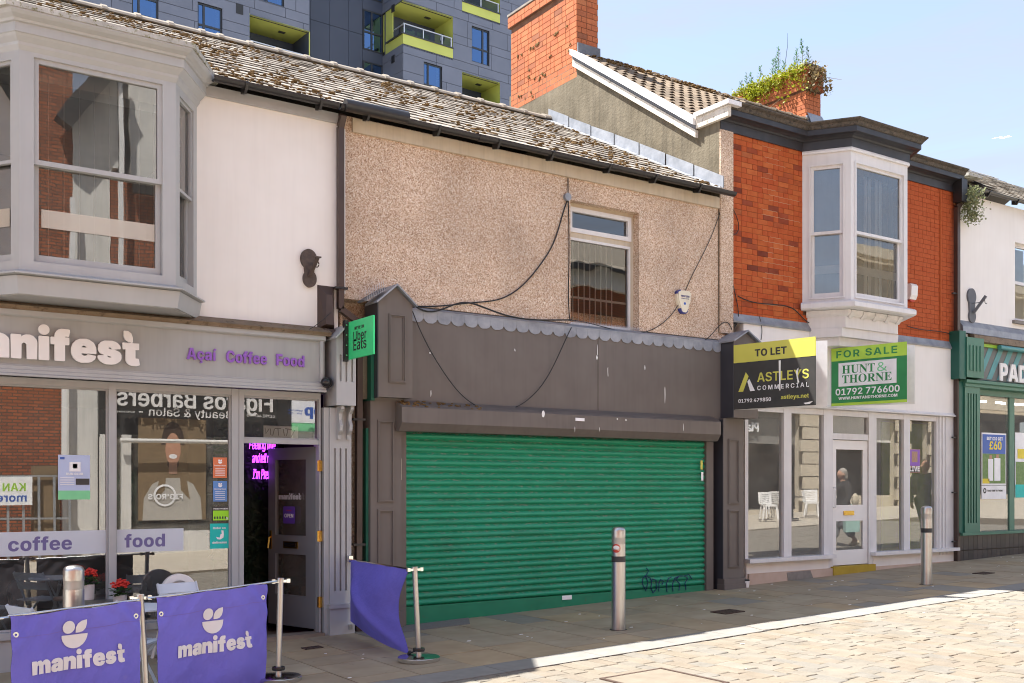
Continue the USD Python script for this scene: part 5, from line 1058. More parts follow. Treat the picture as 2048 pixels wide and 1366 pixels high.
# balconies
def balcony(s0, s1, z0, z1, kind, zb):
    dp_ = 1.9; b = MB(); t = .04
    corner = kind == 'corner'
    tbox(b, s0 + (0 if corner else .0), s1, .0, dp_, z1 + .002, z1 + .05); bal = obj(TW, 'balcony', b, 'tower_lime')
    b = MB(); tbox(b, s1 - .002, s1 + .04, 0.02, dp_, (zb or z0) + .1, z1); obj(bal, 'side_wall', b, 'tower_lime'); b = MB()
    if not corner: tbox(b, s0 - .04, s0 + .002, 0.02, dp_, (zb or z0) + .1, z1)
    else: tbox(b, 0.02, .07, dp_ - .75, dp_ + .3, z0 - .3, z1)
    obj(bal, 'side_wall', b, 'tower_lime')
    b = MB(); tbox(b, s0, s1, dp_, dp_ + .1, (zb or z0), z1); obj(bal, 'back_wall', b, 'tower_dark')
    b = MB(); tbox(b, s0 + .9, s0 + 3.0, dp_ - .05, dp_ - .01, z0 - .6, z1 - .35); obj(bal, 'balcony_door', b, 'frame_dark')
    b = MB(); tbox(b, s0 + 1.1, s0 + 1.9, dp_ - .06, dp_ - .055, z0 - .6, z1 - .5); tbox(b, s0 + 2.05, s0 + 2.9, dp_ - .06, dp_ - .055, z0 - .6, z1 - .5); obj(bal, 'balcony_glass', b, 'pane_tower')
    b = MB(); tbox(b, s0, s1, 0, dp_, (zb or z0) - .1, (zb or z0)); obj(bal, 'floor_slab', b, 'tower_joint')
    b = MB(); tbox(b, s0 + (s1 - s0) * .6, s0 + (s1 - s0) * .6 + .35, .8, 1.0, z1 - .03, z1 - .001); obj(bal, 'ceiling_light', b, 'black')
    zr0 = z0
    if zb is not None:
        b = MB(); tbox(b, s0 if not corner else 0, s1, -.0, .1, zb + .01, z0); obj(bal, 'parapet', b, 'tower_lime')
        b = MB(); tbox(b, (s0 if not corner else -.12), s1 + .03, -.04, .14, z0, z0 + .07); obj(bal, 'coping', b, 'frame_dark')
        if corner: b = MB(); tbox(b, 0.0, .1, .102, dp_, zb + .01, z0); obj(bal, 'parapet', b, 'tower_lime'); b = MB(); tbox(b, -.1, .14, .142, dp_ - .2, z0, z0 + .07); obj(bal, 'coping', b, 'frame_dark')
        zr0 = z0 + .07; rh = .5
    else: rh = 1.05
    b = MB(); ps = list(np.arange(s0 + .1, s1, 1.25)) + [s1 - .1]
    for q in ps: tbox(b, q - .03, q + .03, .02, .07, zr0, zr0 + rh)
    tbox(b, s0 + .05, s1 - .05, .01, .08, zr0 + rh, zr0 + rh + .05)
    if corner or s1 > sL - .1 and s1 <= sL: sx = s0 + .1 if corner else s1 - .1; tbox(b, sx - .03, sx + .03, .09, 1.3, zr0 + rh, zr0 + rh + .05); tbox(b, sx - .03, sx + .03, 1.25, 1.3, zr0, zr0 + rh)
    obj(bal, 'rail', b, 'rail')
    for a, c in zip(ps[:-1], ps[1:]):
        q = MB(); q.quad(tp(a + .03, .045, zr0 + .03), tp(c - .03, .045, zr0 + .03), tp(c - .03, .045, zr0 + rh), tp(a + .03, .045, zr0 + rh)); obj(bal, 'rail_glass', q, 'pane_rail')
    return bal
for q in BAL: bl_ = balcony(*q)
b0 = stage.GetPrimAtPath(TW + '/balcony')
sq, zq = tw(cx(1175), cy(435), 1.0); b = MB()
cpt = tp(b1s1 - .05, 1.0, b1p + .95); b.tube([cpt, cpt - TA * .06], .22, 20); obj(TW + '/balcony', 'wall_clock', b, 'black'); b = MB().tube([cpt - TA * .06, cpt - TA * .07], .16, 20); obj(TW + '/balcony', 'clock_face', b, 'sign_white')
for u, v in ((cx(540), cy(60)), (cx(540), cy(715))): z = tw(769, v, .9)[1]; b = MB().obox(tp(-.04, 1.0, z), TA * .02, TB * .16, (0, 0, .2)); obj(TW, 'vent', b, 'black')
s, z = tw(*c5(825, 100)); b = MB(); tbox(b, s - .18, s + .18, -.02, .0, z - .25, z + .25); obj(TW, 'vent', b, 'black')
pieces(items, 300, 'far_panels')

# ------------------------------------------------------------------ the far side of the street, seen mirrored in the glass
rng = random.Random(13)
YO = -15.5
def ox(u): return at(u, 970, -YO)[0]
def oz(u, v): return at(u, v, -YO)[1]
MATS['brick_far'] = usdkit.material(stage, '/World/Looks/brick_far', {
    'g': ('geometry', {}), 's': ('separate_xyz', {}), 'c': ('combine_xyz', {}), 'b': ('brick_texture', {'scale': 1., 'color1': (.42, .12, .045), 'color2': (.26, .08, .035), 'mortar': (.09, .065, .05), 'mortar_size': .013, 'brick_width': .23, 'row_height': .077}),
    'p': ('principled_bsdf', {'roughness': .9})}, [('g.position', 's.vector'), ('s.x', 'c.x'), ('s.z', 'c.y'), ('c.vector', 'b.vector'), ('b.color', 'p.base_color')], surface='p.BSDF')
mat('far_white', (.66, .64, .6), .9, (.74, .72, .68), 1.4, streak=.2); mat('far_stone', (.52, .45, .34), .9, (.6, .53, .42), 3, bump=.3, bscale=20); mat('far_dark', (.03, .03, .03), .5, (.045, .042, .04), 2)
glass('pane_far', 1.6, (.25, .27, .28))
def fwall(par, x0, x1, z0, z1, holes, m, th=.3, nm='wall', out=0.):
    P = sbox(x0, z0, x1, z1)
    for h in holes: P = P.difference(sbox(*h))
    b = MB().prism(P, (0, YO + out, 0), (1, 0, 0), (0, 0, 1), th); return obj(par, nm, b, m)
def fwin(par, x0, x1, z0, z1, m='white_wood', bars=1):
    b = MB(); y = YO - .12
    P = sbox(x0, z0, x1, z1).difference(sbox(x0 + .07, z0 + .07, x1 - .07, z1 - .07)); P = union_all([P, sbox(x0, (z0 + z1) / 2 - .03, x1, (z0 + z1) / 2 + .03)] + [sbox(x0 + (x1 - x0) * (k + 1) / (bars + 1) - .025, z0, x0 + (x1 - x0) * (k + 1) / (bars + 1) + .025, z1) for k in range(bars)])
    b.prism(P, (0, y, 0), (1, 0, 0), (0, 0, 1), .06); w = obj(par, 'window', b, m)
    q = MB(); q.quad((x1, y - .03, z0), (x0, y - .03, z0), (x0, y - .03, z1), (x1, y - .03, z1)); obj(w, 'pane', q, 'pane_far')
    q = MB(); q.box(x0 - .1, x1 + .1, y - .8, y - .75, z0 - .1, z1 + .1); obj(w, 'room_back', q, 'interior_dark')
    q = MB(); q.box(x0 - .1, x1 + .1, YO - .02, YO + .09, z0 - .1, z0 - .002); obj(w, 'sill', q, 'far_stone')
def froof(par, x0, x1, z, rise=2.2, dep=4., m='slate'):
    b = MB().add([(x0 - .1, YO + .25, z), (x1 + .1, YO + .25, z), (x1 + .1, YO - dep, z + rise), (x0 - .1, YO - dep, z + rise), (x1 + .1, YO - 2 * dep, z), (x0 - .1, YO - 2 * dep, z)], [[0, 1, 2, 3], [3, 2, 4, 5]]); obj(par, 'roof', b, m)
    b = MB(); b.box(x0, x1, YO + .2, YO + .3, z - .12, z); obj(par, 'gutter', b, 'pvc_black')
xb0, xb1 = ox(-160), ox(134)
A = thing('far_brick_house', 'brown brick building across the street, mirrored at the left of the cafe window', 'building', (xb0, YO, 0))
fwall(A, xb0 - 9, xb1, -.3, 13.0, [(xb0 - 5, 4.4, xb0 - 3.6, 6.4), (xb0 - 2, 4.4, xb0 - .6, 6.4)], 'brick_far', .3, out=-.3); fwin(A, xb0 - 5, xb0 - 3.6, 4.4, 6.4); fwin(A, xb0 - 2, xb0 - .6, 4.4, 6.4)
b = MB(); b.box(xb1 - .12, xb1 - .02, YO, YO + .1, 0, 8.5); obj(A, 'downpipe', b, 'white_gloss'); froof(A, xb0 - 9, xb1, 13.0)
xq0, xq1 = ox(-60), ox(57); fbn = thing('far_banner', 'white printed banner on a fence across the street, mirrored in the left cafe pane', 'banner', (xq0, YO + .6, oz(20, 1010))); b = MB(); b.box(xq0, xq1, YO + .6, YO + .61, oz(20, 1010), oz(20, 953)); obj(fbn, 'sheet', b, 'sign_white')
def ftext(par, text, u0, u1, v, y, m, wght=700, hscale=None, nm='lettering', dep=.05, **k):
    g_ = glyphs(text, 1., wght, **k); a, b_, c, d = g_.bounds; X0, X1 = ox(u1), ox(u0); s = (X0 - X1) / (c - a); g_ = affinity.scale(affinity.translate(g_, -a, 0), s, s * (hscale or 1), origin=(0, 0))
    obj(par, nm, MB().prism(g_, (X0, y, oz((u0 + u1) / 2, v)), (-1, 0, 0), (0, 0, 1), dep), m)
ftext(fbn, 'KAN', -2, 44, 982, YO + .61, 'lime', 700, 1.1, dep=.004); ftext(fbn, 'more', -14, 46, 1003, YO + .61, 'poster_navy', 700, dep=.004)
fen = thing('far_fence', 'grey wire fence across the street, mirrored in the left cafe pane', 'fence', (xq0, YO + .5, 0))
for vv in (952, 1036): b = MB(); b.box(ox(-120), ox(128), YO + .5, YO + .54, oz(60, vv) - .02, oz(60, vv) + .02); obj(fen, 'rail', b, 'rail')
for k in range(9): xx = ox(-120) + (ox(128) - ox(-120)) * k / 8; b = MB(); b.box(xx, xx + .05, YO + .5, YO + .55, -.1, oz(60, 950)); obj(fen, 'fence_post', b, 'rail')
b = MB(); b.box(ox(62), ox(112), YO + .06, YO + .45, 0, oz(90, 932)); top('far_cabinet', b, 'stem', 'brown street cabinet against the brick wall across the street', 'cabinet')
xw1 = ox(196)
A = thing('far_white_house', 'narrow white gabled house across the street, mirrored beside the brick building', 'building', (xb1, YO, 0))
o4 = lambda u, v: at(u, v, 14.4)
P = Polygon([(xb1, -.2), (o4(228, 0)[0], -.2), (o4(228, 0)[0], o4(242, 330)[1]), (o4(242, 0)[0], o4(242, 330)[1]), (o4(242, 0)[0], o4(242, 90)[1]), (o4(225, 0)[0], o4(225, 140)[1]), (xb1, o4(152, 243)[1])]); b = MB().prism(P, (0, YO - .25, 0), (1, 0, 0), (0, 0, 1), .3); obj(A, 'wall', b, 'far_white')
b = MB(); b.bar((xb1 - .3, YO + .1, o4(152, 250)[1]), (o4(232, 0)[0], YO + .1, o4(232, 115)[1]), .45, .4); obj(A, 'barge_board', b, 'far_dark'); b = MB(); b.box(o4(237, 0)[0], o4(237, 0)[0] + .1, YO + .05, YO + .14, 3.8, 12); obj(A, 'downpipe', b, 'white_gloss')
b = MB(); b.box(o4(242, 0)[0], o4(268, 0)[0], YO - 1.5, YO - .4, 3.8, 12); obj(A, 'recess', b, 'far_dark')
xf1 = ox(588)
A = thing('far_barber_shop', 'black fronted barber shop across the street whose sign reads mirrored in the cafe window', 'shop', (xw1, YO, 0))
zs0, zs1 = oz(400, 874), oz(400, 770) + .25
xs0_, xs1_ = xw1 + .05, xf1 - .05
zsp = o4(270, 352)[1]; fwall(A, o4(268, 0)[0], xf1, zsp, 12.6, [], 'far_white', .3, out=-.3); fwall(A, xw1 - .4, xf1, zs1 + .02, zsp - .01, [], 'brick_far', .3, 'lower_wall', out=-.27); fwall(A, o4(268, 0)[0], xf1, zsp - .35, zsp, [], 'far_dark', .12, 'band', .0)
fs = fwall(A, xs0_, xs1_, zs0, zs1, [], 'far_dark', .25, 'fascia', -.1)
def ftext(par, text, u0, u1, v, y, m, wght=700, hscale=None, nm='lettering', dep=.05, **k):
    g_ = glyphs(text, 1., wght, **k); a, b_, c, d = g_.bounds; X0, X1 = ox(u1), ox(u0); s = (X0 - X1) / (c - a); g_ = affinity.scale(affinity.translate(g_, -a, 0), s, s * (hscale or 1), origin=(0, 0))
    obj(par, nm, MB().prism(g_, (X0, y, oz((u0 + u1) / 2, v)), (-1, 0, 0), (0, 0, 1), dep), m)
ftext(fs, 'Figaros Barbers', 231, 541, 818, YO + .16, 'white_letter', 600, 1.15, dep=.06); ftext(fs, 'Beauty & Salon -', 275, 460, 835, YO + .155, 'white_letter', 500, dep=.01); ftext(fs, '01792 446960', 490, 546, 835, YO + .155, 'white_letter', 500, dep=.01); ftext(fs, '01792 446960', 228, 266, 826, YO + .155, 'white_letter', 500, dep=.01)
gy = gz(9); zstall = oz(350, 1062)
b = MB(); b.box(xs0_, xs1_, YO - .2, YO + .1, gy - .3, zstall); obj(A, 'stallriser', b, 'far_white'); b = MB()
for xx in (xs0_, xs0_ + .5, (xs0_ + xs1_) / 2 + .9, xs1_ - .25): b.box(xx, xx + .22, YO - .1, YO + .1, zstall, zs0)
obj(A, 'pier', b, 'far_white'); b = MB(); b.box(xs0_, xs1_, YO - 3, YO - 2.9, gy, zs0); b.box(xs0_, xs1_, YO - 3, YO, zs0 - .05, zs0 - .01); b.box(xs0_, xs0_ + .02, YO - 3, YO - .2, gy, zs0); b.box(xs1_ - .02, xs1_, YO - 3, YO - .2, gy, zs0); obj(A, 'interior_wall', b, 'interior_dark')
q = MB(); q.quad((xs1_, YO - .02, zstall), (xs0_, YO - .02, zstall), (xs0_, YO - .02, zs0), (xs1_, YO - .02, zs0)); obj(A, 'pane', q, 'pane_shop')
b = MB(); b.tube([(xs0_ + .4, YO + .3, zs0 - .15), (xs1_ - .2, YO + .3, zs0 - .12)], .05); obj(A, 'awning_roll', b, 'far_white')
# portrait poster in that window: plain shapes of a smiling long haired woman in a pale top
px0, px1 = ox(277), ox(413); pz0, pz1 = oz(345, 1040), oz(345, 838); yy = YO + .02
po = thing('far_window_poster', 'large portrait poster of a smiling long haired woman in the barber shop window', 'poster', (px0, yy, pz0)); b = MB(); b.box(px0, px1, yy - .01, yy, pz0, pz1); obj(po, 'sheet', b, 'stem')
pcx = (px0 + px1) / 2; ph = pz1 - pz0; k_ = 0
for g_, m in ((Point(0, 0).buffer(1).__class__([(-.44, 0), (-.42, .22), (-.3, .36), (-.12, .42), (.12, .42), (.3, .36), (.42, .22), (.44, 0)]), 'interior_pale'), (affinity.scale(Point(0, .74).buffer(.2), .85, 1.15), 'hair_brown'), (Polygon([(-.17, .74), (-.2, .4), (-.26, .2), (-.12, .3), (-.08, .6), (.08, .6), (.12, .3), (.28, .18), (.2, .4), (.17, .74)]), 'stem'), (sbox(-.06, .46, .06, .6), 'poster_skin'), (affinity.scale(Point(0, .7).buffer(.13), .85, 1.2), 'skin'), (affinity.scale(Point(0, .63).buffer(.045), 1.3, .5), 'sign_white')):
    k_ += 1; g_ = affinity.scale(g_, px1 - px0, ph, origin=(0, 0)).intersection(sbox(-(px1 - px0) / 2, 0, (px1 - px0) / 2, ph)); obj(po, 'print', MB().prism(g_, (pcx, yy, pz0), (-1, 0, 0), (0, 0, 1), .002 * k_), m)
ftext(po, "FIG'RO'S", 296, 366, 998, yy + .02, 'sign_white', 800, dep=.004)
ring = Point(0, 0).buffer(.28).difference(Point(0, 0).buffer(.23)); obj(po, 'emblem', MB().prism(ring, (ox(330), yy + .016, oz(330, 990)), (-1, 0, 0), (0, 0, 1), .004), 'sign_white')
froof(A, xw1 + 2, xf1, 12.6)
xk1 = ox(740)
A = thing('far_corner_store', 'convenience store across the street with a white, orange and green sign', 'shop', (xf1, YO, 0))
fwall(A, xf1, xk1, 4.6, 8.9, [(xf1 + .8, 5.3, xf1 + 2, 7.2), (xf1 + 3, 5.3, xf1 + 4.2, 7.2)], 'brick_far', .3, out=-.3); fwin(A, xf1 + .8, xf1 + 2, 5.3, 7.2); fwin(A, xf1 + 3, xf1 + 4.2, 5.3, 7.2)
fs = fwall(A, xf1, xk1, oz(610, 845), oz(610, 798), [], 'sign_white', .25, 'fascia', -.1); fwall(A, xf1, xk1, oz(610, 797), 4.58, [], 'sticker_orange', .25, 'upper_band', -.08); fwall(A, xf1, xk1, oz(610, 862), oz(610, 846), [], 'pale_green', .25, 'lower_band', -.08)
ftext(fs, 'op', 605, 640, 832, YO + .155, 'poster_navy', 800); ftext(fs, 'opening times', 572, 602, 822, YO + .155, 'poster_navy', 500, dep=.01); ftext(fs, '6am - 7pm', 573, 600, 828, YO + .155, 'poster_navy', 500, dep=.01)
fwall(A, xf1, xk1, -.2, oz(610, 863), [(xf1 + .5, .7, xk1 - .5, 2.2)], 'far_white', .2, 'shop_wall', -.2); fwin(A, xf1 + .5, xk1 - .5, .7, 2.2, 'far_dark', 3); froof(A, xf1, xk1, 8.9)
xm1 = ox(1440)
A = thing('far_brick_terrace', 'red brick terrace across the street with white framed windows, mirrored upstairs', 'building', (xk1, YO, 0)); H_ = []; x = xk1 + 1
while x < xm1 - 2: H_ += [(x, 4.9, x + 1.2, 7.0), (x - .3, .9, x + 1.7, 2.9)]; x += 2.9
fwall(A, xk1, xm1, -.2, 9.0, H_, 'brick_far', .3, out=-.3)
for h in H_: fwin(A, h[0], h[2], h[1], h[3])
fwall(A, xk1, xm1, 3.3, 3.9, [], 'far_dark', .2, 'fascia', .01); fwall(A, xk1, xm1, 8.4, 9.0, [], 'far_white', .3, 'cornice', .01); froof(A, xk1, xm1, 9.0)
x2 = ox(1960)
A = thing('far_stone_building', 'pale rusticated stone building across the street with big dark openings, mirrored in the empty shop', 'building', (xm1, YO, 0)); gy = gz(33)
ops = [(ox(1440) + .5, ox(1606)), (ox(1650), ox(1796)), (ox(1818), ox(1862)), (ox(1885), x2 + 5)]
H_ = [(a, gy + .5 if i else gy, c, 5.1) for i, (a, c) in enumerate(ops)]; x = xm1 + 1.2
while x < x2 + 8: H_.append((x, 6.5, x + 1.5, 9.0)); x += 3.2
fwall(A, xm1, x2 + 10, -.2, 11, H_, 'far_stone', .18, out=-.18)
for h in H_[4:]: fwin(A, *[h[0], h[2], h[1], h[3]])
b = MB(); b.box(xm1, x2 + 10, YO - 4.0, YO - 3.9, gy - .3, 5.5); b.box(xm1, x2 + 10, YO - 4, YO - .5, 5.15, 5.2); b.box(xm1, x2 + 10, YO - 4, YO - .5, gy - .05, gy); obj(A, 'interior_wall', b, 'interior_dark')
for a, c in ((ops[0][1], ops[1][0]), (ops[1][1], ops[2][0]), (ops[2][1], ops[3][0])):
    z = gy - .2; k = 0
    while z < 5.0:
        e = .14 if k % 2 else 0; b = MB(); b.box(a - e, c + e, YO, YO + .07, z + .02, z + .46); obj(A, 'rusticated_block', b, 'far_stone'); z += .48; k += 1
b = MB(); b.box(xm1, x2 + 10, YO, YO + .3, 5.2, 5.5); b.box(xm1, x2 + 10, YO, YO + .45, 10.6, 11); obj(A, 'string_course', b, 'far_stone')
fp = fwall(A, ops[0][0], ops[0][1], 3.4, 4.6, [], 'interior_grey', .1, 'fascia', -.35); ftext(fp, 'Plan', 1492, 1528, 862, YO - .24, 'sign_white', 700)
fwall(A, ops[1][0], ops[1][1], 3.6, 4.7, [], 'far_white', .1, 'fascia', -.35)
A = thing('far_end_building', 'plain rendered building further up the street on the far side', 'building', (x2 + 10, YO, 0)); fwall(A, x2 + 10, x2 + 40, -.2, 10, [], 'far_white', .4, out=-.4)
A = thing('far_left_building', 'plain brick building on the far side behind the photographer', 'building', (-30, YO, 0)); fwall(A, -40, xb0 - 9, -1, 8.5, [], 'brick_far', .4, out=-.4)
# ------------------------------------------------------------------ things on the street
rng = random.Random(77)
# bollards
def bollard_at(u, v):
    c = atg(u, v); return c[0], c[1], gz(c[0])
bl = [bollard_at(1237, 1259), bollard_at(1853, 1169)]
l0 = (1.71, -2.29, gz(1.71))
bo = thing('bollard', 'stainless steel bollard with a round red sticker in front of the green shutter', 'bollard', bl[0], 'steel bollards along the pavement')
b = MB().lathe([(.0, -.02), (.082, -.02), (.079, .0), (.079, .965), (.0785, .97)], n=32); obj(bo, 'post', b, 'steel', 40, local=True)
b = MB().lathe([(.077, .97), (.077, 1.035), (.0775, 1.04)], n=32); obj(bo, 'worn_band', b, 'steel_dull', 40, local=True)
b = MB().lathe([(.0785, 1.04), (.079, 1.05), (.079, 1.115), (.074, 1.135), (.058, 1.15), (.03, 1.158), (.001, 1.16)], n=32); obj(bo, 'cap', b, 'steel', 40, local=True)
b = MB().lathe([(.0793, .765), (.0798, .765), (.0798, .83), (.0793, .83)], n=32); obj(bo, 'reflective_band', b, 'band_black', local=True)
b = MB().lathe([(.079, .002), (.1, .002), (.1, -.01)], n=24); obj(bo, 'base_gap', b, 'joint', local=True)
copy(bo, bl[1], 'stainless steel bollard in front of the empty white shop')
copy(bo, l0, 'stainless steel bollard behind the left purple banner by the cafe window')
# round sticker on the middle bollard
fd = math.atan2(-11 - bl[0][1], 0 - bl[0][0]) - .35; b = MB()
for r, m, o, zz in ((.05, 'red_lens', .0805, .92), (.036, 'sign_white', .0812, .93)):
    V = []; F = []; n_ = 20
    for k in range(n_): w = 2 * math.pi * k / n_; V.append((bl[0][0] + o * math.cos(fd + r * math.cos(w) / .08), bl[0][1] + o * math.sin(fd + r * math.cos(w) / .08), bl[0][2] + zz + r * math.sin(w) * (1 if r > .04 else .6)))
    V.append((bl[0][0] + o * math.cos(fd), bl[0][1] + o * math.sin(fd), bl[0][2] + zz)); F = [[k, (k + 1) % n_, n_] for k in range(n_)]
    if r > .04: stp = top('sticker', MB().add(V, F), m, 'round red and white sticker on the middle bollard', 'sticker')
    else: obj(stp, 'print', MB().add(V, F), m)
# barrier posts and purple banners
def lean(u, v, top_uv, h=.91): return
P1 = np.array([3.44, -2.2]); P2 = np.array([4.87, -2.19]); P0 = np.array([2.19, -2.62]); PM = np.array([.95, -3.04]); GRP = 'barrier posts of the cafe terrace'
def post(c, tilt, label, first=None):
    loc = (c[0], c[1], gz(c[0]))
    t = thing('barrier_post', label, 'barrier post', loc, GRP); dx, dy = tilt
    b = MB().lathe([(.0, .0), (.2, .0), (.205, .008), (.205, .038), (.195, .046), (.06, .056), (.0, .058)], n=40); obj(t, 'base', b, 'chrome', 40, local=True)
    b = MB().tube([(0, 0, .05), (dx, dy, .90)], .026, 16); b.tube([(dx, dy, .90), (dx * 1.02, dy * 1.02, .915)], [.032, .03], 16); obj(t, 'pole', b, 'steel', 40, local=True)
    b = MB().lathe([(.027, .09), (.055, .095), (.06, .11), (.055, .125), (.027, .13)], n=24); obj(t, 'lower_ring', b, 'black_gloss', 40, local=True)
    b = MB(); b.box(dx - .06, dx + .06, dy - .012, dy + .012, .875, .897); b.box(dx - .085, dx - .055, dy - .016, dy + .016, .87, .905); b.box(dx + .055, dx + .085, dy - .016, dy + .016, .87, .905); obj(t, 'clip', b, 'chrome', local=True)
    return t, np.array([c[0] + dx, c[1] + dy, gz(c[0]) + .885])
pA, tA = post(P1, (.02, .0), 'steel barrier post on a round base between the two purple banners and the door')
pB, tB = post(P2, (-.045, .0), 'leaning steel barrier post with its round base in front of the shutter')
pC, tC = post(P0, (-.045, .03), 'steel barrier post between the two printed purple banners')
def ray_s(u, a, b_):       # parameter along the plan line a-b hit by image column u
    d = ray(u, 970)[:2]; M = np.array([d, -(b_ - a)]).T; return np.linalg.solve(M, a - EYE[:2])[1]
def banner(name, a, b_, za, zb, label, logo=True, sag=.0, s0=0., s1=1., zbot=.0):
    """cloth hung between two plan points, with folds; returns its prim"""
    a, b_ = np.asarray(a, float), np.asarray(b_, float); D = b_ - a; L = np.linalg.norm(D); D /= L; N = np.array([D[1], -D[0]])
    t = thing(name, label, 'banner', (a[0], a[1], gz(a[0])), 'purple banners of the cafe terrace')
    n_, m_ = 64, 48; V = []; 
    def surf(s, tt, out=0.):
        x = a + D * s * L; zt = za + (zb - za) * s; g0 = gz(x[0]) + zbot; 
        w = .02 * math.sin(9 * s + 2 * tt) * tt + .04 * meshkit.noise(np.array([s * 5, tt * 4, 3.1])) + .02 * meshkit.noise(np.array([s * 14 + tt * 6, tt * 7, 1.7])) + .012 * math.sin((s + tt * .8) * 34) * math.exp(-((s + tt) / .35) ** 2) + .012 * math.sin((1 - s + tt * .8) * 34) * math.exp(-((1 - s + tt) / .35) ** 2)
        z = zt - .016 * abs(math.sin(s * 7.3)) * (1 - tt) - tt * (zt - g0) ; p = x + N * (w + out); return (p[0], p[1], z)
    ss = np.linspace(s0, s1, n_ + 1); tt = np.linspace(0, 1, m_ + 1)
    for j in tt:
        for i in ss: V.append(surf(i, j))
    F = [[j * (n_ + 1) + i, (j + 1) * (n_ + 1) + i, (j + 1) * (n_ + 1) + i + 1, j * (n_ + 1) + i + 1] for j in range(m_) for i in range(n_)]
    v = np.array(V); back = v - np.array([N[0], N[1], 0]) * .003; k = len(v)
    F2 = [f[::-1] for f in (np.array(F) + k).tolist()]; obj(t, 'cloth', MB().add(v, F), 'banner', True); obj(t, 'cloth_back', MB().add(back, [f[::-1] for f in F]), 'banner_back', True)
    b = MB(); b.tube([(*(a), za - .005), (*(b_), zb - .005)], .011, 10); obj(t, 'top_rail', b, 'chrome', 40)
    hm = MB(); V = [surf(i, j, .0015) for j in (.17, .176) for i in ss]; hm.add(V, [[i, n_ + 1 + i, n_ + 2 + i, i + 1] for i in range(n_)]); obj(t, 'hem', hm, 'banner_hem')
    for s in (s0 + .035, s1 - .035):
        p = np.array(surf(s, .15 if s < .5 else .13, .004)); b = MB()
        V = [p + np.array([*(D * r * math.cos(w)), r * math.sin(w)]) for r in (.009, .021) for w in np.linspace(0, 2 * math.pi, 17)[:-1]]; b.add(V, [[k, (k + 1) % 16, 16 + (k + 1) % 16, 16 + k] for k in range(16)]); obj(t, 'eyelet', b, 'chrome')
    if logo:
        Hh = za - gz(a[0]) - zbot
        def printed(poly, nm):
            poly = poly.simplify(.0015)
            for g_ in getattr(poly, 'geoms', [poly]):
                vv, ff = trimesh.creation.triangulate_polygon(g_, engine='earcut'); mm = trimesh.Trimesh(np.c_[vv, np.zeros(len(vv))], ff, process=False)
                vv, ff = trimesh.remesh.subdivide_to_size(mm.vertices, mm.faces, .035); q = [surf(x / L, 1 - (z - gz(a[0]) - zbot) / (za - gz(a[0]) - zbot), .006) for x, z, _ in vv]
                q2 = [(p[0], p[1], z) for p, (x, z, _) in zip(q, vv)]; yield np.array(q2), ff
        return t, printed, D, L
    return t
mat('banner_back', (.03, .026, .035), .8); mat('banner_hem', (.16, .12, .45), .8)
mat('banner_print', (.72, .7, .74), .7, (.78, .76, .79), 3)
def smile():
    bowl = Point(0, 0).buffer(.5, 32).intersection(sbox(-1, -1, 1, 0)); ball = Point(-.245, .285).buffer(.235, 24)
    lf = Polygon([(.03, .07), (.03, .24), (.1, .38), (.24, .47), (.44, .5), (.44, .36), (.4, .2), (.3, .1), (.18, .07)]).buffer(.03).buffer(-.02)
    return union_all([bowl, ball, lf])
def put_logo(bn, uc, vc, wpx, ut0, ut1, vt0, vt1, a, b_):
    t, printed, D, L = bn; a = np.asarray(a); b_ = np.asarray(b_)
    def sx(u): return ray_s(u, a, b_) * L
    def sz(u, v): s = ray_s(u, a, b_); p = a + (b_ - a) * s; dep = (p - EYE[:2]) @ FWD; return 1.84 + (HOR - v) / FPX * dep
    w = sx(uc + wpx / 2) - sx(uc - wpx / 2); g_ = affinity.translate(affinity.scale(smile(), w, w, origin=(0, 0)), sx(uc), sz(uc, vc))
    mb = MB()
    for v, f in printed(g_, 'x'): mb.add(v, f)
    obj(t, 'emblem', mb, 'banner_print')
    s0, s1 = sx(ut0), sx(ut1); zb0 = sz((ut0 + ut1) / 2, (vt0 + vt1) / 2); bb = BR.bounds; g_ = affinity.scale(affinity.translate(BR, -bb[0], 0), (s1 - s0) / (bb[2] - bb[0]), (s1 - s0) / (bb[2] - bb[0]) * 1.02, origin=(0, 0)); g_ = affinity.translate(g_, s0, zb0)
    mb = MB()
    for v, f in printed(g_, 'x'): mb.add(v, f)
    obj(t, 'lettering', mb, 'banner_print')
aA, bA = P0 - (P0 - PM) * .97, P0 - (P0 - PM) * .035
sA0, sA1 = ray_s(16, PM, P0), ray_s(277, PM, P0)
a0 = PM + (P0 - PM) * sA0; b0_ = PM + (P0 - PM) * sA1
bn = banner('terrace_banner', a0, b0_, gz(1.2) + .885, gz(2.1) + .885, 'purple printed cafe banner at the lower left corner, left of the first post'); put_logo(bn, 145, 1268, 52, 57, 244, 1340, 1330, a0, b0_)
b = MB().tube([(*(a0 + (a0 - b0_) * .0), gz(1) + .88), (*(PM - .02), gz(1) + .88)], .011, 8); obj(bn[0], 'rail_end', b, 'chrome', 40)
sB0, sB1 = ray_s(308, P0, P1), ray_s(530, P0, P1); a1 = P0 + (P1 - P0) * sB0; b1_ = P0 + (P1 - P0) * sB1
bn = banner('terrace_banner', a1, b1_, gz(2.3) + .885, gz(3.4) + .888, 'purple printed cafe banner between the two middle posts, nearest the door'); put_logo(bn, 422, 1241, 42, 349, 497, 1313, 1294, a1, b1_)
b = MB().tube([(*b1_, gz(3.4) + .885), (*P1, gz(3.4) + .89)], .011, 8); b.tube([(*P0, gz(2.2) + .885), (*a1, gz(2.2) + .885)], .011, 8); obj(bn[0], 'rail_end', b, 'chrome', 40)
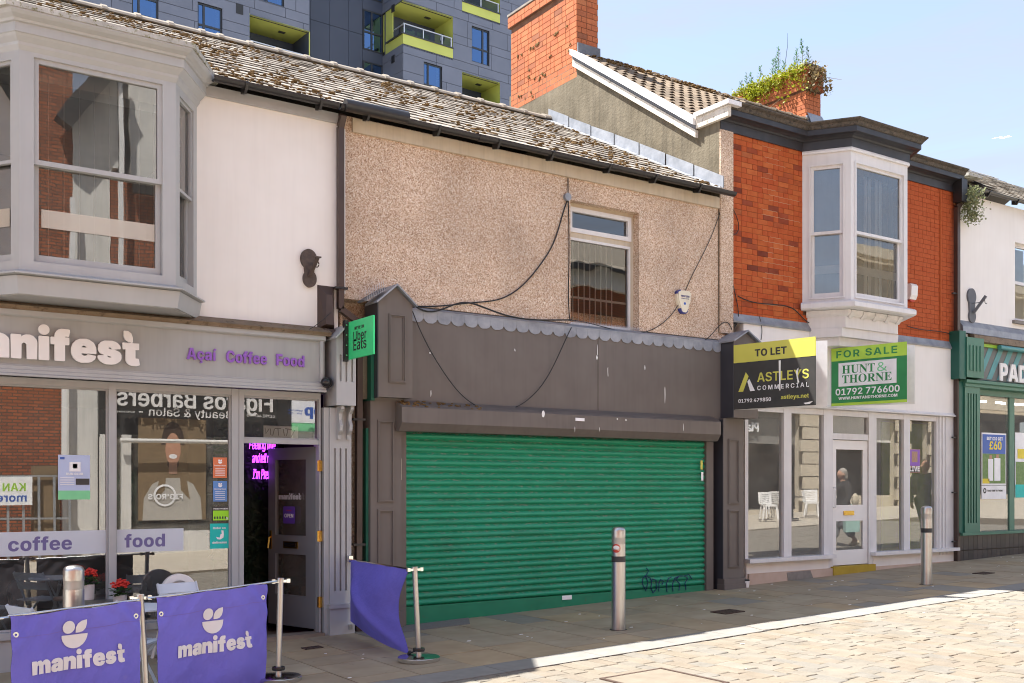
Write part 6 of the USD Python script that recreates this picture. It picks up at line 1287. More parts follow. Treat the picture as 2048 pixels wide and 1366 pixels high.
# plain banner from the pilaster to the leaning post, blown by the wind
t = thing('terrace_banner', 'plain purple banner billowing between the cafe pilaster and the post at the shutter', 'banner', (5.08, -.2, gz(5)), 'purple banners of the cafe terrace')
W0 = np.array([5.09, -.2]); W1 = tB[:2] + (W0 - tB[:2]) * .07; n_ = 44; m_ = 40; V = []
DB = (W1 - W0); LB = np.linalg.norm(DB); DB = DB / LB; NB = np.array([-DB[1], DB[0]])
for j in np.linspace(0, 1, m_ + 1):
    for s in np.linspace(0, 1, n_ + 1):
        zt = .99 + (tB[2] - .01 - .99) * s; zb_ = gz(5) + .15 + (.02 - .12) * s - .05 * math.sin(math.pi * s)
        z = zt + (zb_ - zt) * j; sh = .0
        # right edge is drawn in between its two ties, and a diagonal fold runs from the top left to the bottom right tie
        s_ = s * (1 - .16 * math.sin(math.pi * j) ** 1.2) + (.06 if False else 0)
        if j > .85: s_ = s * (1 - .16 * math.sin(math.pi * j) ** 1.2)
        bil = .16 * math.sin(math.pi * s) * math.sin(math.pi * j) + .05 * math.exp(-((s - j * .95) / .1) ** 2) * math.sin(math.pi * s) + .012 * meshkit.noise(np.array([s * 7, j * 6, .4])) + .006 * math.sin(s * 26) * (1 - j) ** 2
        p = W0 + DB * s_ * LB + NB * (-bil); V.append((p[0], p[1], z))
F = [[j * (n_ + 1) + i, (j + 1) * (n_ + 1) + i, (j + 1) * (n_ + 1) + i + 1, j * (n_ + 1) + i + 1] for j in range(m_) for i in range(n_)]
v = np.array(V); k = len(v); obj(t, 'cloth', MB().add(np.vstack([v, v + np.array([NB[0], NB[1], 0]) * .003]), F + [f[::-1] for f in (np.array(F) + k).tolist()]), 'banner', True)
b = MB(); b.tube([(*W0, .985), (tB[0], tB[1], tB[2])], .01, 8); obj(t, 'top_rail', b, 'chrome', 40)
b = MB(); b.box(W0[0] - .025, W0[0] + .025, -.2, -.12, .96, 1.03); b.box(W0[0] - .02, W0[0] + .02, -.2, -.12, gz(5) + .05, gz(5) + .11); obj(t, 'wall_hook', b, 'chrome')
e = v[(m_) * (n_ + 1) + n_]; b = MB().tube([e, (P2[0], P2[1], gz(P2[0]) + .11)], .008, 6); b.tube([e, e + np.array([.0, -.03, .02])], .018, 8); obj(t, 'tie', b, 'black')

# folding cafe chairs and bistro table behind the banners
def folding_chair(c, rot, label, first=None):
    loc = (c[0], c[1], gz(c[0]))
    if first: return copy(first, loc, label, math.degrees(rot))
    t = thing('folding_chair', label, 'chair', loc, 'white folding chairs of the cafe terrace', math.degrees(rot))
    for s in (-.2, .2):
        b = MB().bar((s, -.2, .0), (s, .2, .78), .022, .012, up=(1, 0, 0)); obj(t, 'back_leg', b, 'chair_white', local=True)
        b = MB().bar((s * .9, .24, .0), (s * .9, -.2, .46), .022, .012, up=(1, 0, 0)); obj(t, 'front_leg', b, 'chair_white', local=True)
    for k in range(4): b = MB(); b.box(-.2, .2, -.22 + k * .1, -.14 + k * .1, .45, .465); obj(t, 'seat_slat', b, 'chair_white', local=True)
    for z in (.62, .73): b = MB().obox((0, (.13 + (z - .62) * .5), z), (.21, 0, 0), (0, .008, 0), (0, .02, .045)); obj(t, 'back_slat', b, 'chair_white', local=True)
    b = MB(); b.bar((-.2, .15, .12), (.2, .15, .12), .015); obj(t, 'stretcher', b, 'chair_white', local=True); return t
fc = folding_chair((1.62, -1.45), 1.9, 'white folding chair half hidden behind the left banner edge')
folding_chair((2.2, -1.98), .9, 'white folding chair behind the gap between the printed banners', fc)
folding_chair((3.05, -.75), .15, 'white folding chair whose backrest shows over the second banner', fc)
def bistro(c, label, m='chair_white', r=.3, h=.72, base='chair_white', group='round bistro tables'):
    t = thing('bistro_table', label, 'table', (c[0], c[1], gz(c[0])), group); b = MB().lathe([(0, h), (r - .01, h), (r, h - .008), (r, h - .02), (0, h - .02)], n=36); obj(t, 'table_top', b, m, 40, local=True)
    for k in range(3): w = k * 2.09 + .4; b = MB().tube([(r * .75 * math.cos(w), r * .75 * math.sin(w), 0), (-.1 * math.cos(w), -.1 * math.sin(w), h - .02)], .01, 8); obj(t, 'leg', b, base, local=True)
    return t
bistro((2.32, -1.72), 'small white round table between the two printed banners')
# cafe interior: tub chairs, dark tables, flower pots, high chair, plant wall, neon
def tub(c, rot, label, first=None):
    loc = (c[0], c[1], gz(3))
    if first: return copy(first, loc, label, math.degrees(rot))
    t = thing('tub_chair', label, 'chair', loc, 'dark padded chairs inside the cafe window', math.degrees(rot)); b = MB()
    n_ = 18; V = []
    for i in range(n_ + 1):
        w = math.pi * (i / n_) ; hh = .83 - .16 * abs(math.cos(w)) ** 2
        for rr, z in ((.27, .44), (.315, hh - .02), (.30, hh), (.275, hh - .02), (.235, .46)): V.append((rr * math.cos(w), rr * math.sin(w) * .95, z))
    b.add(V, [[i * 5 + k, (i + 1) * 5 + k, (i + 1) * 5 + (k + 1) % 5, i * 5 + (k + 1) % 5] for i in range(n_) for k in range(5)]); obj(t, 'backrest', b, 'dark_leather', 40, local=True)
    b = MB().lathe([(0, .50), (.22, .50), (.26, .47), (.27, .43), (.24, .41), (0, .40)], n=28); obj(t, 'seat', b, 'dark_leather', 40, local=True)
    for sx in (-1, 1):
        for sy in (-1, 1): b = MB().tube([(sx * .15, sy * .15, .41), (sx * .22, sy * .22, 0)], [.016, .011], 8); obj(t, 'leg', b, 'black', local=True)
    return t
tc = tub((1.95, .62), .2, 'dark padded chair inside the window below the coffee lettering')
tub((2.75, .75), -.3, 'dark padded chair inside the window behind the red flowers', tc); tub((3.1, 1.5), .5, 'dark padded chair further inside below the food lettering', tc)
bistro((2.15, .35), 'low dark round table inside the cafe window, left of the flower pots', 'table_top', .36, .56, 'black', 'dark tables inside the cafe'); bistro((2.62, .38), 'dark round table inside the cafe window carrying the white flower pot', 'table_top', .33, .6, 'black', 'dark tables inside the cafe')
def flowerpot(c, z, label, first=None):
    if first: return copy(first, (c[0], c[1], z), label, 70)
    t = thing('flower_pot', label, 'flower pot', (c[0], c[1], z), 'red flowers in pots at the cafe window'); b = MB().lathe([(0, 0), (.058, 0), (.06, .005), (.066, .15), (.061, .15), (.058, .13), (0, .13)], n=28); obj(t, 'pot', b, 'pot', 40, local=True)
    lf = MB(); fl = MB(); ic = trimesh.creation.icosphere(subdivisions=1)
    for k in range(34):
        w, r, h = rng.uniform(0, 6.28), rng.uniform(.02, .1), rng.uniform(.14, .22); p = np.array([r * math.cos(w), r * math.sin(w), h]); d = np.array([math.cos(w), math.sin(w), rng.uniform(-.3, .5)]) * .035; q = np.array([-math.sin(w), math.cos(w), .2]) * .024
        lf.add([p - d, p + q, p + d, p - q, p + np.array([0, 0, .008])], [[0, 1, 4], [1, 2, 4], [2, 3, 4], [3, 0, 4]])
    for k in range(70):
        w, r = rng.uniform(0, 6.28), .09 * math.sqrt(rng.random()); p = np.array([r * math.cos(w), r * math.sin(w), .25 + .05 * (1 - r / .09) + rng.uniform(-.025, .025)]); fl.add(ic.vertices * np.array([.014, .014, .009]) + p, ic.faces)
    obj(t, 'leaves', lf, 'leaf', local=True, kind='stuff'); obj(t, 'flowers', fl, 'flower_red', local=True, kind='stuff'); return t
xq, zq = at(175, 1195, -.25); fp_ = flowerpot((xq, -.25), zq - .02, 'white pot of red flowers right of the left bollard')
xq, zq = at(240, 1212, -.35); flowerpot((xq, -.35), zq - .04, 'red flowers just above the left banner top, beside the window mullion', fp_)
bistro((2.33, -.3), 'dark bistro table on the terrace under the flower pots', 'table_top', .3, .62, 'black', 'dark tables inside the cafe')
HY = -.5; HCX = ax(366, HY)
t = thing('high_chair', 'white plastic high chair standing by the cafe window above the second banner', 'high chair', (HCX, HY, gz(3))); 
P = Point(0, .62).buffer(.18, 24); P = union_all([P, Polygon([(-.18, .62), (.18, .62), (.2, .4), (-.2, .4)])]).difference(union_all([Point(0, .62).buffer(.115), Polygon([(-.115, .62), (.115, .62), (.1, .5), (-.1, .5)])])); b = MB().prism(P, (HCX, HY + .18, gz(3) + .05), (1, 0, 0), (0, .0, 1), .05); obj(t, 'backrest', b, 'plastic_white')
b = MB().prism(union_all([Point(0, .62).buffer(.15), sbox(-.15, .45, .15, .62)]), (HCX, HY + .21, gz(3) + .05), (1, 0, 0), (0, 0, 1), .02); obj(t, 'back_panel', b, 'plastic_white')
b = MB(); b.box(HCX - .19, HCX + .19, HY - .2, HY + .17, gz(3) + .43, gz(3) + .47); obj(t, 'seat', b, 'plastic_white'); b = MB(); b.box(HCX - .22, HCX + .22, HY - .3, HY - .1, gz(3) + .62, gz(3) + .65); obj(t, 'tray', b, 'plastic_white')
for sx in (-1, 1):
    for sy in (-1, 1): b = MB().tube([(HCX + sx * .15, HY + sy * .14, gz(3) + .44), (HCX + sx * .24, HY + sy * .24, gz(3))], .018, 8); obj(t, 'leg', b, 'plastic_white')
    b = MB(); b.box(HCX + sx * .19 - .015, HCX + sx * .19 + .015, HY - .2, HY + .17, gz(3) + .6, gz(3) + .64); obj(t, 'armrest', b, 'plastic_white')
# foliage wall inside the doorway with the neon writing
t = thing('plant_wall', 'dark artificial foliage wall inside the open cafe door', 'plant wall', (4.1, .75, .1)); b = MB(); b.box(3.95, 4.75, 1.18, 1.2, .12, 2.9); obj(t, 'backing', b, 'leaf_dark')
lf = MB()
for k in range(1900):
    x, z = rng.uniform(3.92, 4.8), rng.uniform(.15, 2.5); y = 1.17 - rng.uniform(.0, .13); w = rng.uniform(0, 6.28); L = rng.uniform(.05, .13); d = np.array([math.cos(w), -rng.uniform(.1, .7), math.sin(w)]); d *= L / np.linalg.norm(d); q = np.array([-math.sin(w), 0, math.cos(w)]) * rng.uniform(.006, .02); p = np.array([x, y, z]); lf.add([p, p + d * .5 + q, p + d, p + d * .5 - q], [[0, 1, 2, 3]])
obj(t, 'leaves', lf, 'leaf_dark', kind='stuff')
def neon(text, x0, x1, z, h, y):
    g_ = glyphs(text, 1., 300, track=-.06); g_ = affinity.skew(g_, 14); a, b_, c, d = g_.bounds; g_ = affinity.translate(affinity.scale(g_, (x1 - x0) / (c - a), h, origin=(0, 0)), x0 - a * (x1 - x0) / (c - a), z); return MB().prism(g_, (0, y, 0), (1, 0, 0), (0, 0, 1), .012)
ns_ = thing('neon_sign', 'glowing purple neon handwriting on the foliage wall inside the cafe door', 'neon sign', (4.3, 1.0, 1.9))
yN = .98
for txt, u0, u1, v, hh in (('Feeling fine', 498, 550, 898, .10), ('and tell me', 504, 546, 925, .11), ("I'm Pretty", 505, 546, 958, .12)): (x0_, z_), x1_ = at(u0, v, yN), ax(u1, yN); obj(ns_, 'lettering', neon(txt, x0_, x1_, z_, hh, yN), 'neon')

# prints on the cafe glass
def sheet(name, u0, u1, vt, vb, y, m, label, cat='poster', th=.003):
    x0, x1 = ax(u0, y), ax(u1, y); um = (u0 + u1) / 2; z1, z0 = az(um, vt, y), az(um, vb, y); t = thing(name, label, cat, (x0, y, z0)); b = MB(); b.box(x0, x1, y - th, y, z0, z1); obj(t, 'sheet', b, m); return t, x0, x1, z0, z1
def deco(t, x0, x1, z0, z1, y, fx0, fx1, fz0, fz1, m, nm='print'): b = MB(); b.box(x0 + (x1 - x0) * fx0, x0 + (x1 - x0) * fx1, y - .0015, y, z0 + (z1 - z0) * fz0, z0 + (z1 - z0) * fz1); obj(t, nm, b, m)
def line(t, text, x0, x1, z, y, m, wght=700, hs=1., **k):
    g_ = glyphs(text, 1., wght, **k); a, b_, c, d = g_.bounds; s = (x1 - x0) / (c - a); g_ = affinity.translate(affinity.scale(g_, s, s * hs, origin=(0, 0)), x0 - a * s, z); obj(t, 'lettering', MB().prism(g_, (0, y, 0), (1, 0, 0), (0, 0, 1), .0015), m)
WG = WY - .006
t, x0, x1, z0, z1 = sheet('window_poster', 116, 180, 910, 999, WG, 'poster_film', 'pale blue run club poster stuck inside the left cafe pane')
y = WG - .004; deco(t, x0, x1, z0, z1, y, .0, 1, .0, .2, 'pale_green'); deco(t, x0, x1, z0, z1, y, .35, .7, .63, .84, 'sign_white'); deco(t, x0, x1, z0, z1, y, .46, .6, .7, .8, 'far_dark'); deco(t, x0, x1, z0, z1, y, .55, .98, .33, .47, 'far_dark'); deco(t, x0, x1, z0, z1, y, .06, .2, .9, .95, 'poster_navy'); line(t, 'RUN CLUB', x0 + .25 * (x1 - x0), x0 + .78 * (x1 - x0), z0 + .55 * (z1 - z0), y, 'sign_white', 900)
for k in range(4): deco(t, x0, x1, z0, z1, y, .06, .5, .48 - k * .05, .495 - k * .05, 'sign_white')
for i, (va, vb, m, lb) in enumerate(((915, 956, 'sticker_orange', 'small orange opening times notice on the cafe glass'), (962, 1003, 'sticker_blue', 'small blue opening hours notice on the cafe glass'))):
    t, x0, x1, z0, z1 = sheet('window_notice', 426, 454, va, vb, WG, m, lb, 'notice'); y = WG - .004
    g_ = affinity.translate(affinity.scale(smile(), .045, .045, origin=(0, 0)), (x0 + x1) / 2, z1 - .045); obj(t, 'emblem', MB().prism(g_, (0, y, 0), (1, 0, 0), (0, 0, 1), .001), 'sign_white')
    line(t, 'Summer Hours' if i == 0 else 'Opening Hours', x0 + .012, x1 - .012, z0 + (z1 - z0) * .58, y, 'sign_white', 700)
    for k in range(5): deco(t, x0, x1, z0, z1, y, .15, .85, .46 - k * .09, .485 - k * .09, 'sign_white')
t, x0, x1, z0, z1 = sheet('hygiene_sticker', 425, 458, 1013, 1042, WG, 'far_dark', 'black and lime food hygiene rating sticker on the cafe glass', 'sticker'); y = WG - .004; deco(t, x0, x1, z0, z1, y, .02, .98, .05, .72, 'sticker_lime'); line(t, 'FOOD HYGIENE', x0 + .01, x1 - .01, z0 + (z1 - z0) * .8, y, 'sign_white'); 
for k in range(5): deco(t, x0, x1, z0, z1, y - .001, .08 + k * .16, .17 + k * .16, .15, .32, 'far_dark')
line(t, '5', x1 - .035, x1 - .015, z0 + .015, y - .003, 'sign_white', 800)
t, x0, x1, z0, z1 = sheet('delivery_sticker', 420, 458, 1047, 1097, WG, 'sticker_teal', 'turquoise order on delivery app sticker on the cafe glass', 'sticker'); y = WG - .004; line(t, 'Order on', x0 + .03, x1 - .04, z0 + (z1 - z0) * .78, y, 'sign_white'); line(t, 'deliveroo', x0 + .025, x1 - .025, z0 + (z1 - z0) * .2, y, 'sign_white', 800)
g_ = fit(Polygon([(0, .3), (.35, .2), (.42, .55), (.55, .6), (.5, 1), (.72, .95), (.75, .5), (.7, .2), (.4, 0), (.1, .05)]), x0 + .065, z0 + (z1 - z0) * .36, .085, .1); obj(t, 'emblem', MB().prism(g_, (0, y, 0), (1, 0, 0), (0, 0, 1), .001), 'sign_white')
for u0, u1, tx, ua, ub, lb, vb in ((-40, 214, 'coffee', 16, 144, 'frosted band with the word coffee across the left cafe pane', 1101), (229, 367, 'food', 249, 330, 'frosted band with the word food across the right cafe pane', 1094)):
    x0, x1 = ax(u0, WG), ax(u1, WG); z1, z0 = az(120, 1062, WG), az(120, 1109.5, WG); t = thing('window_band', lb, 'window film', (x0, WG, z0), 'frosted bands on the cafe glass'); g_ = glyphs(tx, 1., 800); a, b_, c, d = g_.bounds; X0, X1 = ax(ua, WG), ax(ub, WG); s = (X1 - X0) / (c - a); g_ = affinity.translate(affinity.scale(g_, s, s, origin=(0, 0)), X0 - a * s, az((ua + ub) / 2, vb, WG))
    obj(t, 'film', MB().prism(sbox(x0, z0, x1, z1).difference(g_), (0, WG, 0), (1, 0, 0), (0, 0, 1), .001), 'frosted'); obj(t, 'lettering', MB().prism(g_, (0, WG, 0), (1, 0, 0), (0, 0, 1), .001), 'frost_letter')
t, x0, x1, z0, z1 = sheet('window_notice', 527, 596, 852, 882, WG + .02, 'sign_white', 'white paper with grey marker writing behind the glass over the cafe door', 'notice'); b = MB(); y = WG + .016
pts = [(.05, .8), (.1, .3), (.2, .75), (.27, .3), (.35, .8), (.5, .75), (.43, .75), (.46, .3)]; 
def scr(pts): 
    q = [(x0 + (x1 - x0) * a, y, z0 + (z1 - z0) * c) for a, c in pts]; b.tube(q, .004, 4)
scr([(.04, .85), (.06, .45), (.16, .8)]); scr([(.2, .8), (.2, .4), (.26, .35), (.31, .8)]); scr([(.32, .82), (.5, .82)]); scr([(.41, .82), (.43, .35)]); scr([(.56, .8), (.6, .35)]); scr([(.62, .84), (.82, .78)]); scr([(.7, .8), (.66, .35)]); scr([(.9, .75), (.8, .3)]); obj(t, 'marker_lines', b, 'interior_grey')
# hanging OPEN sign on the door glass
t = thing('open_sign', 'small purple OPEN sign hanging on the glass of the cafe door', 'sign', ond(.4, z0_o := gz(4.3) + 1.33)); o = ond(.30, gz(4.3) + 1.27, .012); b = MB().prism(sbox(0, 0, .21, .2).buffer(-.02).buffer(.02), o, dx3, (0, 0, 1), .006); obj(t, 'plate', b, 'open_purple')
g_ = fit(glyphs('OPEN', 1., 700), .025, .07, .16); obj(t, 'lettering', MB().prism(g_, o + nn3 * .006, dx3, (0, 0, 1), .002), 'sign_white'); g_ = fit(glyphs('YES WE ARE', 1., 700), .06, .148, .09); obj(t, 'lettering', MB().prism(g_, o + nn3 * .006, dx3, (0, 0, 1), .002), 'red_lens')
b = MB(); 
for s in (.03, .18): b.tube([o + dx3 * s + np.array([0, 0, .2]), o + dx3 * .105 + np.array([0, 0, .33])], .002, 4)
obj(t, 'cord', b, 'black')
# delivery sign projecting over the pilaster
xu = ax(697, -.29); (yA, _), (yB, _) = atx(697, 680, xu), atx(748, 660, xu); z1, z0 = atx(748, 630, xu)[1], atx(748, 708, xu)[1]
ps = thing('projecting_sign', 'bright green projecting delivery sign between the cafe and the shutter shop', 'sign', (xu, yA, z0)); b = MB(); b.box(xu - .012, xu + .012, yB, yA, z0, z1); obj(ps, 'plate', b, 'uber_green')
b = MB(); b.box(xu - .06, xu - .013, yA - .03, yA + .02, z0 - .02, z1 + .02); obj(ps, 'wall_bar', b, 'black')
for k in range(4): b = MB(); zz = z0 + (z1 - z0) * (k + .4) / 3.7; b.tube([(xu - .04, yA - .03, zz), (xu - .04, yA - .037, zz)], .009, 10); obj(ps, 'stud', b, 'chrome')
wd = yA - yB
for tx, a_, c_, zf, wg in (("WE'RE ON", .28, .66, .745, 700), ('Uber', .24, .75, .45, 600), ('Eats', .24, .75, .2, 600)): g_ = fit(glyphs(tx, 1., wg), wd * a_, (z1 - z0) * zf, wd * (c_ - a_)); g_ = affinity.scale(g_, 1, 1.0, origin=(0, 0)); obj(ps, 'lettering', MB().prism(g_, (xu - .012, yA, z0), (0, -1, 0), (0, 0, 1), .002), 'black')

# estate agents' boards
def vboard(name, label, u0, u1, y0, v_tr, v_br, ang2):
    x0 = ax(u0, y0); d = np.array([math.cos(math.radians(282)), math.sin(math.radians(282))]); r_ = ray(u1, 970)[:2]; M = np.array([d, -r_]).T; L = np.linalg.solve(M, EYE[:2] - np.array([x0, y0]))[0]
    e = np.array([x0, y0]) + d * L; dep = (e - EYE[:2]) @ FWD; z1 = 1.84 + (HOR - v_tr) / FPX * dep; z0 = 1.84 + (HOR - v_br) / FPX * dep
    t = thing(name, label, 'sign board', (x0, y0, z0)); d3 = np.array([*d, 0]); 
    d2 = np.array([math.cos(math.radians(ang2)), math.sin(math.radians(ang2)), 0]); b = MB().prism(sbox(.0, 0, L * 1.0, z1 - z0), np.array([x0 + .03, y0, z0]), d2, (0, 0, 1), .008); obj(t, 'rear_board', b, 'sign_white')
    o = np.array([x0, y0, z0]); nn = np.cross(d3, [0, 0, 1.]); return t, o, d3, L, z1 - z0, nn
def onb(t, o, d3, nn, poly, m, nm='lettering', out=.006, th=.002): obj(t, nm, MB().prism(poly, o + nn * out, d3, (0, 0, 1), th), m)
t, o, d3, L, Hb, nn = vboard('letting_board', 'black and yellow TO LET board fixed over the right pilaster', 1468, 1632, -.38, 673, 810, 302)
obj(t, 'panel', MB().prism(sbox(0, 0, L, Hb), o, d3, (0, 0, 1), .006), 'sign_black'); onb(t, o, d3, nn, sbox(0, Hb * .72, L, Hb), 'sign_yellow', 'band')
onb(t, o, d3, nn, fit(glyphs('TO LET', 1., 800), L * .27, Hb * .79, L * .39), 'sign_black', out=.008); onb(t, o, d3, nn, fit(glyphs('ASTLEYS', 1., 600), L * .30, Hb * .40, L * .62), 'sign_yellow')
onb(t, o, d3, nn, fit(glyphs('COMMERCIAL', 1., 600, track=.35), L * .30, Hb * .275, L * .62), 'sign_white'); onb(t, o, d3, nn, fit(glyphs('01792 479850', 1., 700), L * .06, Hb * .1, L * .41), 'sign_white'); onb(t, o, d3, nn, fit(glyphs('astleys.net', 1., 700), L * .59, Hb * .10, L * .33), 'sign_yellow')
onb(t, o, d3, nn, affinity.scale(Polygon([(.06, .27), (.12, .27), (.19, .50), (.155, .565)]), L, Hb, origin=(0, 0)), 'sign_yellow', 'emblem'); onb(t, o, d3, nn, affinity.scale(Polygon([(.175, .42), (.2, .46), (.27, .27), (.21, .27)]), L, Hb, origin=(0, 0)), 'sign_white', 'emblem')
for q in (((.565, .70), (.59, .70), (.585, .25), (.57, .25)), ((.77, .52), (.80, .57), (.79, .45), (.81, .35), (.79, .34)), ((.86, .04), (.97, .06), (.93, .02), (.88, .02))): onb(t, o, d3, nn, affinity.scale(Polygon(q), L, Hb, origin=(0, 0)), 'bird_lime', 'bird_dropping', .009, .001)
t, o, d3, L, Hb, nn = vboard('sale_board', 'green FOR SALE board projecting from the white fascia', 1663, 1814, -.06, 683, 804, 303)
obj(t, 'panel', MB().prism(sbox(0, 0, L, Hb), o, d3, (0, 0, 1), .006), 'estate_green'); onb(t, o, d3, nn, sbox(0, Hb * .775, L, Hb), 'estate_lime', 'band'); onb(t, o, d3, nn, sbox(0, 0, L, Hb * .045), 'estate_lime', 'band'); onb(t, o, d3, nn, sbox(L * .1, Hb * .33, L * .87, Hb * .735), 'sign_white', 'name_panel')
onb(t, o, d3, nn, fit(glyphs('FOR SALE', 1., 700, track=.12), L * .07, Hb * .825, L * .81, Hb * .125), 'estate_green', out=.008)
serif = lambda s: ''.join(chr(0x1D400 + ord(c) - 65) if c.isupper() else c for c in s)
for tx, a_, w_, zf in (('HUNT', .15, .44, .545), ('THORNE', .15, .66, .38)): onb(t, o, d3, nn, fit(glyphs(serif(tx), 1., 400, 'NotoSansMath'), L * a_, Hb * zf, L * w_, Hb * .145), 'estate_green', out=.008)
onb(t, o, d3, nn, fit(glyphs('&', 1., 500, 'NotoSansMath'), L * .62, Hb * .545, L * .13, Hb * .15), 'pale_green', out=.008)
onb(t, o, d3, nn, fit(glyphs('01792 776600', 1., 700), L * .06, Hb * .18, L * .85), 'sign_white'); onb(t, o, d3, nn, fit(glyphs('WWW.HUNTANDTHORNE.COM', 1., 800), L * .1, Hb * .1, L * .78), 'sign_white')

# small fittings on the walls
t = thing('alarm_box', 'cream and blue shield shaped alarm box on the pebbledash', 'alarm box', (*at(1369, 604, 0)[:1], 0, 4)); x, z = at(1369, 603, -.06)
P = Polygon([(-.13, .13), (-.09, .155), (.1, .155), (.13, .13), (.12, .02), (.06, -.14), (.03, -.165), (-.03, -.165), (-.06, -.14), (-.125, .02)]).buffer(.02).buffer(-.015)
b = MB().prism(P, (x, -.002, z), (1, 0, 0), (0, 0, 1), .05); b.prism(P.buffer(-.015), (x, -.052, z), (1, 0, 0), (0, 0, 1), .015); obj(t, 'case', b, 'alarm_cream')
b = MB().prism(P.intersection(sbox(-1, -1, 1, -.105)).buffer(.003), (x, -.002, z), (1, 0, 0), (0, 0, 1), .056); b.prism(P.intersection(sbox(-1, .105, -.07, 1)).buffer(.003), (x, -.002, z), (1, 0, 0), (0, 0, 1), .056); obj(t, 'corner', b, 'alarm_blue')
line(t, 'WESTERN', x - .075, x + .085, z + .06, -.069, 'alarm_blue', 700, 1.2); line(t, 'SECURITY SYSTEMS', x - .07, x + .08, z + .035, -.069, 'alarm_blue', 600); b = MB().tube([(x, -.067, z - .03), (x, -.0695, z - .03)], .02, 14); obj(t, 'emblem', b, 'poster_navy')
x, z = at(1822, 582, -.02); t = thing('alarm_box', 'white alarm box with a red lens beside the white bay', 'alarm box', (x, 0, z)); b = MB().prism(Polygon([(-.0, -.15), (-.05, -.15), (-.08, -.08), (-.09, .08), (-.06, .12), (0, .12)]), (x - .08, 0, z), (0, 1, 0), (0, 0, 1), .18); obj(t, 'case', b, 'white_gloss'); b = MB(); b.box(x - .05, x + .06, -.045, -.002, z - .185, z - .152); obj(t, 'lens', b, 'red_lens')
x, z = at(1135, 394, -.03); t = thing('junction_disc', 'small grey round cable disc beside the upstairs window', 'cable disc', (x, 0, z)); b = MB().tube([(x, -.002, z), (x, -.05, z)], .052, 20); obj(t, 'disc', b, 'lead', 40)
def plaque(u, v, sc_, label):
    x, z = at(u, v, 0); t = thing('wall_bracket', label, 'bracket', (x, 0, z)); P = union_all([affinity.scale(Point(0, .2).buffer(.17), .95, 1.1), affinity.scale(Point(.02, -.17).buffer(.14), .95, 1.15), Polygon([(-.1, .15), (.11, .15), (.1, -.12), (-.07, -.12)])]).buffer(.03).buffer(-.03); P = affinity.scale(P, sc_, sc_, origin=(0, 0)); b = MB().prism(P, (x, 0, z), (1, 0, 0), (0, 0, 1), .03); b.prism(P.buffer(-.02), (x, -.03, z), (1, 0, 0), (0, 0, 1), .01); return t, x, z
t, x, z = plaque(616, 540, .6, 'rusty iron sole shaped wall plate with a broken bracket on the white wall'); obj(t, 'plate', MB().prism(affinity.scale(union_all([affinity.scale(Point(0, .2).buffer(.17), .95, 1.1), affinity.scale(Point(.02, -.17).buffer(.14), .95, 1.15), Polygon([(-.1, .15), (.11, .15), (.1, -.12), (-.07, -.12)])]).buffer(.03).buffer(-.03), .6, .6, origin=(0, 0)), (x, 0, z), (1, 0, 0), (0, 0, 1), .035), 'iron')
b = MB(); b.bar((x + .0, -.05, z - .08), (x + .05, -.16, z + .12), .035, .03); b.bar((x + .0, -.16, z + .125), (x + .09, -.16, z + .125), .016); b.tube([(x + .05 + .025 * math.cos(w), -.13, z + .05 + .035 * math.sin(w)) for w in np.linspace(0, 6, 14)], .007, 6); obj(t, 'arm', b, 'iron')
x, z = at(1941, 613, 0); t = thing('wall_bracket', 'grey sole shaped wall plate with a slanting arm above the betting shop', 'bracket', (x, 0, z)); obj(t, 'plate', MB().prism(affinity.scale(union_all([affinity.scale(Point(0, .2).buffer(.15), .95, 1.1), affinity.scale(Point(.02, -.2).buffer(.12), .95, 1.15), Polygon([(-.1, .15), (.11, .15), (.1, -.12), (-.07, -.12)])]).buffer(.03).buffer(-.03), .9, .9, origin=(0, 0)), (x, 0, z), (1, 0, 0), (0, 0, 1), .035), 'slate_grey')
b = MB(); b.bar((x + .02, -.05, z - .12), (x + .1, -.24, z + .17), .06, .045); b.tube([(x, -.04, z + .05), (x + .06, -.14, z + .06)], .008, 6); b.tube([(x + .12 + .04 * math.cos(w), -.23, z + .08 + .05 * math.sin(w)) for w in np.linspace(1.5, 5.5, 12)], .007, 6); obj(t, 'arm', b, 'slate_grey')
x, z = at(655, 612, -.06); t = thing('junction_box', 'black faceted box on the white wall beside the downpipe', 'junction box', (x, 0, z)); b = MB().add([(x - .1, 0, z - .26), (x + .11, 0, z - .26), (x + .11, 0, z + .24), (x - .1, 0, z + .24), (x - .05, -.13, z - .22), (x + .05, -.13, z - .22), (x + .04, -.1, z + .12), (x - .03, -.1, z + .12)], [[4, 5, 6, 7], [0, 1, 5, 4], [1, 2, 6, 5], [2, 3, 7, 6], [3, 0, 4, 7]]); obj(t, 'case', b, 'pvc_brown'); b = MB(); b.box(x - .06, x + .08, -.1, -.01, z - .32, z - .265); obj(t, 'bracket', b, 'iron')
x, z = at(652, 764, -.24); t = thing('security_camera', 'black dome security camera at the end of the cafe fascia', 'security camera', (x, -.15, z)); b = MB().tube([(x + .05, -.17, z), (x + .02, -.2, z)], .062, 20); obj(t, 'mount', b, 'black', 40); ic = trimesh.creation.icosphere(subdivisions=3, radius=.052); b = MB().add(ic.vertices + np.array([x - .0, -.225, z]), ic.faces); obj(t, 'dome', b, 'black_gloss', True)
t = thing('solar_panel', 'small tilted solar panel with bird spikes on the left console roof', 'solar panel', (cx0 - .05, -.2, 4.1)); p0_ = np.array([cx0 - .17, -.16, az(712, 602, -.16)]); p1_ = np.array([cx0 + .1, -.16, az(760, 578, -.16) + .0]); dv = p1_ - p0_; b = MB().obox((p0_ + p1_) / 2, dv / 2, (0, .09, .0), np.cross(dv, [0, 1, 0]) / np.linalg.norm(dv) * .012); obj(t, 'panel', b, 'slate_grey')
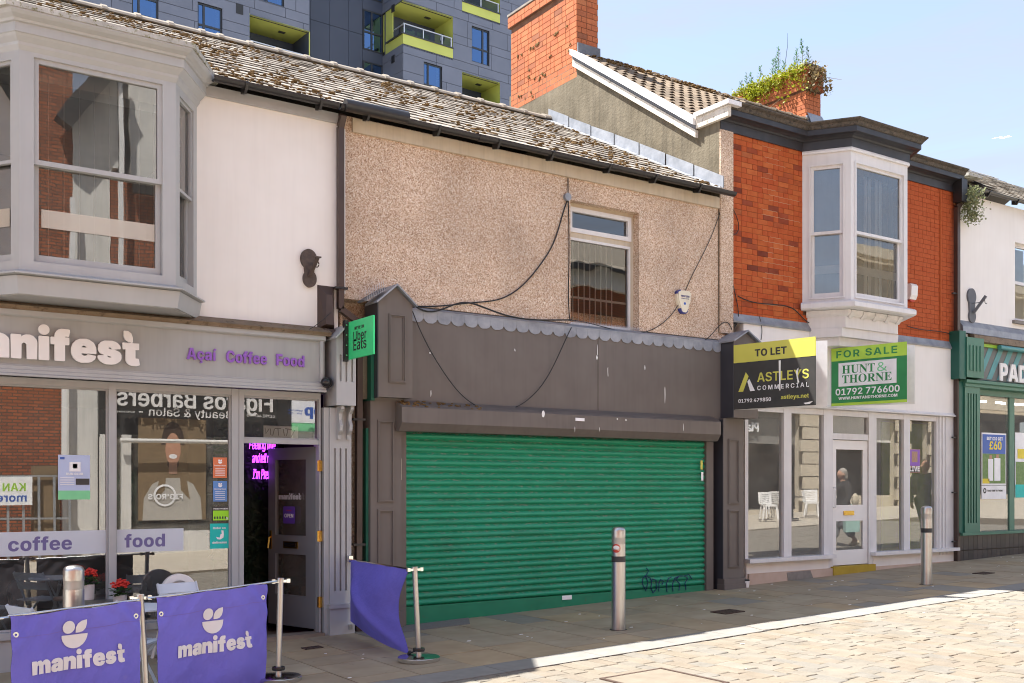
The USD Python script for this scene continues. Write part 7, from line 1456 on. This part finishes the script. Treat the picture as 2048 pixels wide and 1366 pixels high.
for k in range(9): q = p0_ + dv * (.15 + k * .1); b = MB().tube([q + np.array([0, -.1, -.03]), q + np.array([-.02, -.1, .09])], .0025, 4); obj(t, 'spike', b, 'rail')
# cables
def cable(px, y, label, r=.009, dense=6):
    pts = [np.array([at(u, v, y)[0], y, at(u, v, y)[1]]) for u, v in px]; P = np.array(pts); t = np.linspace(0, len(P) - 1, (len(P) - 1) * dense + 1)
    from scipy.interpolate import PchipInterpolator, CubicSpline
    s = np.r_[0, np.cumsum(np.linalg.norm(np.diff(P, axis=0), axis=1))]; q = CubicSpline(s, P)(np.interp(t, range(len(P)), s)); top('cable', MB().tube(q, r, 6), 'black', label, 'cable')
cable([(1135, 400), (1122, 440), (1105, 490), (1080, 530), (1040, 575), (1000, 598), (950, 605), (880, 612), (828, 612)], -.02, 'black cable sagging across the pebbledash from the round disc')
cable([(825, 622), (855, 690), (890, 748), (935, 800), (985, 822), (1030, 815), (1080, 775), (1115, 715), (1143, 655)], -.14, 'thin black cable hanging in a deep loop over the brown fascia', .006)
cable([(828, 610), (880, 620), (930, 605), (960, 612), (1010, 630), (1060, 639), (1110, 640), (1142, 640)], -.13, 'black cable lying along the lead edge left of the upstairs window', .011)
cable([(1136, 356), (1137, 420), (1138, 520), (1137, 600), (1140, 642)], -.02, 'black cable running straight down beside the upstairs window', .007)
cable([(1142, 640), (1200, 652), (1260, 665), (1290, 664), (1320, 650), (1350, 620), (1380, 560), (1410, 500), (1440, 425), (1452, 405), (1460, 410), (1462, 470)], -.03, 'black cable rising past the alarm box to the brick corner', .006)
cable([(1290, 668), (1340, 688), (1380, 690), (1420, 672), (1455, 645), (1464, 660)], -.06, 'thin cable from the window sill to the right console', .006)
cable([(1462, 470), (1464, 560), (1474, 605), (1476, 640), (1468, 655)], -.02, 'black cable at the left edge of the red brickwork', .007)
cable([(1476, 592), (1510, 605), (1560, 610), (1590, 620), (1610, 640), (1632, 645)], -.02, 'black cable tacked across the red brick to the white bay', .008)
cable([(1815, 652), (1850, 660), (1890, 665), (1905, 672), (1912, 690)], -.02, 'black cable along the brick right of the bay', .007)
cable([(1518, 632), (1523, 650), (1522, 680)], -.04, 'short cable over the lead above the letting board', .005)
cable([(600, 665), (625, 655), (645, 640), (662, 625)], -.14, 'thin wire at the cafe fascia corner', .004)
# coffee cup at the pilaster foot
x, z = at(1490, 1183, -.22); t = thing('coffee_cup', 'white takeaway coffee cup with a dark lid at the foot of the right pilaster', 'cup', (x + .02, -.24, gz(x))); b = MB().lathe([(0, 0), (.028, 0), (.04, .1), (.0, .1)], n=24); obj(t, 'cup', b, 'plastic_white', 40, local=True); b = MB().lathe([(.041, .1), (.043, .103), (.041, .113), (.03, .12), (0, .12)], n=24); obj(t, 'lid', b, 'black', 40, local=True)
# poster in the empty shop, posters in the betting shop
t, x0, x1, z0, z1 = sheet('window_poster', 1817, 1840, 898, 946, .01, 'poster_skin', 'purple concert poster on the glass of the empty shop'); y = .004; deco(t, x0, x1, z0, z1, y, .05, .95, .3, .97, 'purple_letter'); deco(t, x0, x1, z0, z1, y - .001, .25, .75, .45, .9, 'poster_skin'); deco(t, x0, x1, z0, z1, y, .05, .95, .03, .2, 'far_dark'); line(t, 'LIVE', x0 + .02, x1 - .02, z0 + .07 * (z1 - z0) * 1.0, y - .002, 'sign_white', 800)
t, x0, x1, z0, z1 = sheet('window_poster', 1963, 2012, 866, 970, -.006, 'sign_white', 'sports offer poster with a blue top in the betting shop window'); y = -.011
deco(t, x0, x1, z0, z1, y, .03, .97, .6, .97, 'poster_navy'); deco(t, x0, x1, z0, z1, y, .03, .97, .03, .6, 'poster_grass'); deco(t, x0, x1, z0, z1, y - .002, .25, .45, .08, .5, 'sign_white'); deco(t, x0, x1, z0, z1, y - .002, .5, .75, .08, .52, 'sign_white'); deco(t, x0, x1, z0, z1, y - .003, .3, .4, .5, .57, 'skin'); deco(t, x0, x1, z0, z1, y - .003, .57, .68, .52, .59, 'skin'); deco(t, x0, x1, z0, z1, y - .002, .03, .3, .03, .12, 'yellow'); line(t, 'BET £10 GET', x0 + .2 * (x1 - x0), x0 + .85 * (x1 - x0), z0 + .86 * (z1 - z0), y - .002, 'sign_white', 800); line(t, '£60', x0 + .3 * (x1 - x0), x0 + .8 * (x1 - x0), z0 + .68 * (z1 - z0), y - .002, 'yellow', 800)
t, x0, x1, z0, z1 = sheet('window_notice', 1963, 2012, 971, 998, -.006, 'sign_white', 'white take time to think notice under the sports poster', 'notice'); line(t, 'TAKE TIME TO THINK', x0 + .22 * (x1 - x0), x0 + .85 * (x1 - x0), z0 + .55 * (z1 - z0), -.011, 'far_dark', 800); obj(t, 'emblem', MB().prism(Point(x0 + .12 * (x1 - x0), z0 + .62 * (z1 - z0)).buffer(.05).difference(Point(x0 + .12 * (x1 - x0), z0 + .62 * (z1 - z0)).buffer(.025)), (0, -.011, 0), (1, 0, 0), (0, 0, 1), .001), 'far_dark')
t, x0, x1, z0, z1 = sheet('window_poster', 2030, 2075, 866, 995, -.006, 'sign_white', 'second offer poster at the right edge of the betting shop window'); deco(t, x0, x1, z0, z1, -.011, .03, .97, .05, .55, 'poster_grass'); deco(t, x0, x1, z0, z1, -.011, .1, .6, .6, .75, 'yellow'); deco(t, x0, x1, z0, z1, -.013, .0, .9, .0, .2, 'sticker_teal')
# gull
x, y_, z = (lambda d, t: (d[0] * t, d[1] * t - 11, d[2] * t + 1.84))(ray(2003, 275), 60.); t = thing('gull', 'white gull gliding in the sky at the right', 'bird', (x, y_, z)); b = MB(); R3 = np.array([*RGT, 0]); U3 = np.array([0, 0, 1.]); Fw = np.array([*FWD, 0])
g0 = np.array([x, y_, z]); b.tube([g0 - R3 * .16 - U3 * .0, g0 - R3 * .05, g0 + R3 * .1 - U3 * .02, g0 + R3 * .2 - U3 * .04], [.02, .06, .05, .015], 8)
b.add([g0 + R3 * .06, g0 - R3 * .2 + U3 * .08 + Fw * .2, g0 - R3 * .42 + U3 * .05 + Fw * .35, g0 - R3 * .12 + U3 * .02 + Fw * .05], [[0, 1, 2, 3]]); b.add([g0 + R3 * .1, g0 + R3 * .3 + U3 * .06 - Fw * .2, g0 + R3 * .42 - U3 * .1 - Fw * .4, g0 - R3 * .02 - Fw * .05], [[0, 1, 2, 3]]); obj(t, 'body', b, 'sign_white')
# weeds on the right chimney, tufts, fern on the gutter
def weeds(name, label, spots, n, m='leaf_bright', size=.05, droop=.5, cat='plant', seed=3, upright=(), upm='leaf_grey'):
    r = random.Random(seed); t = thing(name, label, cat, tuple(spots[0])); lf = MB(); st = MB()
    for k in range(n):
        c = np.array(spots[r.randrange(len(spots))]) + np.array([r.gauss(0, .05), r.gauss(0, .08), r.gauss(0, .05)]); d = np.array([r.gauss(-.5, .6), r.gauss(-.1, .6), r.gauss(-.2 * droop, .6)]); d /= np.linalg.norm(d); L = size * r.uniform(.5, 1.5); q = np.cross(d, [r.gauss(0, 1), r.gauss(0, 1), r.gauss(0, 1)]); q /= np.linalg.norm(q); q *= L * .33
        lf.add([c, c + d * L * .55 + q, c + d * L, c + d * L * .55 - q], [[0, 1, 2, 3]])
    obj(t, 'foliage', lf, m, kind='stuff')
    if upright:
        up = MB()
        for c, h in upright:
            c = np.array(c, float); e = c + np.array([r.uniform(-.08, .04), r.uniform(-.05, .05), h]); st.tube([c, (c + e) / 2 + np.array([.01, 0, 0]), e], [.007, .005, .003], 5)
            for k in range(int(h * 130)):
                f = r.random() ** .8; p = c + (e - c) * f; w = r.uniform(0, 6.28); L = .085 * (1.1 - .6 * f); d = np.array([math.cos(w), math.sin(w), .55]) * L; q = np.array([-math.sin(w), math.cos(w), 0]) * .011; up.add([p, p + d * .5 + q, p + d, p + d * .5 - q], [[0, 1, 2, 3]])
        obj(t, 'stem', st, 'stem', kind='stuff'); obj(t, 'upright_leaves', up, upm, kind='stuff')
    return t
sp = []
for k in range(190):
    y = rng.uniform(3.42, 5.45); top_ = 10.62; sp.append((17.15 - rng.uniform(0, .05), y, top_ - abs(rng.gauss(0, .19)) - .01))
for k in range(30): sp.append((17.12 + rng.uniform(-.03, .3), rng.uniform(3.4, 5.4), 10.64))
up = [((17.2, 3.5 + .05, 10.66), 0.50), ((17.2, 3.75, 10.66), 0.40), ((17.3, 3.45, 10.66), 0.32), ((17.2, 4.2, 10.66), 0.58), ((17.2, 4.28, 10.66), 0.44), ((17.18, 4.36, 10.66), 0.40), ((17.2, 4.75, 10.66), 0.36), ((17.2, 4.98, 10.6), 0.38), ((17.2, 5.1, 10.6), 0.42), ((17.2, 5.25, 10.6), 0.28), ((17.2, 5.4, 10.5), 0.24), ((17.2, 4.05, 10.66), 0.24)]
weeds('chimney_weeds', 'yellow green weeds smothering the top of the right chimney', sp, 2600, 'leaf_bright', .055, seed=4, upright=up)
sp2 = [(17.2 + rng.uniform(0, .5), 3.38 - rng.uniform(0, .06), 10.62 - rng.uniform(0, .55)) for k in range(30)]; weeds('chimney_weeds', 'withered brown weeds on the street face of the right chimney', sp2, 420, 'leaf_dry', .08, seed=6)
b = MB()
for (p, q) in (((17.15, 3.4, 10.3), (17.9, 3.1, 10.35)), ((17.1, 4.4, 9.95), (17.3, 3.35, 10.4)), ((17.2, 3.4, 10.2), (17.75, 3.2, 10.1))): b.tube([p, (np.array(p) + q) / 2 + np.array([0, 0, .05]), q], [.008, .006, .003], 5)
top('bare_twigs', b, 'stem', 'bare dry twigs hanging from the overgrown chimney', 'twigs')
mt = MB(); ic = trimesh.creation.icosphere(subdivisions=1)
for k in range(26):
    y, z = (rng.uniform(3.5, 5.45), 10.02 + rng.uniform(-.01, .02)) if k < 13 else (rng.uniform(3.55, 5.4), rng.uniform(9.1, 9.75))
    for j in range(3): r = rng.uniform(.008, .022); mt.add(ic.vertices * np.array([.5, 1., 1.2]) * r * (1 + .3 * np.array([rng.uniform(-1, 1) for _ in range(len(ic.vertices))])[:, None]) + np.array([XG - .012, y + rng.gauss(0, .02), z - rng.uniform(0, .04)]), ic.faces)
wm = top('wall_moss', mt, 'moss', 'small dark moss tufts in the joints of the tall left chimney', 'moss', kind='stuff')
xf, zf = at(1938, 405, -.15); sp4 = [(xf + rng.gauss(0, .08), -.2 + rng.gauss(0, .06), zf + rng.uniform(-.3, .22)) for k in range(70)]; weeds('gutter_plant', 'pale bushy plant hanging from the gutter joint at the right party wall', sp4, 1100, 'leaf_pale', .05, seed=9)
sp5 = [(ax(1395, -.3) + rng.uniform(0, .3), -.2, az(1465, 668, -.3) + rng.uniform(0, .05)) for k in range(10)]
b = MB().tube([(17.25, 4.1, 10.6), (17.2, 3.95, 11.2), (17.18, 3.93, 11.45)], [.006, .005, .003], 5); top('aerial_wire', b, 'black', 'thin bare wire standing on the overgrown chimney', 'wire')
# ------------------------------------------------------------------ people and cafe chairs on the street, out of the frame, seen only mirrored in the empty shop
import manifold3d as m3
def body(joints, bones, edge=.03, it=8):
    """one continuous skin: hulls of spheres at the joints, joined and smoothed"""
    ms = []
    for a, b in bones:
        (pa, ra), (pb, rb) = joints[a], joints[b]
        ms.append(m3.Manifold.batch_hull([m3.Manifold.sphere(ra, 14).translate(list(map(float, pa))), m3.Manifold.sphere(rb, 14).translate(list(map(float, pb)))]))
    m = m3.Manifold.batch_boolean(ms, m3.OpType.Add).refine_to_length(edge).to_mesh(); t = trimesh.Trimesh(m.vert_properties[:, :3], m.tri_verts)
    trimesh.smoothing.filter_taubin(t, iterations=it); return t
def hand(J, B, side, wrist, d, up, pre):
    """palm, four unequal bent fingers and a thumb leaving the side of the palm"""
    d = np.asarray(d, float); d /= np.linalg.norm(d); up = np.asarray(up, float); s = np.cross(d, up); s /= np.linalg.norm(s); w = np.asarray(wrist, float)
    for k, L in enumerate((.07, .08, .075, .058)):
        o = s * (k - 1.5) * .021; base = w + d * .085 + o; J[pre + f'k{k}'] = (base, .011); J[pre + f'm{k}'] = (base + d * L * .5 - up * .008, .009); J[pre + f't{k}'] = (base + d * L * .85 - up * .03, .008); B += [(pre + 'w', pre + f'k{k}'), (pre + f'k{k}', pre + f'm{k}'), (pre + f'm{k}', pre + f't{k}')]
        if k: B.append((pre + f'k{k-1}', pre + f'k{k}'))
    b0 = w + d * .03 - s * .03; J[pre + 'h0'] = (b0, .013); J[pre + 'h1'] = (b0 + d * .035 - s * .022, .011); J[pre + 'h2'] = (b0 + d * .065 - s * .025 - up * .01, .009); B += [(pre + 'w', pre + 'h0'), (pre + 'h0', pre + 'h1'), (pre + 'h1', pre + 'h2')]
def person(loc, rot, label, H, man):
    t = thing('person', label, 'person', loc, rotz=rot); s = H / 1.75; sh = .2 if man else .175
    J = {'pel': ((0, 0, .95), .13), 'wai': ((0, .0, 1.1), .115), 'che': ((.02, 0, 1.32), .14), 'nk0': ((.02, 0, 1.46), .06), 'nk1': ((.035, 0, 1.54), .052), 'hd': ((.06, 0, 1.63), .085), 'hd2': ((.045, 0, 1.67), .092), 'jaw': ((.085, 0, 1.575), .05), 'nose': ((.155, 0, 1.62), .013), 'brow': ((.12, 0, 1.66), .045),
         'Lh': ((0, .09, .93), .105), 'Rh': ((0, -.09, .93), .105), 'Lk': ((.14, .09, .52), .062), 'Rk': ((.02, -.09, .50), .062), 'La': ((.2, .09, .09), .042), 'Ra': ((-.24, -.09, .14), .042), 'Lf': ((.36, .1, .03), .032), 'Rf': ((-.12, -.1, .03), .032), 'Lq': ((.18, .09, .045), .036), 'Rq': ((-.3, -.09, .08), .036),
         'Ls': ((.02, sh, 1.42), .065), 'Rs': ((.02, -sh, 1.42), .065), 'Le': ((-.06, sh + .06, 1.14), .046), 'Re': ((.0, -sh - .06, 1.14), .046), 'Lw': ((.04, sh + .09, .9), .03), 'Rw': ((.14, -sh - .07, .92), .03)}
    for k in ('l', 'r'): sg = 1 if k == 'l' else -1; J['ear' + k] = ((.045, sg * .09, 1.63), .02); J['eye' + k] = ((.128, sg * .033, 1.638), .013)
    B = [('pel', 'wai'), ('wai', 'che'), ('che', 'nk0'), ('nk0', 'nk1'), ('nk1', 'hd'), ('hd', 'hd2'), ('hd', 'jaw'), ('hd', 'nose'), ('hd', 'brow'), ('hd', 'earl'), ('hd', 'earr'), ('hd', 'eyel'), ('hd', 'eyer'), ('pel', 'Lh'), ('pel', 'Rh'), ('Lh', 'Lk'), ('Rh', 'Rk'), ('Lk', 'La'), ('Rk', 'Ra'), ('La', 'Lf'), ('Ra', 'Rf'), ('La', 'Lq'), ('Ra', 'Rq'), ('Lq', 'Lf'), ('Rq', 'Rf'), ('che', 'Ls'), ('che', 'Rs'), ('Ls', 'Le'), ('Rs', 'Re'), ('Le', 'Lw'), ('Re', 'Rw')]
    for q in 'LR': hand(J, B, q, J[q + 'w'][0], np.subtract(J[q + 'w'][0], J[q + 'e'][0]), (0, 1 if q == 'L' else -1, 0), q)
    J = {k: (np.array(p) * s, r * s) for k, (p, r) in J.items()}
    bm = body(J, B, .035); obj(t, 'body', bm, 'skin', True, local=True)
    grow = lambda ks, e: {k: (J[k][0], J[k][1] + e) for k in ks}
    up = grow(['pel', 'wai', 'che', 'nk0', 'Ls', 'Rs', 'Le', 'Re', 'Lw', 'Rw', 'Lh', 'Rh'], .016); up['nk0'] = (J['nk0'][0] - np.array([0, 0, .03]), .08)
    obj(t, 'jacket' if man else 'cardigan', body(up, [b for b in B if b[0] in up and b[1] in up], .045), 'cloth_green' if man else 'cloth_black', True, local=True)
    if man: lo = grow(['pel', 'Lh', 'Rh', 'Lk', 'Rk', 'La', 'Ra'], .014); lb = [b for b in B if b[0] in lo and b[1] in lo]
    else:
        lo = grow(['pel', 'Lh', 'Rh'], .014); lo['Lc'] = (J['Lk'][0] * .45 + J['La'][0] * .55, .1); lo['Rc'] = (J['Rk'][0] * .45 + J['Ra'][0] * .55, .1); lo['Lk'] = (J['Lk'][0], .11); lo['Rk'] = (J['Rk'][0], .11); lb = [('pel', 'Lh'), ('pel', 'Rh'), ('Lh', 'Lk'), ('Rh', 'Rk'), ('Lk', 'Lc'), ('Rk', 'Rc'), ('Lk', 'Rk')]
    obj(t, 'trousers' if man else 'skirt', body(lo, lb, .045), 'cloth_green' if man else 'cloth_print', True, local=True)
    hr = {'a': (J['hd2'][0] + np.array([-.025, 0, .015]), .1), 'b': (J['hd'][0] + np.array([-.06, 0, 0]), .085)}
    if not man: hr['c'] = (J['nk1'][0] + np.array([-.06, 0, .03]), .07)
    obj(t, 'hair', body(hr, [('a', 'b')] + ([('b', 'c')] if not man else []), .03), 'hair_brown' if man else 'hair_grey', True, local=True)
    for q in 'LR':
        f = {'x': (J[q + 'q'][0], .05), 'y': (J[q + 'f'][0], .042)}; obj(t, 'shoe' if man else 'sandal', body(f, [('x', 'y')], .03), 'black' if man else 'bag_tan', True, local=True)
    return t, J
wq, mq = (18.58, -3.55), (19.82, -2.42)
person((wq[0], wq[1], gz(wq[0])), 200, 'walking person in black cardigan and printed skirt with bags, mirrored in the shop door', 1.66, False)
person((mq[0], mq[1], gz(mq[0])), 120, 'walking person in dark jacket and trousers, mirrored in the right shop panes', 1.82, True)
t = thing('tote_bag', 'pale mint tote bag carried by the person mirrored in the shop door', 'bag', (wq[0] - .1, wq[1] + .34, gz(18.5) + .3)); b = MB().obox((wq[0] - .12, wq[1] + .3, gz(18.5) + .52), (.17, .05, 0), (-.02, .05, 0), (0, 0, .2)); obj(t, 'bag', b, 'bag_mint'); b = MB().tube([(wq[0] - .24, wq[1] + .28, gz(18.5) + .7), (wq[0] - .12, wq[1] + .3, gz(18.5) + .92), (wq[0] + .0, wq[1] + .33, gz(18.5) + .7)], .01, 6); obj(t, 'strap', b, 'bag_mint')
t = thing('shoulder_bag', 'tan shoulder bag of the person mirrored in the shop door', 'bag', (wq[0] - .1, wq[1] - .3, gz(18.5) + .9)); ic = trimesh.creation.icosphere(subdivisions=2); b = MB().add(ic.vertices * np.array([.09, .06, .15]) + np.array([wq[0] - .02, wq[1] + .32, gz(18.5) + 1.0]), ic.faces); obj(t, 'bag', b, 'bag_tan')
# cafe chairs, tables and bollards by the stone building
def wavy_chair(c, rot, label, first=None):
    loc = (c[0], c[1], gz(c[0])); 
    if first: return copy(first, loc, label, rot)
    t = thing('plastic_chair', label, 'chair', loc, 'white moulded chairs of the opposite cafe', rot)
    P = sbox(-.21, .5, .21, .84).buffer(.03)
    for k in range(5): P = P.difference(LineString([(x, .54 + k * .062 + .012 * math.sin(x * 30 + k)) for x in np.linspace(-.17, .17, 12)]).buffer(.011))
    b = MB().prism(P, (0, .2, 0), (1, 0, 0), (0, .15, 1), .02); obj(t, 'backrest', b, 'plastic_white', local=True); b = MB(); b.box(-.22, .22, -.2, .22, .44, .47); obj(t, 'seat', b, 'plastic_white', local=True)
    for sx in (-1, 1):
        for sy in (-1, 1): b = MB().bar((sx * .19, sy * .18, .44), (sx * .23, sy * .24, 0), .035); obj(t, 'leg', b, 'plastic_white', local=True)
    return t
wc = wavy_chair((25.6, -11.9), 140, 'white moulded chair of the opposite cafe, leftmost in the mirrored row')
for k, (x, y, r_) in enumerate(((26.3, -12.6, 200), (28.0, -12.2, 150), (28.8, -12.9, 220), (27.2, -13.3, 20))): wavy_chair((x, y), r_, ['white moulded chair, second in the mirrored row', 'white moulded chair, third in the mirrored row', 'white moulded chair, rightmost in the mirrored row', 'white moulded chair at the back of the mirrored row'][k], wc)
for x, y, lb in ((26.4, -11.7, 'black pedestal table of the opposite cafe, left one'), (28.3, -11.6, 'black pedestal table of the opposite cafe, right one')):
    t = thing('pedestal_table', lb, 'table', (x, y, gz(x))); b = MB().lathe([(0, .74), (.35, .74), (.35, .71), (0, .71)], n=28); obj(t, 'table_top', b, 'black', local=True); b = MB().lathe([(.03, .72), (.03, .04), (.2, .03), (.21, 0), (0, 0)], n=20); obj(t, 'stem', b, 'black', local=True)
copy(bo, (21.4, -9.1, gz(21.4)), 'steel bollard on the far side of the street, mirrored left of the shop door'); copy(bo, (26.8, -9.0, gz(26.8)), 'steel bollard on the far side of the street, mirrored right of the shop door')
